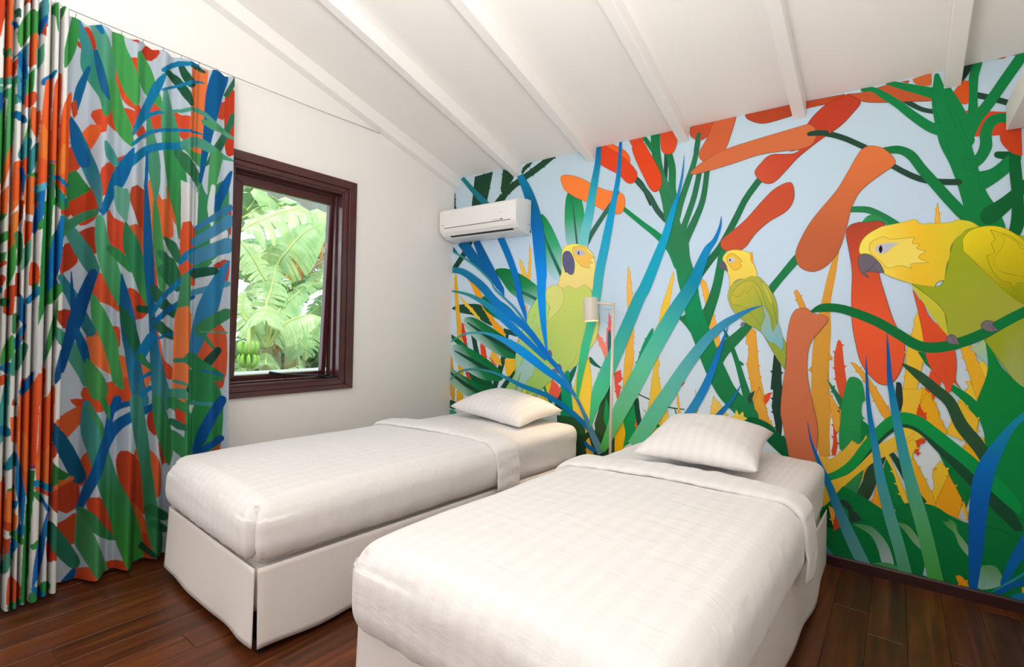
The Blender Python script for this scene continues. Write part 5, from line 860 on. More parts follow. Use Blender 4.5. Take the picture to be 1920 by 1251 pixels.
#1080b0|-2183,2411 -2166,2429 -2139,2457 -2120,2471 -2102,2478 -2085,2478 -2057,2491 -2032,2507 -2024,2514 -2020,2520 -2019,2525 -2020,2529 -2023,2531 -2031,2528 -2056,2514 -2084,2502 -2103,2504 -2124,2497 -2151,2475 -2179,2443 -2192,2429 -2195,2423 -2196,2418 -2195,2413 -2192,2409 -2189,2408
#1080b0|-2188,2315 -2172,2327 -2140,2352 -2119,2364 -2098,2375 -2079,2384 -2049,2408 -2013,2428 -1995,2432 -1994,2432 -1994,2433 -1993,2434 -1993,2435 -1994,2436 -1995,2436 -2012,2441 -2051,2425 -2083,2402 -2101,2392 -2121,2379 -2144,2365 -2175,2338 -2191,2328 -2193,2325 -2193,2323 -2194,2320 -2193,2317 -2191,2316
#1080b0|-2308,2055 -2299,2072 -2280,2102 -2260,2138 -2247,2169 -2235,2202 -2223,2236 -2212,2267 -2202,2296 -2195,2321 -2184,2361 -2175,2394 -2174,2401 -2175,2405 -2179,2406 -2183,2406 -2187,2404 -2191,2400 -2205,2378 -2224,2341 -2236,2308 -2247,2274 -2258,2240 -2274,2202 -2290,2165 -2301,2133 -2307,2104 -2311,2077 -2314,2059 -2314,2056 -2313,2053 -2312,2052 -2311,2052 -2309,2053
#1080b0|-2301,2088 -2287,2106 -2262,2137 -2243,2163 -2227,2180 -2204,2197 -2188,2204 -2184,2208 -2183,2211 -2182,2215 -2183,2217 -2186,2219 -2189,2220 -2207,2217 -2236,2199 -2256,2177 -2281,2143 -2301,2115 -2310,2101 -2312,2095 -2312,2091 -2310,2087 -2308,2085 -2305,2085
#1080b0|-2306,2007 -2294,2021 -2270,2051 -2246,2077 -2227,2096 -2210,2106 -2196,2109 -2176,2115 -2144,2134 -2122,2140 -2102,2143 -2087,2141 -2072,2142 -2018,2163 -1997,2162 -1995,2162 -1994,2163 -1994,2164 -1993,2166 -1994,2167 -1995,2168 -2015,2175 -2068,2159 -2086,2158 -2102,2160 -2122,2158 -2145,2151 -2177,2134 -2197,2128 -2213,2125 -2234,2112 -2256,2090 -2285,2057 -2305,2032 -2314,2019 -2315,2014 -2315,2010 -2314,2007 -2313,2005 -2310,2004
#1080b0|-2308,1908 -2297,1923 -2274,1951 -2251,1978 -2235,1996 -2216,2011 -2201,2017 -2182,2023 -2148,2041 -2120,2049 -2099,2052 -2088,2052 -2081,2057 -2077,2064 -2076,2072 -2078,2080 -2081,2086 -2088,2091 -2100,2091 -2121,2087 -2151,2078 -2185,2060 -2205,2055 -2225,2047 -2252,2028 -2280,1999 -2304,1970 -2317,1951 -2326,1939 -2329,1926 -2328,1917 -2326,1910 -2321,1905 -2316,1903
#50a088|-2191,2211 -2168,2218 -2128,2235 -2105,2238 -2085,2244 -2061,2256 -2025,2272 -1996,2264 -1984,2251 -1968,2234 -1952,2216 -1931,2202 -1908,2194 -1872,2179 -1849,2173 -1846,2173 -1844,2175 -1843,2177 -1842,2179 -1843,2181 -1844,2183 -1865,2195 -1894,2218 -1912,2228 -1936,2238 -1957,2253 -1973,2270 -1987,2283 -2016,2297 -2060,2280 -2087,2265 -2106,2257 -2128,2252 -2168,2233 -2191,2224 -2194,2222 -2195,2220 -2195,2217 -2195,2214 -2194,2212
#50a088|-2084,2050 -2065,2065 -2031,2090 -2008,2092 -1984,2079 -1966,2070 -1945,2061 -1915,2059 -1878,2057 -1855,2054 -1852,2055 -1851,2057 -1850,2059 -1849,2061 -1850,2062 -1852,2064 -1873,2075 -1901,2090 -1926,2098 -1949,2109 -1967,2123 -1991,2141 -2027,2146 -2081,2113 -2097,2102 -2105,2088 -2106,2077 -2105,2065 -2100,2056 -2094,2050
#50a070|-2002,2225 -1982,2210 -1957,2194 -1906,2198 -1898,2201 -1894,2204 -1891,2209 -1890,2214 -1891,2219 -1896,2224 -1942,2235 -1971,2242 -1994,2248 -2000,2247 -2003,2244 -2005,2239 -2006,2234 -2005,2230
#4aa060|-1968,2059 -1969,2038 -1970,2010 -1971,1977 -1972,1948 -1973,1909 -1974,1873 -1974,1847 -1972,1836 -1969,1831 -1964,1829 -1958,1830 -1953,1835 -1949,1846 -1944,1872 -1937,1910 -1928,1949 -1920,1980 -1912,2015 -1904,2046 -1899,2067 -1906,2087 -1918,2094 -1934,2094 -1948,2089 -1959,2079
#3a9060|-2014,1915 -1995,1908 -1987,1876 -1977,1851 -1964,1871 -1944,1905 -1919,1928 -1890,1951 -1876,1964 -1874,1941 -1872,1907 -1870,1873 -1870,1837 -1872,1800 -1873,1770 -1872,1726 -1870,1709 -1868,1686 -1866,1658 -1868,1627 -1877,1593 -1885,1575 -1900,1553 -1924,1527 -1947,1502 -1964,1478 -1978,1456 -1992,1436 -2004,1417 -2016,1401 -2033,1388 -2032,1403 -2031,1422 -2029,1444 -2027,1469 -2025,1497 -2023,1526 -2021,1557 -2020,1587 -2018,1618 -2018,1648 -2017,1676 -2016,1702 -2015,1726 -2015,1747 -2014,1788 -2014,1823 -2014,1853 -2014,1878 -2014,1899
#0a60a0|-1870,1999 -1879,1981 -1892,1954 -1909,1924 -1925,1892 -1940,1859 -1949,1827 -1947,1786 -1940,1759 -1939,1756 -1937,1755 -1934,1755 -1932,1756 -1929,1758 -1927,1762 -1914,1790 -1897,1828 -1888,1852 -1878,1882 -1870,1911 -1865,1943 -1861,1973 -1858,1994 -1858,2000 -1859,2003 -1862,2004 -1865,2004 -1867,2003
#d4dfe6|-1962,1898 -1964,1876 -1969,1845 -1973,1810 -1974,1778 -1970,1739 -1963,1703 -1958,1679 -1957,1676 -1955,1675 -1953,1675 -1951,1676 -1950,1678 -1949,1682 -1949,1707 -1949,1743 -1948,1781 -1946,1810 -1945,1844 -1943,1876 -1942,1898 -1944,1905 -1948,1908 -1952,1909 -1955,1908 -1959,1905
#d4dfe6|-1963,1595 -1959,1644 -1940,1663 -1901,1686 -1881,1699 -1872,1671 -1872,1639 -1894,1623 -1940,1604
#d4dfe6|-1959,1498 -1945,1514 -1918,1539 -1895,1557 -1878,1549 -1905,1505
#0a70ac|-2311,1995 -2321,1979 -2334,1956 -2351,1927 -2366,1898 -2379,1868 -2392,1835 -2403,1802 -2410,1770 -2417,1741 -2425,1714 -2432,1692 -2427,1689 -2436,1685 -2438,1686 -2439,1685 -2440,1683 -2441,1681 -2441,1678 -2439,1675 -2424,1648 -2400,1680 -2389,1709 -2377,1737 -2362,1764 -2344,1794 -2332,1821 -2324,1849 -2317,1877 -2311,1905 -2307,1937 -2305,1969 -2304,1991 -2304,1994 -2304,1997 -2306,1998 -2307,1998 -2309,1997
#0a68a8|-2247,2002 -2248,1983 -2248,1954 -2249,1922 -2249,1892 -2250,1869 -2254,1832 -2252,1826 -2249,1824 -2246,1823 -2243,1825 -2239,1828 -2237,1834 -2235,1872 -2235,1895 -2235,1925 -2235,1958 -2236,1986 -2236,2006 -2237,2009 -2239,2010 -2242,2010 -2244,2009 -2246,2007
#0f6a98>#2a8098>#4a9090|-2539,2066 -2538,2051 -2535,2028 -2530,2003 -2525,1982 -2518,1958 -2511,1933 -2504,1909 -2496,1887 -2489,1865 -2481,1845 -2474,1826 -2466,1806 -2460,1786 -2454,1767 -2449,1749 -2444,1724 -2440,1700 -2437,1683 -2436,1679 -2435,1677 -2433,1677 -2431,1678 -2430,1680 -2429,1684 -2428,1702 -2426,1728 -2427,1757 -2428,1779 -2431,1802 -2433,1826 -2437,1849 -2442,1873 -2448,1897 -2454,1920 -2460,1944 -2467,1968 -2476,1992 -2486,2014 -2495,2033 -2507,2052 -2518,2068 -2525,2078 -2529,2081 -2532,2081 -2535,2079 -2538,2076 -2539,2072
#4aa098|-2424,1983 -2423,1956 -2418,1923 -2400,1904 -2381,1895 -2373,1892 -2367,1893 -2362,1897 -2357,1903 -2356,1910 -2357,1920 -2365,1939 -2376,1962 -2395,1979 -2412,1992 -2415,1994 -2418,1994 -2420,1993 -2422,1991 -2423,1988
#6ab098|-2373,1788 -2372,1752 -2375,1746 -2371,1722 -2364,1696 -2342,1669 -2328,1648 -2327,1646 -2326,1645 -2324,1645 -2323,1646 -2323,1648 -2322,1651 -2320,1680 -2317,1716 -2316,1738 -2316,1766 -2323,1801 -2360,1806 -2366,1807 -2370,1805 -2373,1802 -2375,1798 -2375,1793
#dfe5e6|-2101,1897 -2074,1879 -2032,1871 -2007,1856 -2008,1900 -2008,1885 -2008,1861 -2009,1832 -2008,1799 -2009,1765 -2009,1732 -2010,1703 -2011,1679 -2013,1663 -2027,1668 -2051,1697 -2093,1683 -2097,1645 -2098,1684 -2099,1740 -2099,1802 -2100,1859
#4a9488>#3a8c80|-2574,1604 -2571,1589 -2564,1568 -2536,1557 -2528,1533 -2519,1511 -2510,1489 -2500,1469 -2490,1451 -2477,1428 -2465,1405 -2458,1389 -2450,1377 -2443,1375 -2437,1379 -2431,1387 -2429,1399 -2430,1418 -2435,1437 -2441,1463 -2449,1492 -2456,1513 -2466,1534 -2477,1553 -2489,1570 -2502,1588 -2515,1608 -2527,1625 -2535,1637 -2561,1626 -2566,1626 -2570,1623 -2573,1619 -2575,1613
#2f8090|-2576,1351 -2572,1336 -2565,1315 -2536,1295 -2527,1272 -2519,1249 -2510,1226 -2500,1203 -2491,1182 -2477,1155 -2466,1131 -2460,1114 -2453,1105 -2447,1104 -2442,1107 -2438,1114 -2436,1124 -2437,1140 -2442,1158 -2449,1182 -2457,1209 -2463,1230 -2470,1254 -2480,1277 -2491,1299 -2504,1321 -2517,1343 -2529,1361 -2537,1374 -2564,1372 -2568,1372 -2573,1370 -2575,1366 -2576,1360
#4a9a80|-2580,1115 -2578,1099 -2570,1076 -2538,1046 -2527,1022 -2516,1000 -2505,978 -2494,958 -2487,945 -2473,916 -2466,893 -2462,882 -2458,878 -2454,878 -2450,881 -2447,887 -2445,900 -2442,929 -2444,971 -2450,997 -2458,1020 -2467,1042 -2480,1064 -2497,1086 -2516,1107 -2532,1125 -2565,1140 -2573,1145 -2577,1145 -2579,1141 -2581,1135 -2581,1127
#0a5494|-2572,910 -2563,925 -2529,947 -2524,964 -2519,985 -2514,1008 -2509,1031 -2504,1054 -2499,1073 -2491,1097 -2484,1118 -2476,1139 -2470,1162 -2466,1182 -2462,1204 -2458,1226 -2455,1248 -2451,1270 -2448,1293 -2444,1319 -2441,1344 -2437,1365 -2435,1380 -2436,1394 -2438,1402 -2442,1408 -2447,1409 -2452,1407 -2457,1397 -2461,1382 -2467,1362 -2474,1338 -2483,1313 -2490,1290 -2497,1268 -2504,1246 -2510,1224 -2515,1203 -2520,1182 -2524,1159 -2527,1136 -2530,1114 -2534,1088 -2538,1067 -2564,1050 -2568,1027 -2572,1005 -2575,984 -2577,968 -2578,933 -2578,913 -2578,909 -2578,907 -2577,906 -2576,906 -2574,907
#0a5494|-2515,1391 -2515,1372 -2515,1343 -2515,1313 -2514,1284 -2514,1258 -2513,1231 -2512,1208 -2511,1192 -2505,1181 -2500,1177 -2493,1176 -2487,1179 -2482,1186 -2479,1198 -2483,1214 -2488,1236 -2494,1262 -2499,1287 -2503,1314 -2506,1345 -2509,1372 -2511,1392 -2511,1393 -2512,1394 -2513,1394 -2514,1394 -2514,1393
#0a62a0|-2502,1128 -2497,1107 -2489,1077 -2481,1050 -2469,1016 -2462,991 -2458,984 -2455,982 -2452,983 -2449,986 -2448,992 -2447,1001 -2449,1028 -2454,1065 -2461,1092 -2471,1120 -2480,1140 -2486,1146 -2491,1148 -2496,1147 -2500,1143 -2502,1138
#3a8a60|-2518,1579 -2507,1591 -2490,1608 -2474,1623 -2461,1634 -2449,1644 -2441,1650 -2437,1657 -2436,1663 -2437,1669 -2438,1675 -2442,1678 -2447,1679 -2455,1676 -2470,1669 -2488,1657 -2507,1640 -2524,1622 -2535,1609 -2561,1583 -2561,1575 -2538,1582 -2534,1577 -2528,1575
#5ab088>#4aa860|-2444,1632 -2444,1618 -2444,1597 -2445,1572 -2444,1545 -2443,1520 -2441,1496 -2438,1472 -2435,1449 -2431,1428 -2427,1407 -2421,1382 -2411,1360 -2399,1341 -2386,1323 -2371,1297 -2358,1272 -2347,1254 -2344,1248 -2341,1247 -2338,1246 -2335,1248 -2333,1252 -2332,1258 -2331,1280 -2329,1311 -2329,1346 -2332,1371 -2336,1396 -2342,1420 -2350,1444 -2357,1464 -2365,1484 -2373,1504 -2381,1523 -2389,1541 -2397,1561 -2405,1582 -2411,1604 -2416,1623 -2419,1637 -2424,1648 -2429,1652 -2434,1653 -2439,1650 -2442,1644
#4aa860|-2450,1286 -2450,1268 -2450,1243 -2449,1214 -2447,1184 -2443,1161 -2437,1139 -2431,1118 -2424,1098 -2417,1079 -2407,1055 -2396,1030 -2385,1005 -2377,981 -2371,952 -2367,924 -2360,896 -2332,860 -2329,856 -2326,855 -2324,857 -2322,859 -2322,864 -2322,870 -2325,915 -2327,933 -2330,959 -2334,989 -2336,1014 -2338,1041 -2340,1070 -2346,1100 -2354,1125 -2364,1149 -2373,1172 -2384,1193 -2397,1211 -2413,1233 -2426,1256 -2434,1277 -2440,1291 -2442,1296 -2444,1298 -2446,1298 -2448,1296 -2450,1292
#4aa058|-2458,992 -2458,969 -2458,936 -2457,905 -2452,876 -2446,849 -2439,824 -2401,814 -2396,811 -2393,810 -2389,810 -2387,812 -2386,814 -2388,819 -2376,858 -2379,876 -2393,906 -2411,936 -2428,962 -2441,985 -2449,1001 -2451,1005 -2453,1006 -2455,1005 -2457,1003 -2458,999
#3a9458|-2402,1496 -2386,1485 -2365,1467 -2351,1455 -2335,1439 -2324,1422 -2317,1410 -2310,1406 -2304,1407 -2298,1412 -2293,1420 -2292,1429 -2297,1441 -2306,1453 -2317,1471 -2328,1490 -2338,1506 -2363,1520 -2381,1526 -2392,1525 -2400,1522 -2405,1516 -2408,1510 -2408,1503
#2f8a5c>#2f8a5c>#4aa050|-2330,1640 -2332,1622 -2333,1595 -2334,1565 -2333,1535 -2330,1512 -2325,1489 -2320,1466 -2315,1444 -2310,1422 -2304,1396 -2296,1370 -2285,1345 -2272,1323 -2253,1294 -2240,1268 -2230,1249 -2224,1241 -2218,1239 -2214,1239 -2210,1243 -2208,1249 -2208,1259 -2209,1281 -2211,1313 -2214,1347 -2218,1373 -2224,1400 -2231,1427 -2239,1455 -2245,1478 -2251,1501 -2258,1524 -2268,1544 -2280,1561 -2296,1583 -2309,1606 -2318,1628 -2324,1643 -2326,1646 -2327,1647 -2328,1647 -2329,1645 -2330,1644
#0a5c9c>#1a6898>#3a8ca0|-2336,1400 -2337,1382 -2338,1355 -2339,1324 -2339,1293 -2339,1269 -2339,1244 -2338,1218 -2337,1191 -2335,1163 -2333,1140 -2331,1116 -2329,1092 -2326,1068 -2323,1044 -2321,1020 -2320,997 -2318,973 -2316,949 -2314,926 -2312,904 -2310,883 -2306,854 -2300,828 -2294,806 -2288,790 -2261,764 -2246,756 -2231,755 -2219,761 -2213,775 -2212,799 -2215,815 -2220,836 -2226,861 -2233,889 -2237,908 -2241,930 -2245,953 -2249,978 -2253,1003 -2257,1027 -2262,1052 -2266,1077 -2271,1102 -2276,1127 -2281,1152 -2287,1175 -2293,1201 -2299,1227 -2304,1252 -2308,1277 -2313,1300 -2318,1329 -2324,1358 -2329,1383 -2333,1401 -2334,1402 -2334,1402 -2335,1403 -2335,1402 -2336,1402
#1f5a3c|-2269,1222 -2232,1217 -2222,1220 -2218,1226 -2216,1233 -2216,1241 -2219,1248 -2228,1254 -2263,1257 -2278,1253 -2285,1247 -2288,1241 -2288,1234 -2283,1228
#1f6a48|-2342,1245 -2340,1228 -2337,1203 -2333,1174 -2329,1154 -2325,1131 -2320,1107 -2315,1085 -2311,1067 -2297,1032 -2279,1008 -2276,1004 -2273,1003 -2269,1002 -2266,1003 -2264,1004 -2263,1007 -2255,1035 -2255,1078 -2262,1101 -2273,1126 -2287,1152 -2298,1176 -2306,1196 -2317,1221 -2328,1239 -2336,1251 -2338,1253 -2339,1253 -2341,1252 -2342,1251 -2343,1249
#06609c>#06609c>#1a70a0>#4a9890|-2251,1831 -2251,1815 -2251,1794 -2251,1768 -2251,1738 -2251,1706 -2251,1684 -2251,1659 -2251,1633 -2251,1605 -2251,1577 -2251,1550 -2250,1524 -2249,1499 -2248,1473 -2247,1448 -2244,1424 -2242,1400 -2240,1378 -2238,1356 -2236,1335 -2232,1307 -2230,1281 -2227,1256 -2224,1231 -2222,1203 -2220,1178 -2219,1152 -2218,1125 -2217,1097 -2216,1070 -2215,1044 -2214,1017 -2213,991 -2212,964 -2211,939 -2210,914 -2209,891 -2207,864 -2206,836 -2205,811 -2203,790 -2202,774 -2194,751 -2183,741 -2150,730 -2129,733 -2122,748 -2117,778 -2120,793 -2122,815 -2125,840 -2129,868 -2135,896 -2142,920 -2154,946 -2169,973 -2178,1000 -2185,1025 -2189,1050 -2192,1076 -2195,1102 -2197,1129 -2199,1155 -2201,1181 -2202,1206 -2203,1233 -2203,1259 -2204,1284 -2204,1311 -2204,1339 -2205,1361 -2205,1383 -2206,1406 -2207,1430 -2208,1454 -2208,1480 -2210,1506 -2211,1530 -2212,1557 -2214,1584 -2215,1612 -2217,1640 -2219,1667 -2221,1691 -2222,1713 -2226,1745 -2229,1774 -2232,1800 -2234,1820 -2236,1835 -2239,1840 -2241,1841 -2244,1841 -2247,1839 -2250,1836
#459a58|-2213,1764 -2214,1746 -2214,1721 -2215,1691 -2215,1659 -2214,1628 -2213,1605 -2212,1581 -2211,1556 -2209,1530 -2208,1505 -2206,1482 -2205,1461 -2202,1427 -2199,1396 -2196,1369 -2193,1347 -2190,1311 -2188,1289 -2187,1287 -2187,1286 -2186,1286 -2185,1286 -2184,1286 -2183,1288 -2172,1311 -2157,1350 -2155,1376 -2156,1405 -2159,1436 -2164,1470 -2168,1491 -2172,1514 -2176,1538 -2180,1562 -2183,1587 -2186,1610 -2189,1632 -2192,1663 -2195,1694 -2198,1723 -2201,1747 -2203,1765 -2205,1770 -2207,1772 -2209,1773 -2211,1772 -2212,1769
#2f7a54|-2180,1584 -2166,1565 -2144,1543 -2132,1526 -2122,1502 -2115,1485 -2108,1478 -2104,1476 -2100,1478 -2097,1482 -2095,1488 -2095,1499 -2097,1519 -2102,1548 -2111,1575 -2132,1596 -2166,1599 -2173,1599 -2176,1598 -2179,1595 -2181,1592 -2181,1589
#2f7a54|-2198,1508 -2190,1484 -2170,1457 -2143,1442 -2126,1421 -2117,1404 -2109,1398 -2104,1397 -2100,1399 -2096,1405 -2095,1412 -2096,1425 -2101,1445 -2109,1473 -2122,1500 -2156,1520 -2188,1527 -2193,1530 -2196,1529 -2199,1526 -2200,1521 -2201,1515
#2f7a54|-2195,1416 -2186,1397 -2162,1375 -2138,1360 -2115,1338 -2108,1331 -2104,1330 -2100,1332 -2097,1336 -2095,1343 -2096,1354 -2098,1399 -2112,1423 -2129,1446 -2149,1459 -2176,1461 -2187,1459 -2193,1453 -2197,1444 -2198,1432
#2a6a4c|-2220,1326 -2212,1304 -2203,1274 -2191,1245 -2165,1224 -2129,1209 -2118,1198 -2107,1195 -2102,1198 -2098,1204 -2096,1212 -2096,1222 -2100,1235 -2109,1249 -2123,1267 -2136,1286 -2168,1306 -2189,1331 -2198,1350 -2204,1357 -2209,1358 -2215,1355 -2219,1348 -2221,1340
#2a6a4c|-2212,1164 -2204,1149 -2194,1129 -2176,1110 -2128,1093 -2112,1085 -2105,1085 -2101,1088 -2099,1093 -2098,1100 -2099,1107 -2102,1116 -2115,1131 -2131,1151 -2157,1166 -2186,1184 -2196,1196 -2203,1200 -2208,1199 -2212,1194 -2215,1186 -2216,1177
#1a80b8|-2208,1202 -2201,1223 -2192,1249 -2178,1274 -2141,1305 -2124,1326 -2108,1348 -2094,1369 -2084,1385 -2063,1404 -2023,1426 -2009,1438 -2005,1448 -2005,1456 -2007,1462 -2012,1466 -2018,1468 -2035,1462 -2063,1446 -2083,1427 -2094,1409 -2105,1392 -2122,1368 -2141,1345 -2175,1319 -2194,1289 -2204,1261 -2210,1230 -2214,1207 -2214,1203 -2213,1201 -2212,1200 -2211,1199 -2210,1200
#0a68a8|-2202,1164 -2190,1183 -2151,1208 -2128,1224 -2114,1241 -2099,1257 -2086,1272 -2052,1288 -2019,1300 -2013,1308 -2012,1313 -2014,1319 -2017,1324 -2024,1326 -2037,1324 -2075,1310 -2092,1296 -2108,1280 -2124,1264 -2147,1247 -2182,1229 -2200,1201 -2210,1179 -2211,1173 -2211,1168 -2210,1164 -2208,1162 -2205,1161
#0a78b0|-2201,1083 -2190,1092 -2160,1102 -2126,1110 -2106,1120 -2092,1130 -2076,1140 -2037,1147 -2036,1148 -2036,1149 -2036,1149 -2037,1150 -2037,1151 -2039,1151 -2077,1147 -2093,1140 -2108,1133 -2129,1124 -2171,1117 -2194,1105 -2204,1094 -2206,1091 -2206,1088 -2205,1086 -2205,1083 -2203,1082
#1a80b8|-2094,1470 -2086,1484 -2073,1500 -2036,1522 -2012,1539 -2007,1548 -2006,1556 -2008,1563 -2011,1568 -2017,1570 -2034,1565 -2073,1547 -2089,1529 -2098,1502 -2102,1480 -2103,1475 -2102,1471 -2101,1468 -2099,1467 -2097,1467
#1080b8|-2287,963 -2265,970 -2244,986 -2226,1007 -2217,1029 -2210,1054 -2205,1078 -2201,1095 -2201,1109 -2203,1117 -2207,1123 -2212,1125 -2217,1123 -2226,1115 -2235,1100 -2246,1079 -2260,1057 -2276,1038 -2291,1016 -2299,993 -2304,977 -2305,970 -2304,966 -2302,962 -2298,960 -2294,960
#1080b8|-2267,886 -2246,894 -2221,906 -2208,916 -2206,922 -2206,927 -2207,931 -2208,934 -2211,936 -2215,935 -2230,924 -2253,909 -2280,902 -2284,899 -2285,896 -2283,893 -2280,890 -2275,888
#1a80b8|-2243,807 -2221,825 -2206,845 -2204,853 -2204,859 -2205,863 -2208,866 -2210,867 -2215,865 -2235,845 -2257,826 -2260,820 -2260,816 -2257,811 -2253,808 -2249,806
#2f8a60|-2275,993 -2253,978 -2231,960 -2216,947 -2212,944 -2210,945 -2208,948 -2207,952 -2206,956 -2208,963 -2215,979 -2230,1003 -2242,1021 -2253,1026 -2263,1026 -2275,1022 -2282,1015 -2283,1006
#3a80b0|-2008,1660 -1995,1672 -1978,1688 -1958,1707 -1935,1726 -1898,1753 -1875,1772 -1860,1785 -1853,1797 -1853,1806 -1855,1814 -1860,1819 -1866,1822 -1876,1819 -1891,1804 -1921,1778 -1952,1751 -1970,1732 -1989,1712 -2006,1694 -2021,1680 -2029,1671 -2030,1665 -2026,1661 -2020,1659 -2015,1658
#4a90b8|-2010,1578 -1999,1588 -1983,1600 -1965,1615 -1945,1631 -1914,1653 -1884,1676 -1866,1694 -1850,1707 -1840,1728 -1839,1742 -1844,1755 -1855,1762 -1866,1765 -1881,1760 -1895,1745 -1923,1720 -1950,1694 -1967,1675 -1983,1659 -2000,1643 -2017,1628 -2038,1614 -2055,1598 -2060,1586 -2051,1580 -2039,1576 -2028,1574
#4a90b8|-2010,1482 -1998,1491 -1982,1503 -1964,1515 -1946,1526 -1908,1541 -1878,1552 -1861,1559 -1843,1579 -1836,1597 -1838,1614 -1847,1628 -1861,1637 -1881,1639 -1900,1627 -1938,1608 -1965,1591 -1983,1579 -2002,1566 -2023,1552 -2047,1540 -2075,1517 -2078,1502 -2076,1489 -2066,1479 -2037,1478
#4a98b8|-2029,1315 -2004,1324 -1981,1334 -1958,1345 -1923,1356 -1883,1369 -1865,1376 -1859,1383 -1856,1389 -1856,1395 -1859,1401 -1863,1405 -1871,1406 -1889,1400 -1933,1387 -1964,1376 -1987,1365 -2011,1354 -2040,1343 -2059,1335 -2066,1328 -2065,1322 -2054,1318 -2041,1316
#4a9868|-2094,1407 -2095,1388 -2096,1360 -2098,1332 -2101,1299 -2105,1264 -2108,1239 -2103,1218 -2098,1208 -2092,1203 -2085,1204 -2077,1212 -2064,1231 -2056,1257 -2046,1294 -2043,1330 -2043,1362 -2045,1391 -2048,1410 -2066,1421 -2075,1426 -2081,1428 -2087,1426 -2090,1420
#f0824a|-2112,1207 -2104,1244 -2095,1255 -2074,1261 -2034,1220 -2035,1202 -2035,1180 -2036,1153 -2037,1124 -2037,1092 -2038,1060 -2038,1028 -2039,998 -2039,970 -2039,941 -2039,910 -2039,879 -2039,848 -2039,820 -2039,795 -2039,773 -2039,757 -2007,751 -1979,751 -1948,750 -1902,741 -1894,740 -1909,743 -1943,750 -1966,751 -1988,751 -2015,752 -2077,767 -2093,765 -2105,763 -2118,763 -2118,779 -2117,800 -2117,825 -2117,854 -2117,883 -2117,914 -2116,944 -2116,973 -2116,999 -2116,1028 -2116,1057 -2115,1086 -2115,1115 -2115,1142 -2114,1167 -2113,1189
#f0824a|-2118,788 -2076,792 -2081,759 -2093,759 -2106,765
#50a088|-2116,794 -2101,794 -2086,795 -2044,787 -2005,787 -1986,793 -1969,792 -1944,788 -1911,780 -1904,780 -1901,781 -1900,784 -1900,787 -1901,790 -1907,794 -1940,807 -1965,819 -1985,828 -2007,833 -2049,841 -2085,848 -2100,846 -2115,846 -2124,840 -2128,831 -2129,820 -2128,810 -2124,801
#3a9070|-2107,973 -2095,975 -2078,977 -2036,973 -2021,975 -2017,980 -2016,986 -2018,991 -2023,996 -2037,1001 -2079,1003 -2096,999 -2108,996 -2113,993 -2115,989 -2116,984 -2115,980 -2113,976
#50a088|-2111,873 -2098,868 -2083,862 -2061,854 -2041,849 -2038,851 -2036,854 -2036,857 -2037,860 -2042,864 -2081,878 -2096,885 -2108,890 -2112,890 -2114,888 -2116,884 -2116,880 -2115,877
#e0ebf0|-2193,254 -2193,254 -2193,255 -2192,255 -2192,256 -2192,257 -2192,257 -2193,258 -2193,258 -2194,257 -2194,256 -2194,256 -2195,255 -2194,254
#2a84b8>#3a88b8|-1872,1515 -1883,1498 -1907,1470 -1939,1434 -1953,1409 -1964,1383 -1975,1356 -1985,1329 -1993,1302 -2000,1276 -2007,1250 -2012,1224 -2017,1198 -2025,1172 -2036,1141 -2041,1109 -2050,1079 -2063,1053 -2064,1009 -2054,978 -2048,971 -2042,967 -2038,965 -2034,965 -2027,966 -2020,970 -2007,995 -1993,1035 -1985,1059 -1977,1086 -1968,1115 -1959,1145 -1951,1168 -1941,1192 -1929,1216 -1915,1242 -1904,1269 -1895,1298 -1890,1329 -1885,1360 -1881,1389 -1878,1414 -1872,1452 -1866,1485 -1861,1507 -1860,1513 -1861,1516 -1863,1518 -1866,1519 -1869,1519
#1f5a48|-2014,1409 -1997,1414 -1977,1420 -1957,1427 -1936,1433 -1922,1442 -1915,1451 -1914,1460 -1918,1468 -1927,1473 -1942,1475 -1961,1472 -1982,1469 -2003,1463 -2024,1457 -2042,1445 -2053,1434 -2055,1424 -2044,1416 -2035,1411
#3a8a5c|-1979,1112 -1968,1124 -1950,1142 -1922,1159 -1890,1175 -1870,1192 -1856,1204 -1845,1220 -1843,1232 -1847,1245 -1855,1254 -1865,1258 -1879,1256 -1895,1246 -1933,1230 -1959,1214 -1977,1198 -1994,1181 -2005,1169 -2015,1150 -2015,1135 -2011,1121 -2003,1112 -1993,1108
#3a8a5c|-1983,1098 -1972,1078 -1955,1051 -1938,1030 -1933,1027 -1929,1027 -1925,1028 -1922,1030 -1921,1033 -1922,1038 -1943,1061 -1960,1091 -1971,1113 -1975,1116 -1978,1116 -1981,1114 -1983,1110 -1984,1105
#1f5044|-2023,821 -2010,834 -1997,856 -1985,879 -1975,902 -1965,925 -1955,948 -1936,973 -1903,998 -1887,1018 -1884,1030 -1885,1039 -1889,1046 -1897,1050 -1908,1051 -1927,1047 -1949,1031 -1968,1005 -1983,978 -1994,952 -2003,927 -2013,905 -2033,884 -2067,867 -2077,852 -2078,842 -2077,835 -2073,829 -2064,825 -2039,819
#2f8a54|-2079,969 -2038,945 -2000,916 -1983,902 -1965,890 -1944,878 -1920,867 -1893,862 -1883,866 -1877,876 -1875,888 -1877,901 -1886,916 -1903,928 -1939,946 -1961,962 -1974,974 -1996,998 -2012,1016 -2041,1024 -2074,1024 -2081,1015 -2085,1003 -2085,988
#2f8a54|-2065,943 -2018,933 -1995,927 -1975,916 -1960,899 -1939,875 -1907,847 -1890,829 -1881,793 -1889,758 -1913,757 -1951,763 -1975,764 -1996,766 -2018,769 -2063,781 -2064,829 -2065,895
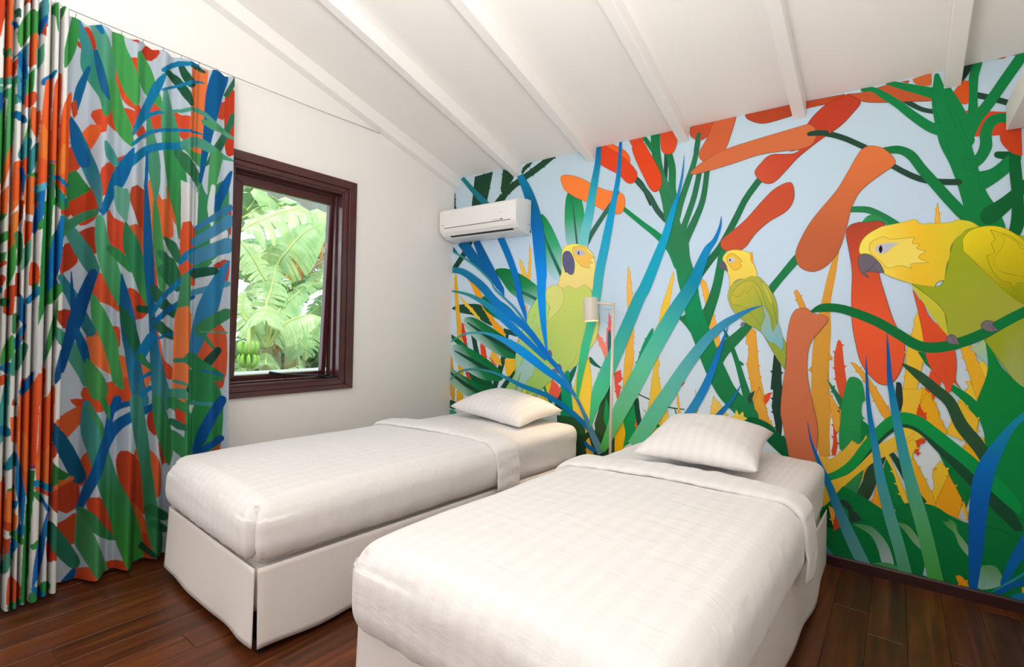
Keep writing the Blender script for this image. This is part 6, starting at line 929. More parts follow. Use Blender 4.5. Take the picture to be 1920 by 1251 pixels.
#1a70b0|-1988,926 -1972,921 -1946,913 -1897,900 -1877,894 -1875,894 -1874,896 -1873,897 -1873,900 -1873,901 -1875,903 -1894,909 -1944,923 -1971,932 -1986,937 -1988,937 -1989,935 -1990,933 -1990,930 -1990,928
#4aa080|-1994,1127 -1980,1126 -1959,1126 -1920,1124 -1882,1122 -1866,1122 -1864,1123 -1863,1125 -1863,1127 -1863,1129 -1864,1130 -1866,1132 -1882,1132 -1920,1134 -1959,1135 -1980,1136 -1994,1136 -1996,1135 -1997,1134 -1998,1132 -1997,1130 -1996,1128
#2f9050|-2081,793 -2043,788 -2004,787 -1981,791 -1961,792 -1929,788 -1888,781 -1873,780 -1873,759 -1874,728 -1875,693 -1875,659 -1876,629 -1878,588 -1880,553 -1881,529 -1902,518 -1947,513 -1969,498 -1989,483 -2009,474 -2083,496 -2083,532 -2083,584 -2082,645 -2082,705 -2081,758
#e0e6e8|-2022,769 -2069,740 -2073,696 -2073,694 -2072,693 -2071,692 -2070,692 -2068,692 -2066,693 -2021,719 -2009,762 -2009,767 -2010,770 -2013,772 -2015,772 -2018,772
#4a98a0|-2033,754 -2006,748 -1983,746 -1960,745 -1932,741 -1878,747 -1876,750 -1875,752 -1875,755 -1876,757 -1878,758 -1880,759 -1936,760 -1960,763 -1983,765 -2005,768 -2032,774 -2039,773 -2043,770 -2045,767 -2044,762 -2040,758
#0a56a0|-1898,780 -1914,767 -1938,751 -1955,727 -1966,701 -1976,673 -1986,643 -1995,614 -2002,589 -2010,549 -2015,523 -2015,514 -2012,508 -2008,503 -2004,502 -2000,502 -1995,508 -1983,528 -1967,563 -1958,587 -1947,615 -1930,641 -1908,662 -1891,685 -1880,711 -1871,734 -1865,751 -1863,767 -1866,777 -1871,785 -1878,789 -1885,788
#0a56a0|-1889,574 -1925,567 -1961,552 -1977,535 -1994,517 -2006,504 -2010,498 -2010,492 -2009,487 -2006,483 -2002,481 -1996,481 -1984,492 -1966,507 -1945,520 -1895,528 -1875,544 -1871,553 -1870,561 -1872,568 -1876,573 -1881,576
#3a9458|-2125,751 -2112,737 -2099,723 -2092,709 -2086,695 -2080,688 -2075,686 -2062,685 -2038,682 -2034,689 -2035,703 -2044,729 -2079,771 -2095,790 -2109,801 -2120,802 -2127,797 -2132,789 -2134,777 -2132,766
#2a7a58|-2121,665 -2098,641 -2080,637 -2073,638 -2063,639 -2042,636 -2041,643 -2048,652 -2074,669 -2090,681 -2111,695 -2119,696 -2122,693 -2125,687 -2125,680 -2125,673
#3a9458|-2130,579 -2122,559 -2109,535 -2096,515 -2087,499 -2079,491 -2070,489 -2035,475 -2017,475 -2014,487 -2018,506 -2038,543 -2078,595 -2092,618 -2102,631 -2116,639 -2124,636 -2131,627 -2138,615 -2139,601
#d64a2c|-2106,742 -2103,692 -2084,671 -2083,669 -2081,669 -2080,670 -2079,671 -2079,674 -2079,677 -2081,726 -2103,747 -2104,748 -2105,748 -2106,747 -2107,746 -2107,744
#0f5a80|-2599,727 -2594,706 -2580,669 -2577,653 -2571,633 -2563,610 -2531,563 -2521,536 -2509,506 -2497,479 -2489,459 -2475,441 -2465,437 -2458,443 -2452,454 -2449,468 -2450,491 -2454,507 -2460,531 -2467,558 -2478,586 -2489,612 -2502,637 -2513,660 -2524,679 -2564,725 -2575,741 -2579,746 -2581,744 -2594,749 -2598,745 -2600,738
#2f7a38|-2580,584 -2575,572 -2559,549 -2522,510 -2504,494 -2491,483 -2505,475 -2524,464 -2563,484 -2580,472 -2581,488 -2581,513 -2580,541 -2580,567
#d8702e|-2577,455 -2569,463 -2531,441 -2512,449 -2495,456 -2483,461 -2481,465 -2480,468 -2481,472 -2483,475 -2486,477 -2491,478 -2502,474 -2519,466 -2559,485 -2575,478 -2580,466 -2581,460 -2581,456 -2580,454 -2580,452 -2579,452
#2f7a60|-2603,309 -2599,292 -2593,267 -2580,228 -2575,209 -2561,184 -2522,116 -2506,93 -2495,76 -2480,62 -2471,60 -2464,66 -2460,79 -2459,92 -2462,110 -2467,123 -2476,146 -2489,173 -2500,198 -2513,222 -2528,248 -2564,307 -2573,323 -2578,329 -2581,325 -2597,338 -2602,333 -2604,324
#0a5a98|-2484,-15 -2479,2 -2472,25 -2468,44 -2468,52 -2469,56 -2472,60 -2475,63 -2479,63 -2484,61 -2495,50 -2509,36 -2519,25 -2520,9 -2517,-2 -2511,-11 -2503,-18 -2494,-20
#3a98a8>#4aa090>#3a9058>#3a9a40>#48a840|-2462,795 -2463,779 -2465,758 -2466,733 -2467,706 -2465,679 -2463,658 -2459,636 -2455,614 -2450,592 -2447,571 -2443,550 -2440,529 -2436,508 -2433,487 -2429,467 -2425,446 -2419,424 -2410,396 -2397,366 -2384,336 -2375,312 -2368,290 -2363,269 -2357,247 -2351,223 -2345,199 -2340,176 -2335,154 -2330,130 -2324,105 -2318,80 -2312,56 -2306,35 -2301,18 -2277,-23 -2251,-53 -2236,-60 -2222,-58 -2215,-45 -2213,-19 -2214,-1 -2214,23 -2216,53 -2217,84 -2220,116 -2224,145 -2230,172 -2237,199 -2245,225 -2253,251 -2267,281 -2288,319 -2302,350 -2310,373 -2317,392 -2322,410 -2328,429 -2332,447 -2337,466 -2342,487 -2349,511 -2356,534 -2363,558 -2368,582 -2373,607 -2377,632 -2383,657 -2390,682 -2400,705 -2413,732 -2424,756 -2433,777 -2439,794 -2443,806 -2447,815 -2451,818 -2455,817 -2458,813 -2461,807
#4a9a58|-2451,786 -2447,772 -2441,752 -2435,731 -2426,703 -2418,676 -2411,649 -2407,628 -2406,625 -2405,624 -2403,623 -2401,622 -2399,622 -2397,624 -2391,642 -2391,673 -2408,709 -2424,741 -2432,762 -2439,782 -2444,796 -2446,799 -2448,799 -2450,798 -2451,795 -2452,791
#0a64a8|-2458,323 -2453,339 -2448,362 -2441,388 -2435,412 -2429,433 -2422,453 -2413,472 -2400,491 -2390,508 -2383,527 -2377,547 -2372,568 -2367,586 -2358,607 -2347,626 -2338,644 -2330,661 -2323,676 -2314,690 -2302,703 -2280,709 -2245,715 -2219,725 -2205,740 -2196,770 -2195,776 -2196,780 -2197,783 -2199,785 -2200,785 -2203,783 -2216,768 -2234,765 -2265,760 -2305,757 -2317,745 -2329,731 -2343,715 -2362,700 -2376,680 -2390,660 -2404,641 -2415,620 -2422,600 -2427,578 -2431,556 -2434,536 -2438,517 -2442,494 -2447,472 -2452,450 -2457,426 -2461,400 -2466,373 -2470,349 -2474,333 -2474,324 -2471,317 -2468,314 -2465,313 -2461,315
#0a64a8|-2376,584 -2373,600 -2370,622 -2365,647 -2361,670 -2357,697 -2353,722 -2348,743 -2335,774 -2327,798 -2326,812 -2328,820 -2332,826 -2337,829 -2344,828 -2355,821 -2365,795 -2377,759 -2382,734 -2387,708 -2392,682 -2396,661 -2401,638 -2405,617 -2408,602 -2405,593 -2401,587 -2394,582 -2387,579 -2381,579
#0a64a8|-2356,742 -2341,752 -2328,766 -2315,776 -2302,783 -2297,787 -2294,792 -2295,798 -2297,803 -2301,807 -2307,808 -2320,802 -2336,791 -2355,774 -2369,760 -2371,755 -2371,750 -2369,746 -2366,743 -2363,742
#3a9a50|-2421,815 -2399,773 -2383,745 -2372,723 -2371,720 -2370,720 -2369,719 -2368,720 -2367,721 -2366,723 -2366,747 -2368,778 -2389,822 -2400,831 -2408,834 -2414,834 -2419,831 -2421,825
#3a8a54|-2468,318 -2464,302 -2458,281 -2451,262 -2443,248 -2432,233 -2414,213 -2374,173 -2344,153 -2330,150 -2328,150 -2327,152 -2326,154 -2325,157 -2326,159 -2327,162 -2337,174 -2357,201 -2375,227 -2395,258 -2416,293 -2429,314 -2440,325 -2451,332 -2458,337 -2462,339 -2465,338 -2467,335 -2469,331 -2470,325
#4a9a60|-2470,333 -2461,314 -2450,286 -2446,273 -2441,259 -2436,243 -2430,224 -2423,201 -2416,180 -2405,150 -2389,111 -2376,77 -2368,50 -2359,25 -2353,6 -2412,12 -2421,30 -2429,48 -2437,67 -2443,84 -2449,100 -2456,119 -2463,140 -2471,160 -2477,177 -2475,223 -2472,286
#4a9890>#3a9068>#3a9050|-2307,807 -2306,792 -2305,772 -2303,749 -2300,722 -2296,694 -2291,664 -2285,640 -2275,613 -2264,584 -2255,555 -2249,528 -2244,502 -2239,476 -2235,451 -2231,424 -2228,397 -2226,371 -2224,345 -2222,319 -2220,293 -2218,268 -2215,240 -2212,211 -2210,184 -2207,159 -2205,136 -2203,116 -2197,84 -2192,60 -2187,42 -2184,35 -2179,30 -2171,24 -2159,15 -2148,9 -2143,14 -2138,31 -2134,59 -2134,97 -2137,122 -2142,149 -2152,183 -2167,222 -2176,255 -2181,284 -2185,308 -2188,332 -2191,356 -2193,381 -2195,406 -2198,432 -2200,458 -2202,482 -2204,507 -2205,532 -2207,558 -2209,584 -2211,609 -2213,632 -2216,655 -2219,684 -2224,713 -2229,741 -2234,766 -2238,787 -2242,803 -2251,820 -2263,828 -2284,835 -2298,833 -2304,824
#3a8f68>#3a8f48|-2206,791 -2204,774 -2203,752 -2201,725 -2199,697 -2196,669 -2193,645 -2189,618 -2181,591 -2168,560 -2147,528 -2138,508 -2125,465 -2124,462 -2123,460 -2121,460 -2120,461 -2119,463 -2118,467 -2110,511 -2110,533 -2111,559 -2112,587 -2114,617 -2117,645 -2120,671 -2125,698 -2130,727 -2139,755 -2151,780 -2163,799 -2180,817 -2189,823 -2195,823 -2201,818 -2204,808
#2a7a4c|-2208,240 -2198,234 -2179,221 -2139,185 -2127,182 -2122,187 -2119,195 -2118,206 -2119,215 -2124,226 -2141,241 -2186,283 -2197,292 -2206,290 -2211,284 -2215,275 -2216,263 -2214,252
#2a7a4c|-2197,178 -2180,167 -2135,124 -2127,123 -2123,127 -2121,134 -2120,141 -2121,149 -2125,157 -2150,180 -2188,216 -2195,216 -2198,211 -2201,203 -2201,194 -2201,186
#1f4a34|-2238,82 -2224,108 -2200,74 -2164,25 -2194,31
#d2461e|-2773,2438 -2748,2471 -2747,2444 -2757,2384 -2759,2359 -2762,2334 -2766,2293 -2770,2278 -2770,2289 -2771,2307 -2772,2330 -2772,2355 -2773,2382 -2773,2406 -2773,2425
#c84422|-2760,2350 -2747,2401 -2747,2414 -2755,2399 -2761,2396 -2766,2394 -2770,2392 -2773,2388 -2776,2372 -2776,2360 -2775,2349 -2773,2340 -2769,2336 -2765,2340
#e8703a|-2747,2470 -2731,2464 -2730,2433 -2730,2388 -2730,2338 -2729,2294 -2729,2263 -2732,2217 -2736,2157 -2739,2113 -2757,2102 -2757,2143 -2757,2201 -2757,2243 -2757,2274 -2755,2321 -2748,2394 -2747,2439
#3f8a58|-2760,2243 -2734,2262 -2735,2231 -2760,2213
#2a6a4a|-2722,2434 -2710,2420 -2711,2384 -2721,2398
#0a70a8|-2735,2352 -2720,2353 -2713,2330 -2711,2330 -2709,2331 -2707,2333 -2706,2336 -2706,2338 -2707,2341 -2716,2356 -2720,2383 -2722,2394 -2732,2371 -2735,2367 -2736,2362 -2737,2357
#c84a22|-2705,2470 -2673,2502 -2673,2462 -2694,2462
#4aa04e|-2687,2429 -2704,2390 -2711,2368 -2717,2347 -2719,2328 -2717,2292 -2712,2269 -2711,2267 -2710,2266 -2709,2266 -2708,2267 -2707,2269 -2706,2272 -2693,2304 -2686,2322 -2674,2358 -2671,2373 -2667,2391 -2661,2431 -2661,2442 -2664,2448 -2668,2451 -2671,2455 -2674,2458
#44a04c|-2674,2405 -2646,2487 -2646,2468 -2646,2439 -2646,2410 -2646,2389 -2656,2358 -2668,2335 -2682,2309
#e86a34|-2683,2313 -2669,2352 -2659,2355 -2657,2342 -2656,2322 -2655,2297 -2655,2269 -2657,2244 -2659,2227 -2688,2200 -2689,2215 -2689,2239 -2688,2266 -2686,2292
#4a9aa0|-2646,2505 -2631,2507 -2629,2489 -2628,2462 -2630,2434 -2638,2401 -2644,2380 -2646,2382 -2655,2374 -2656,2393 -2655,2419 -2647,2468 -2646,2490
#0a60a8|-2646,2369 -2641,2371 -2631,2392 -2630,2431 -2631,2435 -2632,2437 -2633,2438 -2635,2437 -2637,2436 -2638,2433 -2646,2423 -2656,2379 -2657,2356 -2657,2353 -2656,2352 -2654,2354 -2646,2371 -2646,2370
#c44422|-2645,2366 -2634,2411 -2635,2343
#4a9a88|-2739,2228 -2718,2233 -2712,2214 -2709,2213 -2708,2213 -2706,2215 -2704,2218 -2704,2221 -2704,2224 -2715,2242 -2738,2239 -2740,2237 -2741,2236 -2742,2234 -2742,2231 -2741,2230
#e2521f|-2738,2213 -2717,2224 -2717,2199 -2718,2178 -2720,2162 -2740,2141 -2741,2161 -2740,2190
#3a90b0|-2717,2244 -2685,2303 -2686,2268 -2686,2217 -2687,2162 -2688,2111 -2688,2077 -2693,2066 -2710,2041 -2715,2065 -2716,2093 -2717,2138 -2717,2199
#0a66a8|-2716,2242 -2716,2221 -2715,2192 -2705,2167 -2693,2157 -2692,2150 -2690,2148 -2688,2148 -2685,2151 -2684,2155 -2684,2160 -2686,2184 -2690,2214 -2694,2248 -2709,2246 -2711,2248 -2713,2248 -2714,2248 -2715,2247 -2716,2245
#0a70b0|-2719,2144 -2711,2127 -2693,2131 -2692,2128 -2691,2127 -2690,2129 -2689,2132 -2689,2135 -2691,2139 -2705,2143 -2717,2153 -2718,2157 -2719,2158 -2720,2158 -2720,2155 -2720,2151
#0a70b0|-2719,2061 -2694,2055 -2692,2049 -2690,2049 -2689,2052 -2688,2056 -2688,2060 -2691,2066 -2715,2077 -2718,2081 -2720,2083 -2720,2082 -2721,2078 -2721,2072
#4aa088|-2768,2093 -2740,2111 -2717,2121 -2713,2124 -2711,2130 -2710,2137 -2712,2143 -2715,2147 -2719,2155 -2742,2141 -2770,2118 -2773,2117 -2774,2114 -2774,2109 -2773,2103 -2772,2097
#4aa088|-2772,2058 -2747,2066 -2739,2047 -2721,2052 -2719,2041 -2716,2039 -2713,2043 -2710,2050 -2710,2057 -2714,2066 -2720,2089 -2738,2097 -2763,2092 -2771,2091 -2774,2091 -2775,2088 -2775,2082 -2775,2072
#58b068|-2738,2094 -2719,2135 -2718,2121 -2719,2102 -2719,2078 -2719,2053 -2719,2028 -2719,2006 -2719,1984 -2719,1961 -2719,1939 -2720,1917 -2720,1897 -2721,1878 -2729,1847 -2736,1819 -2742,1795 -2746,1779 -2747,1768 -2747,1780 -2747,1796 -2747,1815 -2747,1836 -2746,1859 -2746,1882 -2745,1905 -2745,1926 -2744,1947 -2744,1964 -2743,1991 -2742,2017 -2741,2041 -2740,2062 -2739,2081
#0a58a0|-2768,2064 -2755,2066 -2755,2050 -2755,2028 -2756,2004 -2757,1986 -2766,1969 -2767,2016
#3a9048|-2766,1969 -2762,1995 -2748,2043 -2745,2063 -2745,2051 -2745,2036 -2745,2017 -2745,1996 -2745,1974 -2745,1951 -2745,1928 -2745,1907 -2745,1886 -2745,1869 -2746,1842 -2746,1817 -2746,1794 -2746,1773 -2746,1755 -2746,1740 -2762,1696 -2762,1723 -2763,1762 -2764,1808 -2764,1857 -2765,1903 -2766,1942
#0a70a8|-2720,1987 -2712,1971 -2694,1976 -2691,1970 -2689,1970 -2686,1975 -2685,1980 -2685,1986 -2688,1992 -2694,2012 -2711,2009 -2717,2012 -2719,2014 -2721,2013 -2721,2009 -2721,2001
#f0773a|-2721,1884 -2720,1872 -2721,1846 -2721,1821 -2722,1803 -2732,1771 -2737,1749 -2742,1721 -2746,1694 -2757,1675 -2758,1684 -2757,1703 -2748,1741 -2747,1765 -2746,1785 -2743,1809 -2738,1837 -2731,1861
#f0773a|-2759,1665 -2731,1713 -2732,1674 -2732,1635 -2760,1626
#f0682e|-2719,1805 -2693,1820 -2693,1807 -2693,1789 -2693,1767 -2693,1743 -2693,1718 -2693,1695 -2693,1674 -2694,1656 -2694,1644 -2721,1639 -2721,1654 -2721,1674 -2721,1698 -2721,1724 -2721,1749 -2720,1773 -2720,1792
#60b898|-2661,2292 -2639,2320 -2639,2298 -2638,2268 -2640,2243 -2645,2230 -2659,2205 -2660,2248
#44a050|-2687,2169 -2664,2210 -2664,2191 -2664,2164 -2665,2136 -2667,2115 -2690,2083 -2689,2126
#e05a30|-2691,2084 -2673,2112 -2662,2113 -2646,2102 -2666,2054 -2692,2030 -2693,2058
#f0743a|-2669,2050 -2643,2046 -2642,2027 -2642,2000 -2643,1973 -2644,1950 -2645,1938 -2661,1932 -2671,1961 -2672,1983 -2672,2010 -2671,2035
#44a050|-2692,1907 -2685,1952 -2671,2009 -2671,1991 -2671,1964 -2672,1936 -2673,1917 -2693,1889
#3a9aa0|-2674,1844 -2672,1860 -2669,1884 -2666,1902 -2667,1913 -2669,1919 -2672,1925 -2674,1929 -2686,1913 -2691,1905 -2693,1892 -2706,1858 -2711,1840 -2710,1826 -2707,1819 -2694,1827 -2692,1821 -2688,1822
#3a9aa0|-2664,1779 -2658,1800 -2645,1837 -2643,1856 -2642,1890 -2642,1899 -2643,1905 -2644,1911 -2646,1915 -2655,1904 -2660,1895 -2673,1864 -2674,1840 -2683,1800 -2685,1778 -2684,1770 -2674,1776 -2673,1771 -2670,1770 -2668,1772
#d8532a|-2694,1820 -2674,1847 -2674,1829 -2674,1800 -2682,1764 -2684,1746 -2690,1759 -2692,1788
#0a68b0|-2706,1780 -2704,1757 -2694,1738 -2693,1707 -2692,1682 -2691,1678 -2690,1676 -2688,1675 -2686,1676 -2684,1679 -2683,1683 -2674,1716 -2674,1747 -2688,1766 -2692,1790 -2693,1796 -2694,1799 -2694,1801 -2704,1789 -2705,1785
#44a050|-2671,1756 -2645,1767 -2644,1769 -2643,1773 -2643,1779 -2644,1785 -2645,1790 -2656,1785 -2672,1769 -2673,1767 -2673,1765 -2673,1763 -2673,1760 -2672,1758
#f0803c|-2682,1752 -2666,1764 -2646,1755 -2645,1732 -2645,1703 -2645,1675 -2646,1657 -2670,1634 -2688,1640 -2690,1657 -2690,1682 -2688,1710 -2686,1735
#e2e4dc|-2628,2489 -2604,2509 -2604,2480 -2605,2439 -2605,2391 -2605,2340 -2606,2291 -2606,2250 -2606,2222 -2633,2183 -2632,2213 -2632,2257 -2631,2308 -2630,2363 -2629,2414 -2628,2458
#3a9048|-2619,2501 -2595,2516 -2595,2500 -2594,2476 -2594,2449 -2593,2422 -2593,2401 -2594,2389 -2597,2396 -2601,2424 -2603,2447
#0a78b0|-2633,2145 -2607,2186 -2596,2219 -2595,2223 -2595,2226 -2597,2228 -2599,2229 -2601,2228 -2604,2225 -2627,2188 -2642,2169 -2643,2163 -2643,2158 -2643,2151 -2641,2146 -2639,2142
#f0642e|-2632,2164 -2606,2197 -2606,2184 -2606,2168 -2606,2148 -2607,2125 -2607,2100 -2607,2075 -2608,2049 -2608,2030 -2608,2009 -2608,1987 -2608,1964 -2608,1940 -2608,1917 -2609,1895 -2609,1874 -2609,1854 -2609,1838 -2609,1803 -2610,1776 -2623,1742 -2627,1726 -2646,1738 -2646,1750 -2646,1766 -2646,1784 -2645,1804 -2645,1825 -2645,1848 -2645,1871 -2644,1894 -2644,1917 -2643,1940 -2643,1961 -2642,1980 -2642,1997 -2641,2023 -2640,2049 -2639,2073 -2638,2095 -2637,2116 -2636,2134 -2634,2151
#f28238|-2641,1986 -2636,1981 -2627,1960 -2610,1948 -2609,1922 -2609,1893 -2610,1866 -2623,1834 -2644,1848 -2644,1864 -2644,1886 -2644,1911 -2644,1936 -2643,1958 -2642,1976
#3a9048|-2581,2524 -2568,2519 -2573,2498 -2577,2477 -2581,2460
#ec6430|-2601,2172 -2581,2233 -2578,2226 -2577,2214 -2577,2198 -2577,2179 -2577,2157 -2578,2133 -2578,2107 -2578,2082 -2579,2058 -2579,2037 -2579,2013 -2580,1988 -2580,1962 -2580,1937 -2580,1912 -2581,1889 -2581,1869 -2581,1852 -2592,1827 -2609,1836 -2610,1850 -2610,1867 -2609,1888 -2609,1910 -2609,1934 -2608,1958 -2607,1982 -2607,2005 -2606,2026 -2606,2044 -2605,2071 -2605,2096 -2604,2119 -2604,2139 -2603,2157
#0a68b0|-2609,1838 -2592,1837 -2581,1850 -2581,1851 -2581,1853 -2581,1855 -2581,1857 -2593,1845 -2609,1845 -2610,1845 -2610,1845 -2610,1843 -2610,1842 -2610,1840
#2f8848|-2609,1836 -2592,1828 -2593,1794 -2594,1745 -2594,1696 -2595,1663 -2623,1655 -2621,1690 -2610,1752 -2609,1802
#3f7a5c|-2609,1826 -2607,1808 -2607,1784 -2608,1765 -2609,1741 -2610,1724 -2610,1715 -2609,1709 -2607,1705 -2605,1704 -2602,1706 -2599,1713 -2595,1733 -2581,1771 -2581,1798 -2598,1812 -2606,1827 -2607,1830 -2607,1831 -2608,1831 -2608,1830 -2608,1829
#0a78c0|-2645,1732 -2625,1742 -2626,1698 -2628,1654 -2646,1659
#58b8d0|-2644,1702 -2635,1708 -2610,1732 -2608,1736 -2608,1741 -2608,1747 -2609,1753 -2621,1746 -2629,1743 -2641,1735 -2646,1735 -2659,1717 -2660,1711 -2660,1705 -2656,1701 -2646,1706
#3a9a4c|-2531,2544 -2533,2525 -2537,2500 -2541,2471 -2562,2408 -2566,2385 -2569,2363 -2572,2341 -2574,2322 -2574,2296 -2574,2272 -2573,2256 -2573,2252 -2572,2250 -2570,2249 -2568,2250 -2566,2252 -2564,2256 -2539,2308 -2529,2334 -2521,2363 -2516,2385 -2513,2408 -2510,2433 -2508,2458 -2509,2484 -2511,2511 -2514,2534 -2516,2550 -2518,2555 -2520,2556 -2523,2556 -2526,2554 -2529,2550
#f0682e|-2575,2066 -2570,2097 -2560,2129 -2534,2182 -2528,2187 -2527,2180 -2526,2167 -2527,2148 -2528,2125 -2529,2099 -2530,2069 -2531,2037 -2531,2019 -2531,1997 -2531,1973 -2532,1948 -2532,1921 -2532,1894 -2532,1866 -2532,1839 -2533,1813 -2534,1789 -2534,1767 -2535,1749 -2537,1733 -2538,1722 -2567,1691 -2576,1708 -2581,1744 -2595,1766 -2597,1782 -2596,1801 -2595,1821 -2593,1843 -2581,1878 -2581,1899 -2580,1920 -2580,1941 -2579,1963 -2579,1986 -2579,2008 -2578,2029 -2577,2048
#f28838|-2572,1917 -2575,1902 -2578,1881 -2580,1859 -2592,1827 -2596,1810 -2593,1797 -2581,1800 -2578,1793 -2574,1791 -2569,1797 -2562,1811 -2561,1827 -2560,1852 -2540,1902 -2539,1927 -2539,1944 -2540,1950 -2561,1926 -2564,1926 -2567,1925 -2570,1923
#0a80b8|-2598,1760 -2578,1753 -2566,1738 -2539,1757 -2535,1760 -2531,1764 -2529,1770 -2530,1776 -2533,1783 -2570,1774 -2580,1792 -2592,1786 -2596,1783 -2600,1778 -2601,1773 -2601,1767
#e05a30|-2594,1753 -2578,1739 -2566,1719 -2563,1718 -2560,1720 -2538,1740 -2537,1743 -2536,1747 -2537,1751 -2571,1749 -2579,1772 -2580,1776 -2581,1778 -2593,1765 -2595,1762 -2595,1758
#2f9050|-2594,1736 -2592,1720 -2581,1704 -2580,1678 -2580,1660 -2575,1645 -2567,1643 -2538,1664 -2531,1672 -2526,1684 -2526,1702 -2535,1714 -2568,1713 -2577,1732 -2580,1749 -2581,1752 -2581,1753 -2592,1743 -2593,1741 -2594,1739
#0a80b8|-2577,1715 -2573,1693 -2565,1673 -2563,1671 -2560,1672 -2538,1690 -2537,1692 -2536,1695 -2536,1699 -2566,1699 -2574,1718 -2575,1719 -2576,1719 -2577,1719 -2577,1719 -2577,1717
#b84a28|-2529,2137 -2514,2159 -2510,2144 -2506,2119 -2505,2098 -2519,2070 -2523,2087 -2528,2115
#0a64a0|-2533,2060 -2533,2041 -2531,2013 -2529,1983 -2526,1956 -2520,1931 -2512,1908 -2504,1888 -2499,1874 -2488,1864 -2479,1863 -2470,1867 -2464,1875 -2460,1885 -2460,1904 -2464,1920 -2469,1941 -2476,1964 -2484,1985 -2493,2007 -2503,2031 -2513,2053 -2520,2069 -2523,2072 -2525,2073 -2528,2072 -2531,2069 -2533,2066
#f0803c|-2761,1638 -2733,1647 -2734,1595 -2760,1587
#44a04c|-2760,1594 -2734,1595 -2742,1574 -2759,1556
#44a050|-2746,1477 -2721,1501 -2720,1509 -2719,1516 -2720,1523 -2721,1530 -2731,1527 -2739,1524 -2764,1499 -2768,1490 -2769,1483 -2767,1476 -2764,1472 -2759,1470
#44a050|-2756,1436 -2734,1443 -2736,1418 -2740,1394 -2748,1402
#d8502a|-2746,1381 -2734,1393 -2732,1398 -2732,1402 -2733,1405 -2734,1407 -2737,1408 -2741,1407 -2759,1391 -2761,1387 -2762,1383 -2761,1380 -2759,1377 -2755,1377
#d8502a|-2742,1307 -2738,1321 -2734,1331 -2733,1338 -2735,1344 -2738,1349 -2743,1352 -2747,1351 -2764,1348 -2770,1334 -2771,1324 -2769,1314 -2764,1307 -2756,1304
#1a80b0|-2747,1311 -2742,1297 -2743,1278 -2747,1278
#f0803c|-2721,1649 -2694,1653 -2712,1623 -2721,1601
#f28a3c|-2721,1597 -2706,1614 -2705,1599 -2704,1575 -2705,1547 -2707,1520 -2709,1498 -2716,1470 -2720,1452 -2729,1450 -2730,1461 -2731,1480 -2730,1504 -2729,1530 -2721,1561 -2721,1582
#4aa84a|-2722,1452 -2709,1500 -2709,1485 -2708,1464 -2708,1440 -2707,1414 -2708,1390 -2709,1370 -2715,1346 -2719,1327 -2721,1312 -2733,1298 -2732,1342 -2730,1403
#d0562c|-2736,1293 -2720,1311 -2710,1314 -2709,1300 -2709,1279 -2709,1254 -2710,1229 -2711,1208 -2712,1193 -2720,1189 -2739,1199 -2740,1218 -2739,1245 -2738,1273
#2f6a40|-2741,1225 -2731,1224 -2720,1230 -2719,1236 -2719,1244 -2719,1252 -2720,1258 -2732,1262 -2742,1259 -2746,1255 -2747,1250 -2747,1243 -2747,1236 -2746,1230
#4aa84a|-2718,1107 -2720,1092 -2733,1073 -2739,1055 -2742,1028 -2743,1007 -2743,999 -2741,994 -2738,991 -2735,990 -2731,991 -2721,993 -2717,1012 -2707,1038 -2705,1061 -2707,1086 -2708,1103 -2709,1108 -2710,1111 -2713,1113 -2715,1113 -2716,1111
#1a80b8|-2743,974 -2721,954 -2716,963 -2712,972 -2711,982 -2713,993 -2716,1001 -2721,1005 -2743,991 -2745,988 -2746,985 -2746,981 -2746,978 -2745,975
#40a8a8|-2715,1008 -2715,973 -2716,921 -2717,869 -2717,833 -2741,835 -2733,899 -2720,951
#e2602c|-2733,914 -2721,930 -2720,938 -2720,944 -2721,948 -2721,950 -2732,955 -2737,954 -2747,945 -2759,939 -2759,930 -2748,916 -2746,912 -2742,911
#b84420|-2694,1660 -2688,1655 -2691,1582 -2705,1546 -2704,1599
#4a8a58|-2716,1509 -2714,1492 -2709,1469 -2706,1449 -2707,1420 -2709,1398 -2708,1393 -2707,1390 -2704,1389 -2694,1393 -2694,1394 -2693,1397 -2690,1419 -2687,1451 -2688,1477 -2690,1502 -2691,1520 -2693,1531 -2694,1536 -2707,1529 -2712,1525 -2715,1520
#b03e1e|-2709,1360 -2693,1366 -2693,1317 -2693,1268 -2711,1266 -2710,1313
#3f8a50|-2715,1190 -2715,1171 -2715,1144 -2715,1125 -2714,1120 -2713,1117 -2710,1116 -2708,1117 -2705,1119 -2703,1123 -2694,1142 -2693,1169 -2693,1188 -2694,1196 -2694,1200 -2705,1201 -2709,1200 -2713,1197
#f0803c|-2685,1648 -2656,1657 -2658,1603 -2685,1609
#e8622e|-2687,1578 -2660,1577 -2658,1559 -2660,1533 -2663,1511 -2671,1483 -2685,1472 -2687,1486 -2688,1509 -2689,1537 -2688,1561
#60b090|-2689,1458 -2661,1512 -2661,1494 -2661,1467 -2662,1438 -2665,1416 -2673,1390 -2691,1373 -2690,1415
#0a72b8|-2693,1281 -2672,1237 -2672,1184 -2673,1130 -2693,1176 -2693,1229
#1a80b8|-2685,1154 -2691,1139 -2694,1117 -2709,1098 -2708,1061 -2708,1058 -2707,1056 -2705,1054 -2702,1054 -2694,1053 -2694,1056 -2685,1086 -2674,1104 -2672,1129 -2670,1147 -2670,1153 -2671,1156 -2672,1158 -2673,1159 -2674,1157
#c04a28|-2692,1095 -2674,1130 -2672,1094
#4a9a80|-2701,953 -2693,968 -2686,991 -2673,1007 -2668,1035 -2664,1056 -2663,1067 -2665,1074 -2669,1079 -2672,1081 -2674,1079 -2688,1075 -2694,1057 -2713,1031 -2715,1005 -2715,978 -2715,959 -2714,953 -2713,951 -2710,949 -2708,949 -2705,950
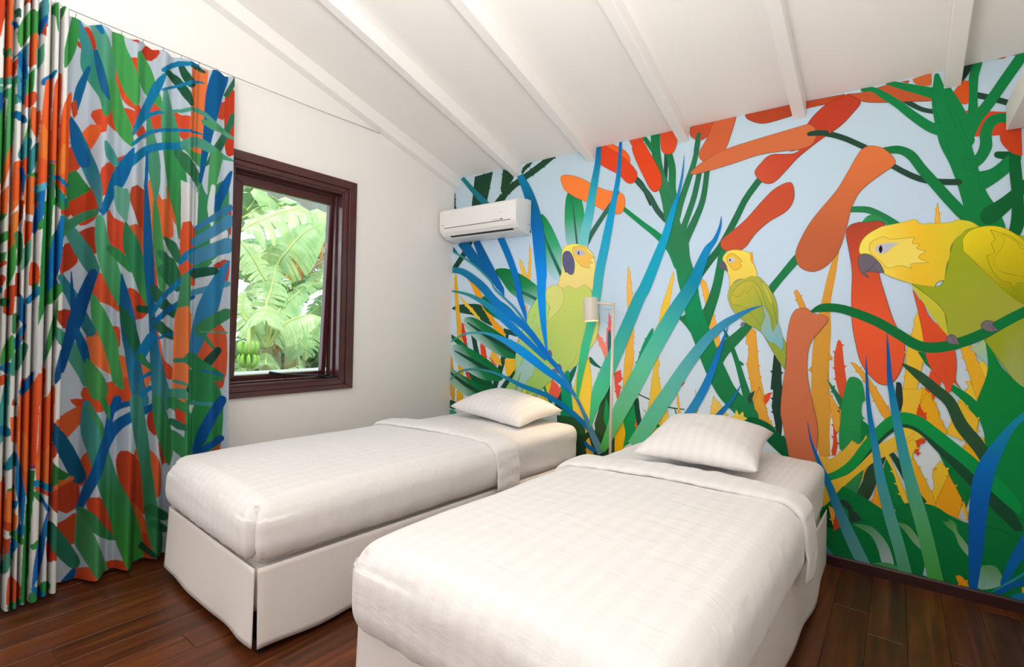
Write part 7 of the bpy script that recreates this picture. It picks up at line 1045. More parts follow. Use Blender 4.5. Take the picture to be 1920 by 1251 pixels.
#c4502c|-2711,834 -2707,860 -2692,837 -2693,823
#e07040|-2646,1668 -2647,1638 -2646,1605 -2646,1602 -2646,1600 -2645,1598 -2645,1598 -2645,1598 -2644,1600 -2638,1631 -2645,1667 -2645,1669 -2645,1671 -2646,1672 -2646,1671 -2646,1670
#1a78c0|-2642,1663 -2644,1649 -2646,1630 -2657,1602 -2659,1578 -2660,1555 -2661,1538 -2660,1532 -2658,1530 -2655,1529 -2646,1534 -2645,1535 -2645,1538 -2642,1551 -2638,1571 -2633,1593 -2629,1616 -2627,1640 -2626,1656 -2627,1664 -2630,1668 -2633,1670 -2637,1670 -2640,1668
#3a9a50|-2632,1552 -2626,1582 -2626,1588 -2627,1591 -2629,1593 -2632,1593 -2634,1592 -2637,1588 -2644,1566 -2644,1558 -2643,1552 -2642,1547 -2640,1545 -2637,1546
#f0682e|-2662,1411 -2645,1415 -2639,1392 -2637,1372 -2636,1348 -2638,1329 -2645,1314 -2666,1314 -2667,1332 -2667,1361 -2665,1391
#4aa050|-2658,1317 -2639,1331 -2640,1308 -2642,1285 -2646,1285
#1a88c0|-2662,1241 -2646,1256 -2640,1273 -2631,1287 -2628,1297 -2629,1303 -2631,1309 -2636,1312 -2639,1313 -2643,1309 -2646,1296 -2666,1273 -2673,1259 -2673,1251 -2673,1246 -2672,1241 -2670,1238 -2667,1238
#f0682e|-2685,930 -2666,938 -2643,922 -2643,905 -2643,882 -2643,855 -2643,831 -2645,814 -2666,805 -2686,822 -2688,839 -2689,863 -2688,889 -2687,913
#0a68b0|-2670,873 -2661,888 -2645,907 -2643,935 -2643,956 -2643,959 -2643,960 -2644,961 -2644,961 -2645,961 -2645,958 -2660,947 -2670,928 -2682,908 -2689,891 -2690,883 -2689,877 -2686,873 -2674,865 -2673,867
#2f9048|-2628,1666 -2598,1675 -2598,1662 -2598,1646 -2599,1627 -2600,1605 -2600,1582 -2601,1558 -2601,1532 -2602,1507 -2603,1482 -2603,1458 -2604,1435 -2604,1414 -2605,1396 -2605,1369 -2606,1343 -2606,1319 -2607,1297 -2607,1277 -2608,1260 -2608,1245 -2608,1233 -2627,1192 -2638,1152 -2638,1163 -2638,1177 -2638,1194 -2638,1212 -2638,1233 -2637,1254 -2637,1277 -2637,1300 -2637,1323 -2636,1346 -2636,1369 -2636,1391 -2635,1412 -2635,1434 -2634,1458 -2634,1482 -2633,1506 -2632,1531 -2632,1555 -2631,1578 -2630,1600 -2630,1621 -2629,1638 -2629,1654
#dce2e6|-2638,1145 -2628,1188 -2609,1233 -2609,1221 -2608,1205 -2608,1185 -2608,1163 -2608,1140 -2608,1116 -2608,1091 -2608,1067 -2608,1044 -2609,1022 -2609,1004 -2609,988 -2625,960 -2634,941 -2641,928 -2644,917 -2643,959 -2642,1016 -2642,1058 -2640,1102
#ec6430|-2644,919 -2635,956 -2610,957 -2610,945 -2609,926 -2609,902 -2609,876 -2609,851 -2610,829 -2622,822 -2644,820 -2645,838 -2645,866 -2645,895
#2f9a50|-2581,1669 -2579,1684 -2579,1689 -2579,1693 -2580,1697 -2581,1700 -2591,1692 -2596,1687 -2605,1675 -2606,1667 -2605,1661 -2603,1657 -2599,1655 -2595,1656
#4aa04e|-2591,1487 -2575,1515 -2531,1553 -2527,1562 -2527,1569 -2528,1575 -2532,1579 -2537,1581 -2565,1564 -2594,1540 -2608,1510 -2609,1500 -2609,1492 -2607,1485 -2604,1481 -2600,1481
#0a78c4|-2573,1613 -2576,1598 -2579,1578 -2581,1555 -2596,1522 -2600,1501 -2603,1478 -2605,1456 -2606,1434 -2607,1414 -2608,1392 -2609,1371 -2609,1351 -2609,1331 -2608,1297 -2607,1274 -2607,1271 -2606,1269 -2605,1268 -2604,1268 -2602,1270 -2601,1273 -2596,1295 -2581,1328 -2579,1345 -2577,1363 -2574,1384 -2570,1408 -2568,1429 -2566,1452 -2564,1476 -2563,1499 -2562,1520 -2561,1547 -2562,1573 -2562,1596 -2562,1612 -2563,1617 -2565,1618 -2567,1619 -2569,1619 -2571,1617
#1a88c0|-2601,1366 -2595,1348 -2580,1325 -2577,1306 -2575,1302 -2572,1301 -2570,1302 -2568,1305 -2567,1309 -2567,1314 -2574,1332 -2580,1357 -2593,1372 -2595,1375 -2597,1375 -2599,1374 -2601,1372 -2602,1370
#3a9a4c|-2592,1246 -2579,1261 -2571,1281 -2562,1296 -2538,1315 -2560,1320 -2565,1327 -2572,1330 -2577,1331 -2581,1325 -2598,1308 -2607,1289 -2610,1275 -2624,1259 -2622,1251 -2609,1244 -2607,1240 -2602,1240
#3a9a4c|-2574,1282 -2574,1268 -2574,1247 -2574,1223 -2575,1197 -2576,1173 -2576,1152 -2578,1128 -2579,1108 -2580,1089 -2591,1071 -2598,1049 -2604,1025 -2608,1004 -2609,988 -2609,1005 -2609,1029 -2608,1057 -2607,1084 -2605,1105 -2602,1128 -2598,1150 -2593,1172 -2581,1193 -2579,1219 -2578,1245 -2575,1267
#ec6430|-2622,988 -2607,971 -2607,949 -2607,919 -2608,894 -2608,866 -2609,850 -2627,871 -2627,890 -2626,916 -2625,945 -2624,971
#f0743a|-2578,902 -2576,883 -2576,852 -2576,828 -2578,809 -2599,808 -2608,811 -2608,830 -2603,855 -2591,885
#48aca8|-2743,841 -2718,839 -2718,795 -2718,751 -2721,707 -2738,679 -2739,712 -2741,760 -2742,808
#1a80b0|-2735,712 -2720,704 -2716,709 -2712,713 -2709,718 -2708,726 -2710,733 -2715,742 -2720,748 -2734,752 -2740,749 -2743,741 -2744,731 -2742,723
#f07038|-2736,530 -2720,544 -2719,506 -2719,450 -2719,394 -2719,355 -2720,317 -2720,265 -2721,227 -2733,227 -2733,253 -2733,289 -2734,332 -2734,379 -2735,425 -2735,469 -2735,505
#e8763a|-2714,786 -2688,782 -2690,728 -2691,673 -2710,691 -2712,738
#1a88a0|-2711,576 -2693,583 -2674,589 -2672,607 -2672,617 -2674,625 -2687,640 -2692,640 -2706,641 -2716,622 -2721,595 -2722,581 -2722,574 -2721,570 -2720,569 -2717,572
#3f9048|-2715,502 -2693,506 -2693,480 -2717,491
#f0823c|-2717,493 -2693,487 -2693,475 -2692,457 -2692,435 -2692,411 -2692,388 -2692,367 -2693,352 -2719,359 -2720,373 -2720,396 -2720,423 -2719,451 -2718,476
#d0502a|-2719,374 -2694,357 -2694,323 -2720,338
#c24a26|-2720,302 -2704,306 -2706,244 -2720,210 -2720,256
#4a9a80|-2710,175 -2703,195 -2693,210 -2693,222 -2694,226 -2703,243 -2709,248 -2714,248 -2718,238 -2721,203 -2737,198 -2737,184 -2734,175 -2722,149 -2720,156 -2717,165
#f0682c|-2687,844 -2668,866 -2645,835 -2645,823 -2645,809 -2645,791 -2645,772 -2645,750 -2644,727 -2645,704 -2645,679 -2645,655 -2645,631 -2645,608 -2645,586 -2645,567 -2645,549 -2645,534 -2646,491 -2646,461 -2656,458 -2660,457 -2664,466 -2668,483 -2671,504 -2674,527 -2685,563 -2688,588 -2690,607 -2690,628 -2691,649 -2690,670 -2690,691 -2690,711 -2690,730 -2690,756 -2691,783 -2691,808 -2690,829
#f28038|-2687,731 -2673,721 -2664,703 -2655,673 -2646,646 -2646,622 -2646,596 -2646,570 -2647,549 -2657,551 -2664,556 -2671,574 -2684,606 -2690,631 -2691,651 -2691,675 -2691,700 -2690,720
#1a80c8|-2690,639 -2688,624 -2684,602 -2673,567 -2672,549 -2670,527 -2666,503 -2663,481 -2660,465 -2661,429 -2663,376 -2664,323 -2665,287 -2667,301 -2669,321 -2670,344 -2672,366 -2673,388 -2674,405 -2685,445 -2689,469 -2691,488 -2692,500 -2692,541 -2691,598
#1a88c0|-2690,416 -2684,435 -2684,441 -2685,445 -2687,448 -2690,449 -2691,448 -2693,442 -2702,428 -2702,422 -2694,405 -2694,406 -2693,408 -2692,411
#f28240|-2693,396 -2685,387 -2685,351 -2691,322 -2693,303 -2694,318 -2694,346 -2694,376
#1a88c0|-2685,345 -2690,327 -2694,293 -2706,283 -2708,257 -2707,239 -2707,236 -2706,234 -2704,232 -2702,230 -2694,214 -2694,219 -2692,241 -2683,262 -2671,275 -2664,302 -2658,319 -2659,331 -2661,338 -2666,344 -2670,345 -2673,340
#3f9a50|-2707,315 -2690,291 -2671,261 -2667,261 -2663,261 -2660,263 -2658,268 -2658,273 -2661,283 -2673,298 -2692,327 -2694,322 -2704,335 -2708,333 -2709,329 -2710,323
#e0673a|-2708,152 -2689,136 -2669,95 -2667,66 -2671,37 -2692,29 -2711,41 -2713,58 -2713,83 -2712,111 -2710,136
#3a9a50|-2693,3 -2674,0 -2665,21 -2661,27 -2661,33 -2663,39 -2666,44 -2669,45 -2673,40 -2691,42 -2707,38 -2710,33 -2710,28 -2709,24 -2706,20 -2701,12
#3a9aa0|-2674,-10 -2665,11 -2663,15 -2663,19 -2664,23 -2666,26 -2668,28 -2671,25 -2689,27 -2690,21 -2690,18 -2689,15 -2687,12 -2685,9
#e85c2c|-2645,829 -2630,832 -2630,800 -2631,754 -2632,700 -2633,646 -2633,599 -2634,568 -2646,559 -2646,592 -2646,639 -2645,694 -2645,749 -2645,796
#3a50a0|-2646,558 -2637,575 -2636,576 -2635,578 -2635,579 -2636,581 -2637,582 -2638,582 -2647,563 -2656,573 -2656,572 -2656,571 -2656,569 -2654,567
#3a8a48|-2647,554 -2637,562 -2637,547 -2638,526 -2638,501 -2638,475 -2638,453 -2639,435 -2646,398 -2657,450 -2655,507
#2f9a48|-2660,424 -2641,428 -2641,416 -2641,401 -2641,382 -2642,362 -2642,339 -2642,315 -2643,290 -2643,264 -2643,246 -2643,225 -2644,202 -2644,178 -2644,154 -2644,130 -2645,106 -2645,83 -2645,61 -2645,43 -2645,27 -2645,14 -2668,26 -2668,38 -2668,53 -2668,71 -2668,91 -2667,113 -2667,135 -2667,159 -2666,182 -2666,205 -2665,224 -2665,245 -2664,267 -2664,291 -2663,314 -2662,337 -2662,358 -2661,378 -2661,397 -2660,412
#ee6430|-2625,838 -2602,856 -2579,830 -2578,817 -2578,800 -2578,779 -2578,756 -2578,731 -2579,705 -2579,680 -2579,656 -2580,634 -2580,610 -2579,585 -2579,559 -2579,534 -2579,511 -2579,490 -2580,473 -2580,460 -2601,465 -2610,473 -2633,520 -2634,535 -2635,553 -2635,574 -2634,596 -2633,620 -2632,643 -2631,665 -2630,686 -2630,710 -2630,735 -2630,761 -2630,785 -2629,806 -2627,825
#f0783a|-2629,610 -2608,627 -2596,654 -2579,646 -2578,634 -2578,614 -2578,588 -2578,559 -2578,530 -2579,502 -2580,480 -2581,465 -2601,472 -2610,483 -2633,524 -2635,543 -2636,567 -2633,591
#1a88b8|-2636,490 -2608,465 -2593,455 -2579,447 -2577,453 -2576,460 -2575,467 -2576,474 -2579,479 -2604,500 -2627,519 -2635,520 -2638,517 -2640,510 -2641,503 -2640,497
#e05a30|-2633,476 -2607,453 -2581,430 -2580,433 -2580,436 -2579,439 -2579,442 -2579,444 -2580,445 -2605,470 -2629,492 -2633,493 -2635,491 -2637,488 -2637,484 -2636,481
#3a9050|-2639,455 -2622,426 -2609,409 -2608,411 -2607,415 -2606,418 -2606,422 -2606,428 -2624,469 -2630,475 -2634,476 -2637,474 -2639,469 -2640,464
#1a78c0|-2622,451 -2609,421 -2604,401 -2598,383 -2595,379 -2591,376 -2581,366 -2580,370 -2580,374 -2580,380 -2595,408 -2605,431 -2609,443 -2609,443 -2610,442 -2620,455 -2622,456 -2623,454
#1a78c8|-2581,380 -2581,363 -2591,352 -2594,323 -2595,305 -2595,285 -2597,264 -2598,242 -2600,220 -2602,198 -2604,178 -2607,154 -2608,128 -2610,102 -2625,107 -2629,93 -2632,82 -2638,27 -2638,41 -2638,59 -2638,81 -2638,106 -2637,131 -2636,150 -2635,170 -2633,190 -2630,211 -2628,232 -2625,253 -2621,270 -2609,276 -2607,302 -2605,327 -2601,348 -2597,366 -2592,381
#3f9a50|-2630,237 -2609,242 -2608,249 -2608,253 -2609,255 -2610,254 -2622,273 -2627,273 -2642,256 -2642,246 -2642,241 -2641,238 -2639,236 -2636,236
#3f9a50|-2608,-2 -2603,19 -2581,16 -2578,41 -2576,58 -2577,67 -2579,71 -2581,70 -2597,92 -2606,86 -2610,62 -2636,73 -2642,56 -2644,35 -2643,25 -2641,20 -2636,17 -2627,13
#1a80b8|-2636,64 -2610,21 -2601,17 -2594,13 -2581,-6 -2580,2 -2580,9 -2580,14 -2581,18 -2605,54 -2626,84 -2633,88 -2636,87 -2639,82 -2640,77 -2639,71'''
NY, NZ = 620, 900
cy0, cy1 = TUBES[0], KNOTS[-1][0]
CY = np.linspace(cy0, cy1, NY)
ct = np.linspace(0, 1, NZ)
top = 2.508 + .010*np.abs(np.sin((CY + 1.9)*math.pi/.083))
bot = .022 + .006*np.sin(CY*31)
YY, TT = np.meshgrid(CY, ct)
ZZ = top[None, :]*(1 - TT) + bot[None, :]*TT
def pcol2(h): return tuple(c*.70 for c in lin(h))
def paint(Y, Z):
    c = np.empty(Y.shape + (3,)); c[:] = pcol2('#c2d2e0')  # greyer ground carries the loose panel's shade in its colour
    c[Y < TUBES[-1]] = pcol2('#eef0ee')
    for ln in CURTAIN.split('\n'):
        cs, pts = ln.split('|'); cs = [np.array(pcol2(h)) for h in cs.split('>')]
        P = np.array([[int(a)/1000 for a in q.split(',')] for q in pts.split()])
        j0, j1 = np.searchsorted(CY, (P[:, 0].min() - .003, P[:, 0].max() + .003))
        if j1 <= j0: continue
        zr = Z[:, (j0 + j1)//2]
        i0 = np.searchsorted(-zr, -(P[:, 1].max() + .03)); i1 = np.searchsorted(-zr, -(P[:, 1].min() - .03))
        if i1 <= i0: continue
        yy = Y[i0:i1, j0:j1]; zz = Z[i0:i1, j0:j1]; ins = np.zeros(yy.shape, bool)
        x0_, z0_ = P[-1]
        wn = np.zeros(yy.shape, int)
        for x1_, z1_ in P:
            if z0_ != z1_:
                lf = ((x1_ - x0_)*(zz - z0_) - (yy - x0_)*(z1_ - z0_))
                wn += ((z0_ <= zz) & (z1_ > zz) & (lf > 0)).astype(int) - ((z0_ > zz) & (z1_ <= zz) & (lf < 0)).astype(int)
            x0_, z0_ = x1_, z1_
        ins = wn != 0
        if len(cs) == 1: c[i0:i1, j0:j1][ins] = cs[0]
        else:
            t = np.clip((P[:, 1].max() - zz[ins])/(P[:, 1].max() - P[:, 1].min() + 1e-6), 0, 1)*(len(cs) - 1)
            k_ = np.minimum(t.astype(int), len(cs) - 2); f = (t - k_)[:, None]; cc = np.array(cs)
            c[i0:i1, j0:j1][ins] = cc[k_]*(1 - f) + cc[k_ + 1]*f
    return c
dy = (cy1 - cy0)/NY; dz = 2.5/NZ
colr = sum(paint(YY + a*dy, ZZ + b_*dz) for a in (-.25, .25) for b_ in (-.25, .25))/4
jl = int(np.searchsorted(CY, TUBES[1])); jr = int(np.searchsorted(CY, TUBES[3]))
if jl: colr[:, :jl] = colr[:, jr - jl:jr]          # the print repeats on the outermost folds
XX = curtain_x(YY, ZZ)
me = bpy.data.meshes.new('curtain')
nv = NY*NZ; co = np.stack([XX, YY, ZZ], -1).reshape(-1).astype(np.float32)
I_, J_ = np.meshgrid(np.arange(NZ - 1), np.arange(NY - 1), indexing='ij'); a = (I_*NY + J_).ravel()
quad = np.stack([a, a + NY, a + NY + 1, a + 1], 1).astype(np.int32); nf = len(quad)
me.vertices.add(nv); me.vertices.foreach_set('co', co)
me.loops.add(nf*4); me.loops.foreach_set('vertex_index', quad.ravel())
me.polygons.add(nf); me.polygons.foreach_set('loop_start', np.arange(0, nf*4, 4, dtype=np.int32)); me.polygons.foreach_set('loop_total', np.full(nf, 4, np.int32))
me.update(calc_edges=True); me.polygons.foreach_set('use_smooth', np.ones(nf, bool))
at = me.color_attributes.new('print', 'FLOAT_COLOR', 'POINT')
at.data.foreach_set('color', np.concatenate([colr, np.ones(colr.shape[:2] + (1,))], -1).reshape(-1).astype(np.float32))
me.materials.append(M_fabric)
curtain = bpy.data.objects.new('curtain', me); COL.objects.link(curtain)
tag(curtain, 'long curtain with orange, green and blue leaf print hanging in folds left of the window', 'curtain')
cab = empty('curtain_cable', (.1, -2.5, 2.532)); tag(cab, 'thin steel cable stretched along the white wall above the window', 'cable')
part(MB().tube([(.11, -3.0, 2.545), (.105, -2.5, 2.535), (.10, -1.85, 2.527), (.06, -1.3, 2.545), (.012, -.82, 2.575)], .0016, 6), 'wire', M_rope, cab, smooth=True)
part(MB().tube([(.03, -.85, 2.573), (.001, -.80, 2.577)], .005, 8), 'end_fitting', M_white_metal, cab, smooth=True)
part(MB().tube([(.115, -3.02, 2.545), (.001, -3.02, 2.545)], .005, 8), 'end_fitting', M_white_metal, cab, smooth=True)
for i in range(8):
    y = -1.9 - .083*(i + .5) + .083/2*0
    yk = -1.9 - .083*(i + .5)
    xk = float(curtain_x(yk, 2.51))
    hk = MB().tube([(xk, yk, 2.512), (xk, yk, 2.522), (.102, yk, 2.532)], .0013, 5).build('hook', M_rope, curtain, smooth=True)

# ------------------------------------------------------------------ wall-mounted air conditioner
AX0, AX1 = .036, .806
ac = empty('air_conditioner', ((AX0 + AX1)/2, 0, 1.89)); tag(ac, 'white wall-mounted split air conditioner above the left bed', 'air conditioner')
prof = [(-.008, 2.150), (-.06, 2.150), (-.185, 2.128), (-.198, 2.118), (-.204, 2.09), (-.206, 1.985), (-.203, 1.968), (-.190, 1.945), (-.165, 1.922), (-.125, 1.902), (-.07, 1.892), (-.008, 1.890)]
part(MB().prism(prof, 0, AX0, AX1), 'body', M_ac, ac, bevel=.006, seg=3)
part(MB().prism([(-.2055, 1.9852), (-.2085, 2.088), (-.2035, 2.116), (-.20, 2.118), (-.20, 1.9852)], 0, AX0 + .004, AX1 - .004), 'front_panel', M_ac, ac, bevel=.002)
part(MB().prism([(-.2035, 1.9735), (-.2062, 1.980), (-.200, 1.980), (-.198, 1.9735)], 0, AX0 + .05, AX1 - .045), 'air_slot', M_slot, ac)
part(MB().prism([(-.2048, 1.9725), (-.1925, 1.944), (-.168, 1.920), (-.165, 1.926), (-.187, 1.948), (-.199, 1.9725)], 0, AX0 + .05, AX1 - .045), 'louver', M_ac, ac, bevel=.001)
part(MB().prism([(-.1685, 1.9215), (-.150, 1.9105), (-.148, 1.918), (-.165, 1.929)], 0, AX0 + .085, AX1 - .055), 'air_slot', M_slot, ac)
for x0_, x1_, z0_, z1_ in ((.060, .088, 1.9995, 2.003), (.655, .690, 2.0385, 2.040)):
    part(MB().box(x0_, x1_, -.2092, -.2055, z0_, z1_), 'lettering', M_grey, ac)
for x0_, x1_, z0_, z1_, mm in ((.588, .592, 1.987, 1.994, M_grey), (.604, .650, 1.988, 1.9915, M_grey), (.664, .688, 1.9865, 1.9935, M_steel)):
    part(MB().box(x0_, x1_, -.2075, -.2045, z0_, z1_), 'display_mark', mm, ac)
part(MB().tube([(AX1 - .001, -.10, 1.98), (AX1 + .0015, -.10, 1.98)], .006, 12), 'screw_cover', M_ac, ac)
part(MB().box(AX1 - .001, AX1 + .001, -.02, -.012, 1.905, 1.925), 'vent_notch', M_slot, ac)
part(MB().box(AX1 - .001, AX1 + .001, -.05, -.022, 1.962, 1.966), 'vent_notch', M_grey, ac)

# ------------------------------------------------------------------ floor lamp between the beds
LX, LY = 1.562, -.15
lp = empty('floor_lamp', (LX, LY, 0)); tag(lp, 'slim beige reading lamp with small cylinder shade standing between the two beds', 'lamp')
def disc(mb, cx, cy, z0, z1, r0, r1, n=40):
    v = [(cx + r*math.cos(2*math.pi*i/n), cy + r*math.sin(2*math.pi*i/n), z) for z, r in ((z0, r0), (z1, r1)) for i in range(n)]
    return mb.add(v, [(i, (i + 1) % n, n + (i + 1) % n, n + i) for i in range(n)] + [tuple(range(n))[::-1], tuple(range(n, 2*n))])
part(disc(MB(), LX, LY, .0, .016, .115, .112), 'base', M_lamp, lp, bevel=.003)
part(MB().tube([(LX, LY, .014), (LX, LY, 1.352)], .0095, 14), 'pole', M_lamp, lp, smooth=True)
part(MB().tube([(LX + .008, LY, 1.352), (LX - .06, LY - .004, 1.358), (LX - .128, LY - .008, 1.364)], .0088, 14), 'arm', M_lamp, lp, smooth=True)
sh = empty('shade', (LX - .155 - LX, -.008, 1.320)); sh.parent = lp; sh.rotation_euler = (R(-2), R(-5), 0)
n = 40; ring = []
for r_, z_ in ((.046, -.075), (.0485, -.075), (.0485, .0745), (.046, .077), (.004, .077), (.004, .074), (.046, .0735)):
    ring += [(r_*math.cos(2*math.pi*i/n), r_*math.sin(2*math.pi*i/n), z_) for i in range(n)]
fs = [(k_*n + i, k_*n + (i + 1) % n, ((k_ + 1) % 7)*n + (i + 1) % n, ((k_ + 1) % 7)*n + i) for k_ in range(7) for i in range(n)]
o = obj('shade_shell', ring, fs, M_lamp, sh, smooth=True)
o.modifiers.new('edge', 'EDGE_SPLIT').split_angle = R(40)
mb_, nt, bs = nodes('warm_bulb'); bs.inputs['Emission Color'].default_value = (1, .72, .42, 1); bs.inputs['Emission Strength'].default_value = 12; bs.inputs['Base Color'].default_value = (1, .9, .75, 1)
v = []; f = []
for i in range(9):
    t = i/8; r_ = .024*math.sin(math.pi*min(1, .12 + t*.88))**.7 if i not in (8,) else .001
    v += [(r_*math.cos(2*math.pi*k_/16), r_*math.sin(2*math.pi*k_/16), .03 - t*.085) for k_ in range(16)]
for i in range(8): f += [(i*16 + k_, i*16 + (k_ + 1) % 16, (i + 1)*16 + (k_ + 1) % 16, (i + 1)*16 + k_) for k_ in range(16)]
obj('bulb', v, f, mb_, sh, smooth=True)
bl = light('bulb_light', 'SPOT', (LX - .158, LY - .008, 1.255), (0, 0, 0), 17, (1, .62, .34), spot_size=R(78), spot_blend=.7, shadow_soft_size=.03)
aim(bl, (LX - .20, LY - .26, .3))

# ------------------------------------------------------------------ beds
def round_box(x0, x1, y0, y1, z0, z1, r, nx, ny, nz, warp=None, shell=False):
    """box grid with its edges rounded; r = (rxy, rz) radii; warp displaces each vertex"""
    rx = ry = r[0]; rz = r[1]
    idx = {}; V = []; F = []
    def vid(i, j, k_):
        key = (i, j, k_)
        if key not in idx:
            p = Vector((x0 + (x1 - x0)*i/nx, y0 + (y1 - y0)*j/ny, z0 + (z1 - z0)*k_/nz))
            q = Vector((min(max(p.x, x0 + rx), x1 - rx), min(max(p.y, y0 + ry), y1 - ry), min(max(p.z, z0 + rz), z1 - rz)))
            d = Vector(((p.x - q.x)/rx, (p.y - q.y)/ry, (p.z - q.z)/rz)); L_ = d.length
            if L_ > 1e-6:
                mxx = max(abs(d.x), abs(d.y), abs(d.z)); d = d/L_*mxx
                p = Vector((q.x + d.x*rx, q.y + d.y*ry, q.z + d.z*rz))
            nrm = d.normalized() if L_ > 1e-6 else Vector((0, 0, 1))
            if warp: p = warp(p, nrm)
            idx[key] = len(V); V.append(p)
        return idx[key]
    for i in range(nx):
        for j in range(ny):
            if not shell: F.append((vid(i, j, 0), vid(i, j + 1, 0), vid(i + 1, j + 1, 0), vid(i + 1, j, 0)))
            F.append((vid(i, j, nz), vid(i + 1, j, nz), vid(i + 1, j + 1, nz), vid(i, j + 1, nz)))
    for i in range(nx):
        for k_ in range(nz):
            F.append((vid(i, 0, k_), vid(i + 1, 0, k_), vid(i + 1, 0, k_ + 1), vid(i, 0, k_ + 1)))
            if not shell: F.append((vid(i, ny, k_), vid(i, ny, k_ + 1), vid(i + 1, ny, k_ + 1), vid(i + 1, ny, k_)))
    for j in range(ny):
        for k_ in range(nz):
            F.append((vid(0, j, k_), vid(0, j, k_ + 1), vid(0, j + 1, k_ + 1), vid(0, j + 1, k_)))
            F.append((vid(nx, j, k_), vid(nx, j + 1, k_), vid(nx, j + 1, k_ + 1), vid(nx, j, k_ + 1)))
    return V, F
def nz_(p, s_, seed=0): return noise.noise(Vector((p[0]*s_[0] + seed*7.3, p[1]*s_[1] + seed*3.1, p[2]*s_[2] + seed)))
def make_bed(loc, rz, label, dlabel, seed, dv):
    bed = empty('bed', (loc[0], loc[1], 0), rz); tag(bed, label, 'bed', 'twin beds')
    hw, Lb = .462, dv['len']
    # legs, base, mattress (fitted sheet)
    for sx in (-1, 1):
        for yy in (.04, 1.9):
            t = MB(); t.tube([(sx*(hw - .035), yy, .05), (sx*(hw - .035), yy, .14)], .022, 12); disc(t, sx*(hw - .035), yy, 0, .05, .024, .028, 16)
            t.build('leg', M_black, bed, smooth=False)
    v, f = round_box(-hw + .012, hw - .012, .015, Lb, .12, .305, (.03, .03), 14, 20, 5)
    obj('bed_base', v, f, M_basecloth, bed, smooth=True)
    def mw(p, n_):
        p = p + n_*(.004*nz_(p, (5, 5, 9), seed) + .0025*nz_(p, (16, 10, 20), seed + 2))
        if p.z > .5: p.z += .012*(1 - (p.x/hw)**2)
        return p
    v, f = round_box(-hw + .004, hw - .004, .0, Lb, .300, .548, (.055, .05), 46, 90, 16, mw)
    obj('mattress', v, f, M_sheet, bed, smooth=True)
    # skirt: three hanging panels open at the corners
    def panel(fn, length, slope, n1=70, n2=14, ph=0):
        V = []; F = []
        for i in range(n1 + 1):
            s_ = i/n1
            for j in range(n2 + 1):
                d = j/n2
                wave = (.010*math.sin(s_*length*5.2 + ph) + .006*math.sin(s_*length*13 + 2*ph))*d**1.3
                ce = min(1, min(s_, 1 - s_)*length/.10)
                flare = (dv['flare'] + wave*.7)*d**1.2*(.25 + .75*ce) + slope*d*.02*max(0, 1 - s_*length/.12)
                hem = .030 + .006*math.sin(s_*length*7 + ph) + .003*math.sin(s_*length*19)
                z_ = .312*(1 - d) + hem*d
                V.append(fn(s_*length, flare, z_))
        for i in range(n1):
            for j in range(n2):
                a_ = i*(n2 + 1) + j; F.append((a_, a_ + n2 + 1, a_ + n2 + 2, a_ + 1))
        o_ = obj('skirt_panel', V, F, M_skirt, bed, smooth=True)
        sd = o_.modifiers.new('thick', 'SOLIDIFY'); sd.thickness = .003; sd.offset = 0
    panel(lambda s_, fl_, z_: (-hw + s_ + (.004 if s_ < .4 else -.004), -.004 - fl_, z_), 2*hw, .5, ph=.4 + seed)
    panel(lambda s_, fl_, z_: (hw + .003 + fl_, .004 + s_, z_), Lb, .3, ph=1.7 + seed)
    panel(lambda s_, fl_, z_: (-hw - .003 - fl_, .004 + s_, z_), Lb, .3, ph=2.9 + seed)
    # duvet, a thing of its own lying on the bed
    dvt = empty('duvet', (loc[0], loc[1], 0), rz); tag(dvt, dlabel, 'duvet', 'white duvets')
    e0, zlo, zhi, yh = dv['edge'], dv['zlo'], dv['zhi'], dv['yh']
    def dw(p, n_):
        q = p.copy()
        side = max(abs(p.x)/(hw + e0), 0)
        bulge = math.sin(math.pi*min(1, max(0, (p.z - zlo)/(zhi - zlo))))
        if p.z > (zlo + zhi)/2 and n_.z > .4:
            q.z += .020*(1 - min(1, side)**2) - dv['sag']*max(0, .35 - p.y)**2
        # creases run across the top and down the overhang
        amp = dv['amp']
        w_ = Vector((p.x*.8 + p.y*.6, p.y*.8 - p.x*.6, p.z))
        q += n_*(amp*.8*nz_(p, (2.3, 1.9, 3), seed) + amp*.30*nz_(w_, (3.1, 8.3, 6), seed + 5))
        if n_.z < .6:
            along = p.x if abs(n_.y) > abs(n_.x) else p.y
            q += n_*(amp*.8*nz_((along, 0, p.z), (17.3, 1, 3.5), seed + 3)*(1 - .5*bulge))
        # tucked corner seam at the foot
        for sx in (-1, 1):
            dx = (p.x - sx*(hw + e0 - .055)); dy_ = p.y + e0 - .03
            if p.z < zhi - .02 and p.y < .1:
                d_ = abs(dx*.7 + sx*dy_*.7)
                if d_ < .03: q -= n_*dv['seam']*(1 - d_/.03)**1.5
        # hem rises a little
        if p.z < zlo + .02: q.z += .012*nz_((p.x, p.y, 0), (5, 4, 1), seed + 11)
        return q
    v, f = round_box(-hw - e0, hw + e0, -e0 - .005, yh, zlo, zhi, (.085, .105), 84, 120, 26, dw, shell=True)
    # the head end is cut along a slant
    V2 = []
    for p in v:
        t = max(0, (p.y - (yh - .35))/.35)
        p.y += t*dv['slant']*(p.x/hw)*.5
        V2.append(p)
    o_ = obj('cover', V2, f, M_duvet, dvt, smooth=True)
    sd = o_.modifiers.new('thick', 'SOLIDIFY'); sd.thickness = .012; sd.offset = -1
    # folded-back band across the head end, following the section of the bed
    path = []; X0 = hw + e0 - .002; zt = zhi + .019; rr = .085
    for sx in (-1,):
        path += [(-X0 - .006, zlo + .01), (-X0 - .008, zlo + .10), (-X0 - .004, zhi - rr)]
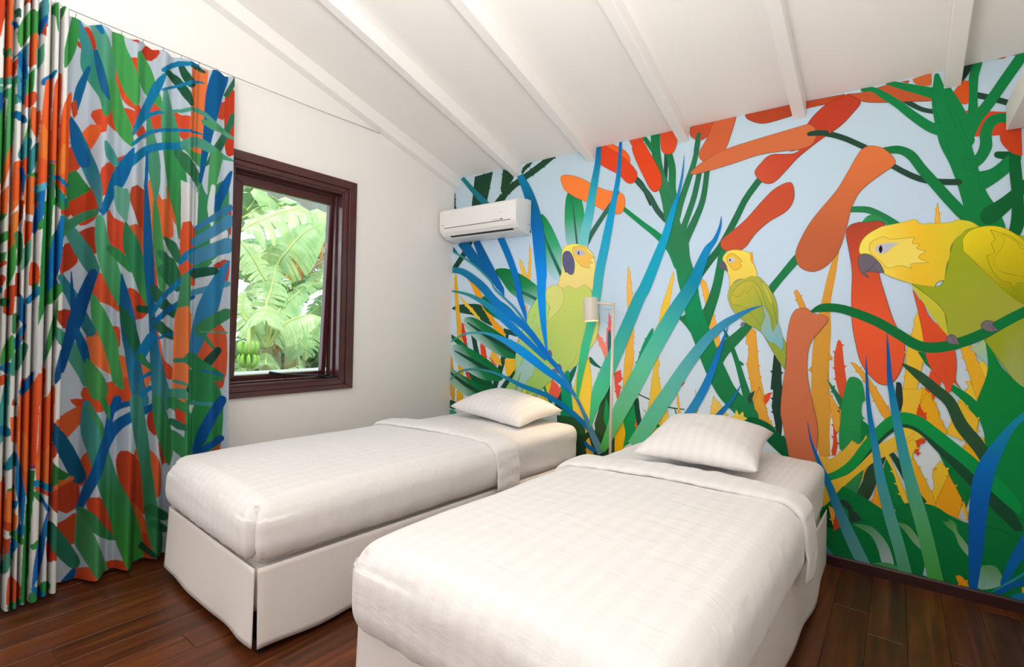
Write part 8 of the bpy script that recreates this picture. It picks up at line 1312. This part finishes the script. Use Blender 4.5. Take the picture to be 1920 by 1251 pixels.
    for i in range(1, 7):
        a_ = math.pi/2*i/7; path.append((-X0 + rr - rr*math.cos(a_), zhi - rr + (rr + .006)*math.sin(a_)))
    for i in range(0, 41):
        t = -1 + 2*i/40; xx = t*(X0 - rr); path.append((xx, zhi + .006 + .014*(1 - t*t)))
    for i in range(1, 8):
        a_ = math.pi/2*i/7; path.append((X0 - rr + rr*math.sin(a_), zhi - rr + (rr + .006)*math.cos(a_)))
    path += [(X0 + .008, zlo + .10), (X0 + .006, zlo + .01)]
    # resample
    pv = [Vector((a_, 0, c_)) for a_, c_ in path]; seg = [0]
    for i in range(1, len(pv)): seg.append(seg[-1] + (pv[i] - pv[i - 1]).length)
    nA, nB = 150, 22; V = []; F = []
    for i in range(nA + 1):
        s_ = seg[-1]*i/nA; k_ = max(0, min(len(pv) - 2, next((q for q in range(len(seg) - 1) if seg[q + 1] >= s_), len(pv) - 2)))
        t = (s_ - seg[k_])/max(1e-6, seg[k_ + 1] - seg[k_]); c = pv[k_].lerp(pv[k_ + 1], t)
        tg = (pv[k_ + 1] - pv[k_]).normalized(); nr = Vector((-tg.z, 0, tg.x))
        xr = c.x/hw; yc = yh - .045 + dv['slant']*xr*.5 + .012*nz_((s_, 0, 0), (3, 1, 1), seed + 21)
        wd = dv['band']*(1 + .12*nz_((s_, 0, 0), (5, 1, 1), seed + 22))/2
        for j in range(nB):
            a_ = 2*math.pi*j/nB
            th = (.017 if abs(tg.x) > .5 else .010)*(1 + .35*nz_((s_, a_, 0), (14, .6, 1), seed + 23))
            ca, sa = math.cos(a_), math.sin(a_)
            yy = yc + wd*math.copysign(abs(ca)**.8, ca)
            off = .008 + th*math.copysign(abs(sa)**.75, sa) + .004*nz_((s_, yy, 0), (24, 16, 1), seed + 24)
            V.append(c + nr*off + Vector((0, yy, 0)))
    for i in range(nA):
        for j in range(nB):
            F.append((i*nB + j, i*nB + (j + 1) % nB, (i + 1)*nB + (j + 1) % nB, (i + 1)*nB + j))
    F += [tuple(range(nB))[::-1], tuple(range(nA*nB, nA*nB + nB))]
    obj('folded_band', V, F, M_duvet, dvt, smooth=True)
    return bed
make_bed((.756, -2.199), R(-3.0), 'single bed with white skirt nearer the window', 'white striped duvet tucked over the bed nearer the window', 1,
         dict(edge=.032, zlo=.302, zhi=.552, yh=1.31, sag=.10, amp=.006, seam=.024, slant=.11, band=.19, len=2.10, flare=.013))
make_bed((2.226, -2.200), R(-1.2), 'single bed with white skirt at the right, in front', 'white striped duvet spread over the right-hand bed in front', 4,
         dict(edge=.036, zlo=.285, zhi=.558, yh=1.27, sag=.14, amp=.009, seam=.010, slant=.10, band=.20, len=2.09, flare=.006))

def pillow(loc, rot, hx, hy, T, label, seed):
    V = []; F = []; n = 44
    for side in (1, -1):
        for i in range(n + 1):
            for j in range(n + 1):
                u = -1 + 2*i/n; w = -1 + 2*j/n
                px = hx*u*(1 - .075*(1 - w*w)**1.0*abs(u)**2); py = hy*w*(1 - .085*(1 - u*u)*abs(w)**2)
                h = max(0, (1 - abs(u)**4.5)*(1 - abs(w)**4.5))**.5*(.62 + .38*(1 - u*u)*(1 - w*w))
                z_ = side*T*(h if side > 0 else h*.5) 
                p = Vector((px, py, z_)); edge = max(abs(u), abs(w))
                wr = .010*nz_((px, py, side), (6, 6, 1), seed) + .006*nz_((px, py, side), (17, 12, 1), seed + 1)
                p.z += side*wr*h**.6
                p.z += .018*(edge**6)*nz_((px, py, 0), (5, 5, 1), seed + 4)
                V.append(p)
    m_ = (n + 1)*(n + 1)
    for i in range(n):
        for j in range(n):
            a_ = i*(n + 1) + j
            F.append((a_, a_ + n + 1, a_ + n + 2, a_ + 1)); F.append((m_ + a_, m_ + a_ + 1, m_ + a_ + n + 2, m_ + a_ + n + 1))
    o = obj('pillow', V, F, M_pillow, None, smooth=True)
    w_ = o.modifiers.new('weld', 'WELD'); w_.merge_threshold = .0004
    o.location = loc; o.rotation_euler = rot
    tag(o, label, 'pillow', 'bed pillows')
pillow((.862, -.343, .632), (R(7), R(4.5), R(-4.7)), .325, .222, .118, 'plump white pillow on the bed nearer the window', 3)
pillow((2.275, -.575, .655), (R(7), R(.8), R(5)), .265, .305, .105, 'white pillow tilted up on the right-hand bed', 8)

# ------------------------------------------------------------------ banana garden outside the window
def leaf_mat(name, c0, c1, trans=.35):
    m, nt, b = nodes(name); N = nt.nodes; L = nt.links
    tc = N.new('ShaderNodeTexCoord'); n = N.new('ShaderNodeTexNoise'); n.inputs['Scale'].default_value = 6; n.inputs['Detail'].default_value = 5
    r = N.new('ShaderNodeValToRGB'); r.color_ramp.elements[0].color = (*lin(c0), 1); r.color_ramp.elements[1].color = (*lin(c1), 1)
    r.color_ramp.elements[0].position = .3; r.color_ramp.elements[1].position = .7
    L.new(tc.outputs['Object'], n.inputs['Vector']); L.new(n.outputs['Fac'], r.inputs[0]); L.new(r.outputs[0], b.inputs['Base Color'])
    b.inputs['Roughness'].default_value = .38
    t = N.new('ShaderNodeBsdfTranslucent'); L.new(r.outputs[0], t.inputs['Color'])
    mx = N.new('ShaderNodeMixShader'); mx.inputs[0].default_value = trans
    L.new(b.outputs[0], mx.inputs[1]); L.new(t.outputs[0], mx.inputs[2]); L.new(mx.outputs[0], N['Material Output'].inputs[0])
    return m
LM = dict(l=leaf_mat('banana_leaf_light', '#9dbd78', '#cfe0ac'), m=leaf_mat('banana_leaf_mid', '#7ba35f', '#a9c888'), d=leaf_mat('banana_leaf_dark', '#5a8450', '#80a86c'),  # greens paled so the garden's washed-out haze is in the colour
          o=leaf_mat('withered_leaf', '#a8602a', '#e0a548'), b=leaf_mat('dry_leaf', '#8a6248', '#c49a78'))
M_stalk = mat('banana_stalk', '#a8b86a', .5, var=.2, vscale=5)
M_fruit = mat('green_bananas', '#7fae3c', .4, var=.15, vscale=12)
M_trunk = mat('banana_trunk', '#7d7a4c', .7, var=.3, vscale=6)
M_soil = mat('garden_soil', '#4a5a34', .9, var=.35, vscale=3)
struct(MB().box(-16, -.16, -8, 14, -.5, -.35).build('trim_garden_ground', M_soil))
def leaf(parent, pts, width, nrm, droop, tear, key, seed, stalk=.012, name='leaf', bare=.0):
    """banana blade: curved midrib with ribs of torn segments hanging from both sides"""
    rng = random.Random(seed)
    P = [Vector(p) for p in pts]; n = 16; rib = []
    for i in range(n + 1):
        t = i/n*(len(P) - 1); k_ = min(int(t), len(P) - 2); f = t - k_
        p0 = P[max(0, k_ - 1)]; p1 = P[k_]; p2 = P[k_ + 1]; p3 = P[min(len(P) - 1, k_ + 2)]
        rib.append(.5*((2*p1) + (p2 - p0)*f + (2*p0 - 5*p1 + 4*p2 - p3)*f*f + (3*p1 - p0 - 3*p2 + p3)*f**3))
    V = []; F = []; nrm = Vector(nrm).normalized()
    for sd in (-1, 1):
        for i in range(n):
            t0, t1 = i/n, (i + 1)/n
            if t1 <= bare: continue
            tg = (rib[i + 1] - rib[i]).normalized(); side = tg.cross(nrm).normalized()*sd
            prof = lambda t: width*.5*max(.06, math.sin(math.pi*min(1, max(0, (t - bare)/(1 - bare)))**.72))**.6
            dr = droop + rng.uniform(-1, 1)*tear*.5
            gap = tear*.12*(rib[i + 1] - rib[i]).length
            rows = []
            for t, p, gs in ((t0, rib[i], 1), (t1, rib[i + 1], -1)):
                w = prof(t)*(1 + rng.uniform(-.12, .12)*tear); row = []
                for q in range(5):
                    u = q/4; a_ = dr*u
                    d = side*math.cos(a_*.7) + Vector((0, 0, -1))*math.sin(a_*.9)
                    row.append(p + d*w*u + tg*(gs*gap*u + .10*w*u) + nrm*.02*math.sin(u*3)*width)
                rows.append(row)
            b_ = len(V); V += rows[0] + rows[1]
            for q in range(4): F.append((b_ + q, b_ + q + 1, b_ + 5 + q + 1, b_ + 5 + q))
    inv = -Vector(parent.location)
    o = obj(name, [p + inv for p in V], F, LM[key], parent, smooth=True)
    st_ = MB().tube([p + inv for p in rib], [stalk*(1 - .75*i/n) for i in range(n + 1)], 6)
    ob = st_.build('midrib', M_stalk, o, smooth=True)
    return o
GP = [((-2.7, -0.216, 0.801), 'banana plant with fanned yellow-green stalks just outside the window', (-2.7, -0.212, 0.894), [([(-2.7, -0.212, 0.906), (-2.7, -0.21, 1.057), (-2.65, -0.234, 1.22), (-2.6, -0.251, 1.357)], 0.02, (0.9, -0.3, 0.35), 0.2, 0, 'l', 0.03), ([(-2.7, -0.212, 0.906), (-2.7, -0.345, 1.125), (-2.75, -0.448, 1.27), (-2.8, -0.436, 1.521)], 0.3, (0.9, -0.3, 0.35), 0.3, 0.4, 'l', 0.028), ([(-2.7, -0.212, 0.906), (-2.7, -0.169, 1.057), (-2.75, -0.093, 1.223), (-2.85, 0.05, 1.398), (-2.95, 0.259, 1.536), (-3.1, 0.48, 1.673)], 0.42, (0.8, -0.4, 0.5), 0.4, 0.3, 'm', 0.026), ([(-2.7, -0.2, 0.906), (-2.65, -0.123, 1.059), (-2.6, -0.056, 1.178), (-2.55, 0.064, 1.252), (-2.5, 0.213, 1.293), (-2.45, 0.33, 1.261)], 0.42, (0.5, -0.1, 0.85), 1.0, 0.9, 'l', 0.026), ([(-2.62, -0.253, 1.38), (-2.45, -0.344, 1.329), (-2.3, -0.436, 1.271), (-2.2, -0.495, 1.216)], 0.5, (0.3, -0.1, 1), 0.9, 0.2, 'l', 0.012), ([(-2.75, -0.187, 0.904), (-2.85, -0.147, 1.364), (-2.9, -0.077, 1.537), (-3.0, 0.019, 1.744), (-3.1, 0.094, 1.907)], 0.4, (0.9, -0.3, 0.35), 0.3, 0.6, 'm', 0.022), ([(-2.5, -0.491, 0.907), (-2.5, -0.473, 1.061), (-2.5, -0.455, 1.204)], 0.07, (0.9, -0.3, 0.35), 0.2, 0, 'l', 0.03), ([(-2.4, -0.36, 0.733), (-2.45, -0.337, 0.796), (-2.5, -0.301, 0.859)], 0.4, (0.6, -0.1, 0.8), 0.8, 0.3, 'm', 0.014), ([(-2.9, 0.109, 1.128), (-2.85, 0.242, 1.006), (-2.8, 0.309, 0.906), (-2.8, 0.338, 0.855)], 0.42, (0.9, -0.3, 0.35), 0.4, 0.4, 'm', 0.014), ([(-2.9, 0.387, 0.722), (-2.9, 0.409, 0.952), (-2.9, 0.46, 1.133), (-2.9, 0.571, 1.24)], 0.35, (0.9, -0.3, 0.35), 0.5, 0.8, 'm', 0.022)]), ((-3.3, 0.193, 1.724), 'tall banana plant with a long torn leaf arching under the eaves', (-3.3, 0.172, 1.742), [([(-3.3, -0.26, 2.278), (-3.3, -0.128, 2.389), (-3.3, 0.009, 2.473), (-3.3, 0.214, 2.594), (-3.25, 0.446, 2.699), (-3.2, 0.67, 2.741), (-3.1, 0.849, 2.727)], 0.75, (0.6, -0.1, 0.75), 1.15, 1.0, 'l', 0.016), ([(-3.9, 0.049, 2.57), (-3.9, 0.281, 2.757), (-3.9, 0.481, 2.879), (-3.9, 0.644, 2.946), (-3.9, 0.816, 2.89)], 0.6, (0.5, -0.1, 0.85), 1.0, 0.9, 'l', 0.016), ([(-3.2, 0.098, 1.752), (-3.1, 0.134, 1.951), (-3.0, 0.17, 2.069), (-2.95, 0.285, 2.253), (-2.9, 0.438, 2.405), (-2.9, 0.629, 2.491)], 0.62, (0.8, -0.35, 0.55), 0.6, 0.1, 'm', 0.022), ([(-3.4, 0.306, 1.917), (-3.4, 0.458, 2.052), (-3.35, 0.599, 2.164), (-3.3, 0.744, 2.268), (-3.3, 0.925, 2.418)], 0.45, (0.9, -0.3, 0.3), 1.1, 1.0, 'o', 0.014), ([(-3.0, -0.063, 1.689), (-3.0, -0.134, 1.779), (-3.0, -0.233, 1.939), (-3.0, -0.347, 2.075), (-3.0, -0.412, 2.121)], 0.34, (0.6, -0.5, 0.6), 0.5, 0.8, 'l', 0.016), ([(-3.5, 0.17, 1.729), (-3.5, 0.187, 1.888), (-3.5, 0.204, 2.048), (-3.5, 0.221, 2.219)], 0.4, (0.9, -0.3, 0.3), 0.5, 1.0, 'l', 0.014), ([(-4.2, 0.239, 2.742), (-4.2, 0.314, 2.859), (-4.2, 0.434, 3.068), (-4.2, 0.546, 3.234)], 0.5, (0.9, -0.3, 0.3), 0.4, 0.1, 'd', 0.016), ([(-3.0, 0.573, 1.745), (-3.0, 0.64, 1.857), (-3.0, 0.709, 1.917), (-3.0, 0.866, 1.956)], 0.4, (0.6, -0.3, 0.7), 0.6, 0.7, 'l', 0.014), ([(-3.1, 0.805, 2.097), (-3.1, 0.722, 2.021), (-3.1, 0.606, 1.954), (-3.1, 0.494, 1.858)], 0.12, (0.9, -0.3, 0.3), 0.4, 0.9, 'b', 0.01)]), ((-3.0, 0.12, 0.801), 'small banana plant with dry brown leaves low in the window', None, [([(-3.0, 0.041, 0.878), (-3.0, 0.078, 0.952), (-3.0, 0.115, 1.001)], 0.22, (0.9, -0.3, 0.35), 0.6, 0.8, 'b', 0.01), ([(-3.1, 0.221, 1.024), (-3.1, 0.197, 0.947), (-3.1, 0.172, 0.884)], 0.25, (0.9, -0.3, 0.35), 0.6, 0.8, 'b', 0.01), ([(-3.2, 0.48, 0.648), (-3.2, 0.462, 0.782), (-3.2, 0.489, 0.862)], 0.06, (0.9, -0.3, 0.35), 0.2, 0, 'l', 0.03)])]
for loc, label, trunk, leaves in GP:
    pl = empty('banana_plant', loc); tag(pl, label, 'plant', 'banana plants in the garden')
    if trunk:
        t_ = Vector(trunk); base = Vector((t_.x, t_.y, -.36))
        MB().tube([base - Vector(loc), (base + t_)*.5 - Vector(loc) + Vector((.02, .01, 0)), t_ - Vector(loc)], [.11, .09, .06], 12).build('trunk', M_trunk, pl, smooth=True)
    for i, (pts, w, nr, dr, te, key, st) in enumerate(leaves):
        leaf(pl, pts, w, nr, dr, te, key, i + int(abs(loc[1])*100), st, bare=.12 if st > .014 else 0)
# the thicket behind: more plants with arching leaves
rg = random.Random(5)
for i in range(14):
    X = rg.uniform(-8.5, -4.6); t = (3.0 - X)/3.0; Yc = -3.12 + t*rg.uniform(1.15, 2.35); Zt = rg.uniform(.2, 2.0) if i % 2 else rg.uniform(1.2, 2.9)
    pl = empty('banana_plant', (X, Yc, -.36)); tag(pl, 'banana plant with broad torn leaves in the thicket beyond the window', 'plant', 'banana thicket behind')
    o0 = Vector((X, Yc, -.36))
    MB().tube([(0, 0, 0), (.03, .02, (Zt + .36)*.5), (0, 0, Zt + .36)], [.13, .11, .07], 10).build('trunk', M_trunk, pl, smooth=True)
    for k_ in range(9):
        a_ = k_*2*math.pi/9 + rg.uniform(-.4, .4); L_ = rg.uniform(1.1, 1.9); rise = rg.uniform(.15, .85)
        c = Vector((X, Yc, Zt)); d = Vector((math.cos(a_), math.sin(a_), 0))
        pts = [c, c + d*L_*.35 + Vector((0, 0, rise*.8)), c + d*L_*.75 + Vector((0, 0, rise*.75)), c + d*L_*1.1 + Vector((0, 0, rise*.15 - .2))]
        leaf(pl, pts, rg.uniform(.38, .6), (d.x*-.2 + .35, d.y*-.2, 1), rg.uniform(.3, .9), rg.uniform(.3, 1), rg.choice('lmmd'), i*10 + k_, .016, bare=.1)
# bunch of green bananas hanging near the window
bn = empty('banana_bunch', (-2.3, -0.595, 0.833)); tag(bn, 'hanging bunch of green bananas low behind the window glass', 'bananas')
bc = Vector((0, 0, 0))
MB().tube([(0, .0, .30), (0, 0, .1), (0, 0, -.16)], [.016, .018, .012], 8).build('stem', M_stalk, bn, smooth=True)
for row in range(2):
    for k_ in range(9):
        a_ = k_*2*math.pi/9 + row*.3; d = Vector((math.cos(a_), math.sin(a_), 0)); z0_ = .05 - row*.13
        pts = [d*.015 + Vector((0, 0, z0_)), d*.055 + Vector((0, 0, z0_ - .015)), d*.085 + Vector((0, 0, z0_ + .03)), d*.088 + Vector((0, 0, z0_ + .085)), d*.075 + Vector((0, 0, z0_ + .115))]
        MB().tube(pts, [.008, .017, .020, .017, .006], 8).build('banana', M_fruit, bn, smooth=True)
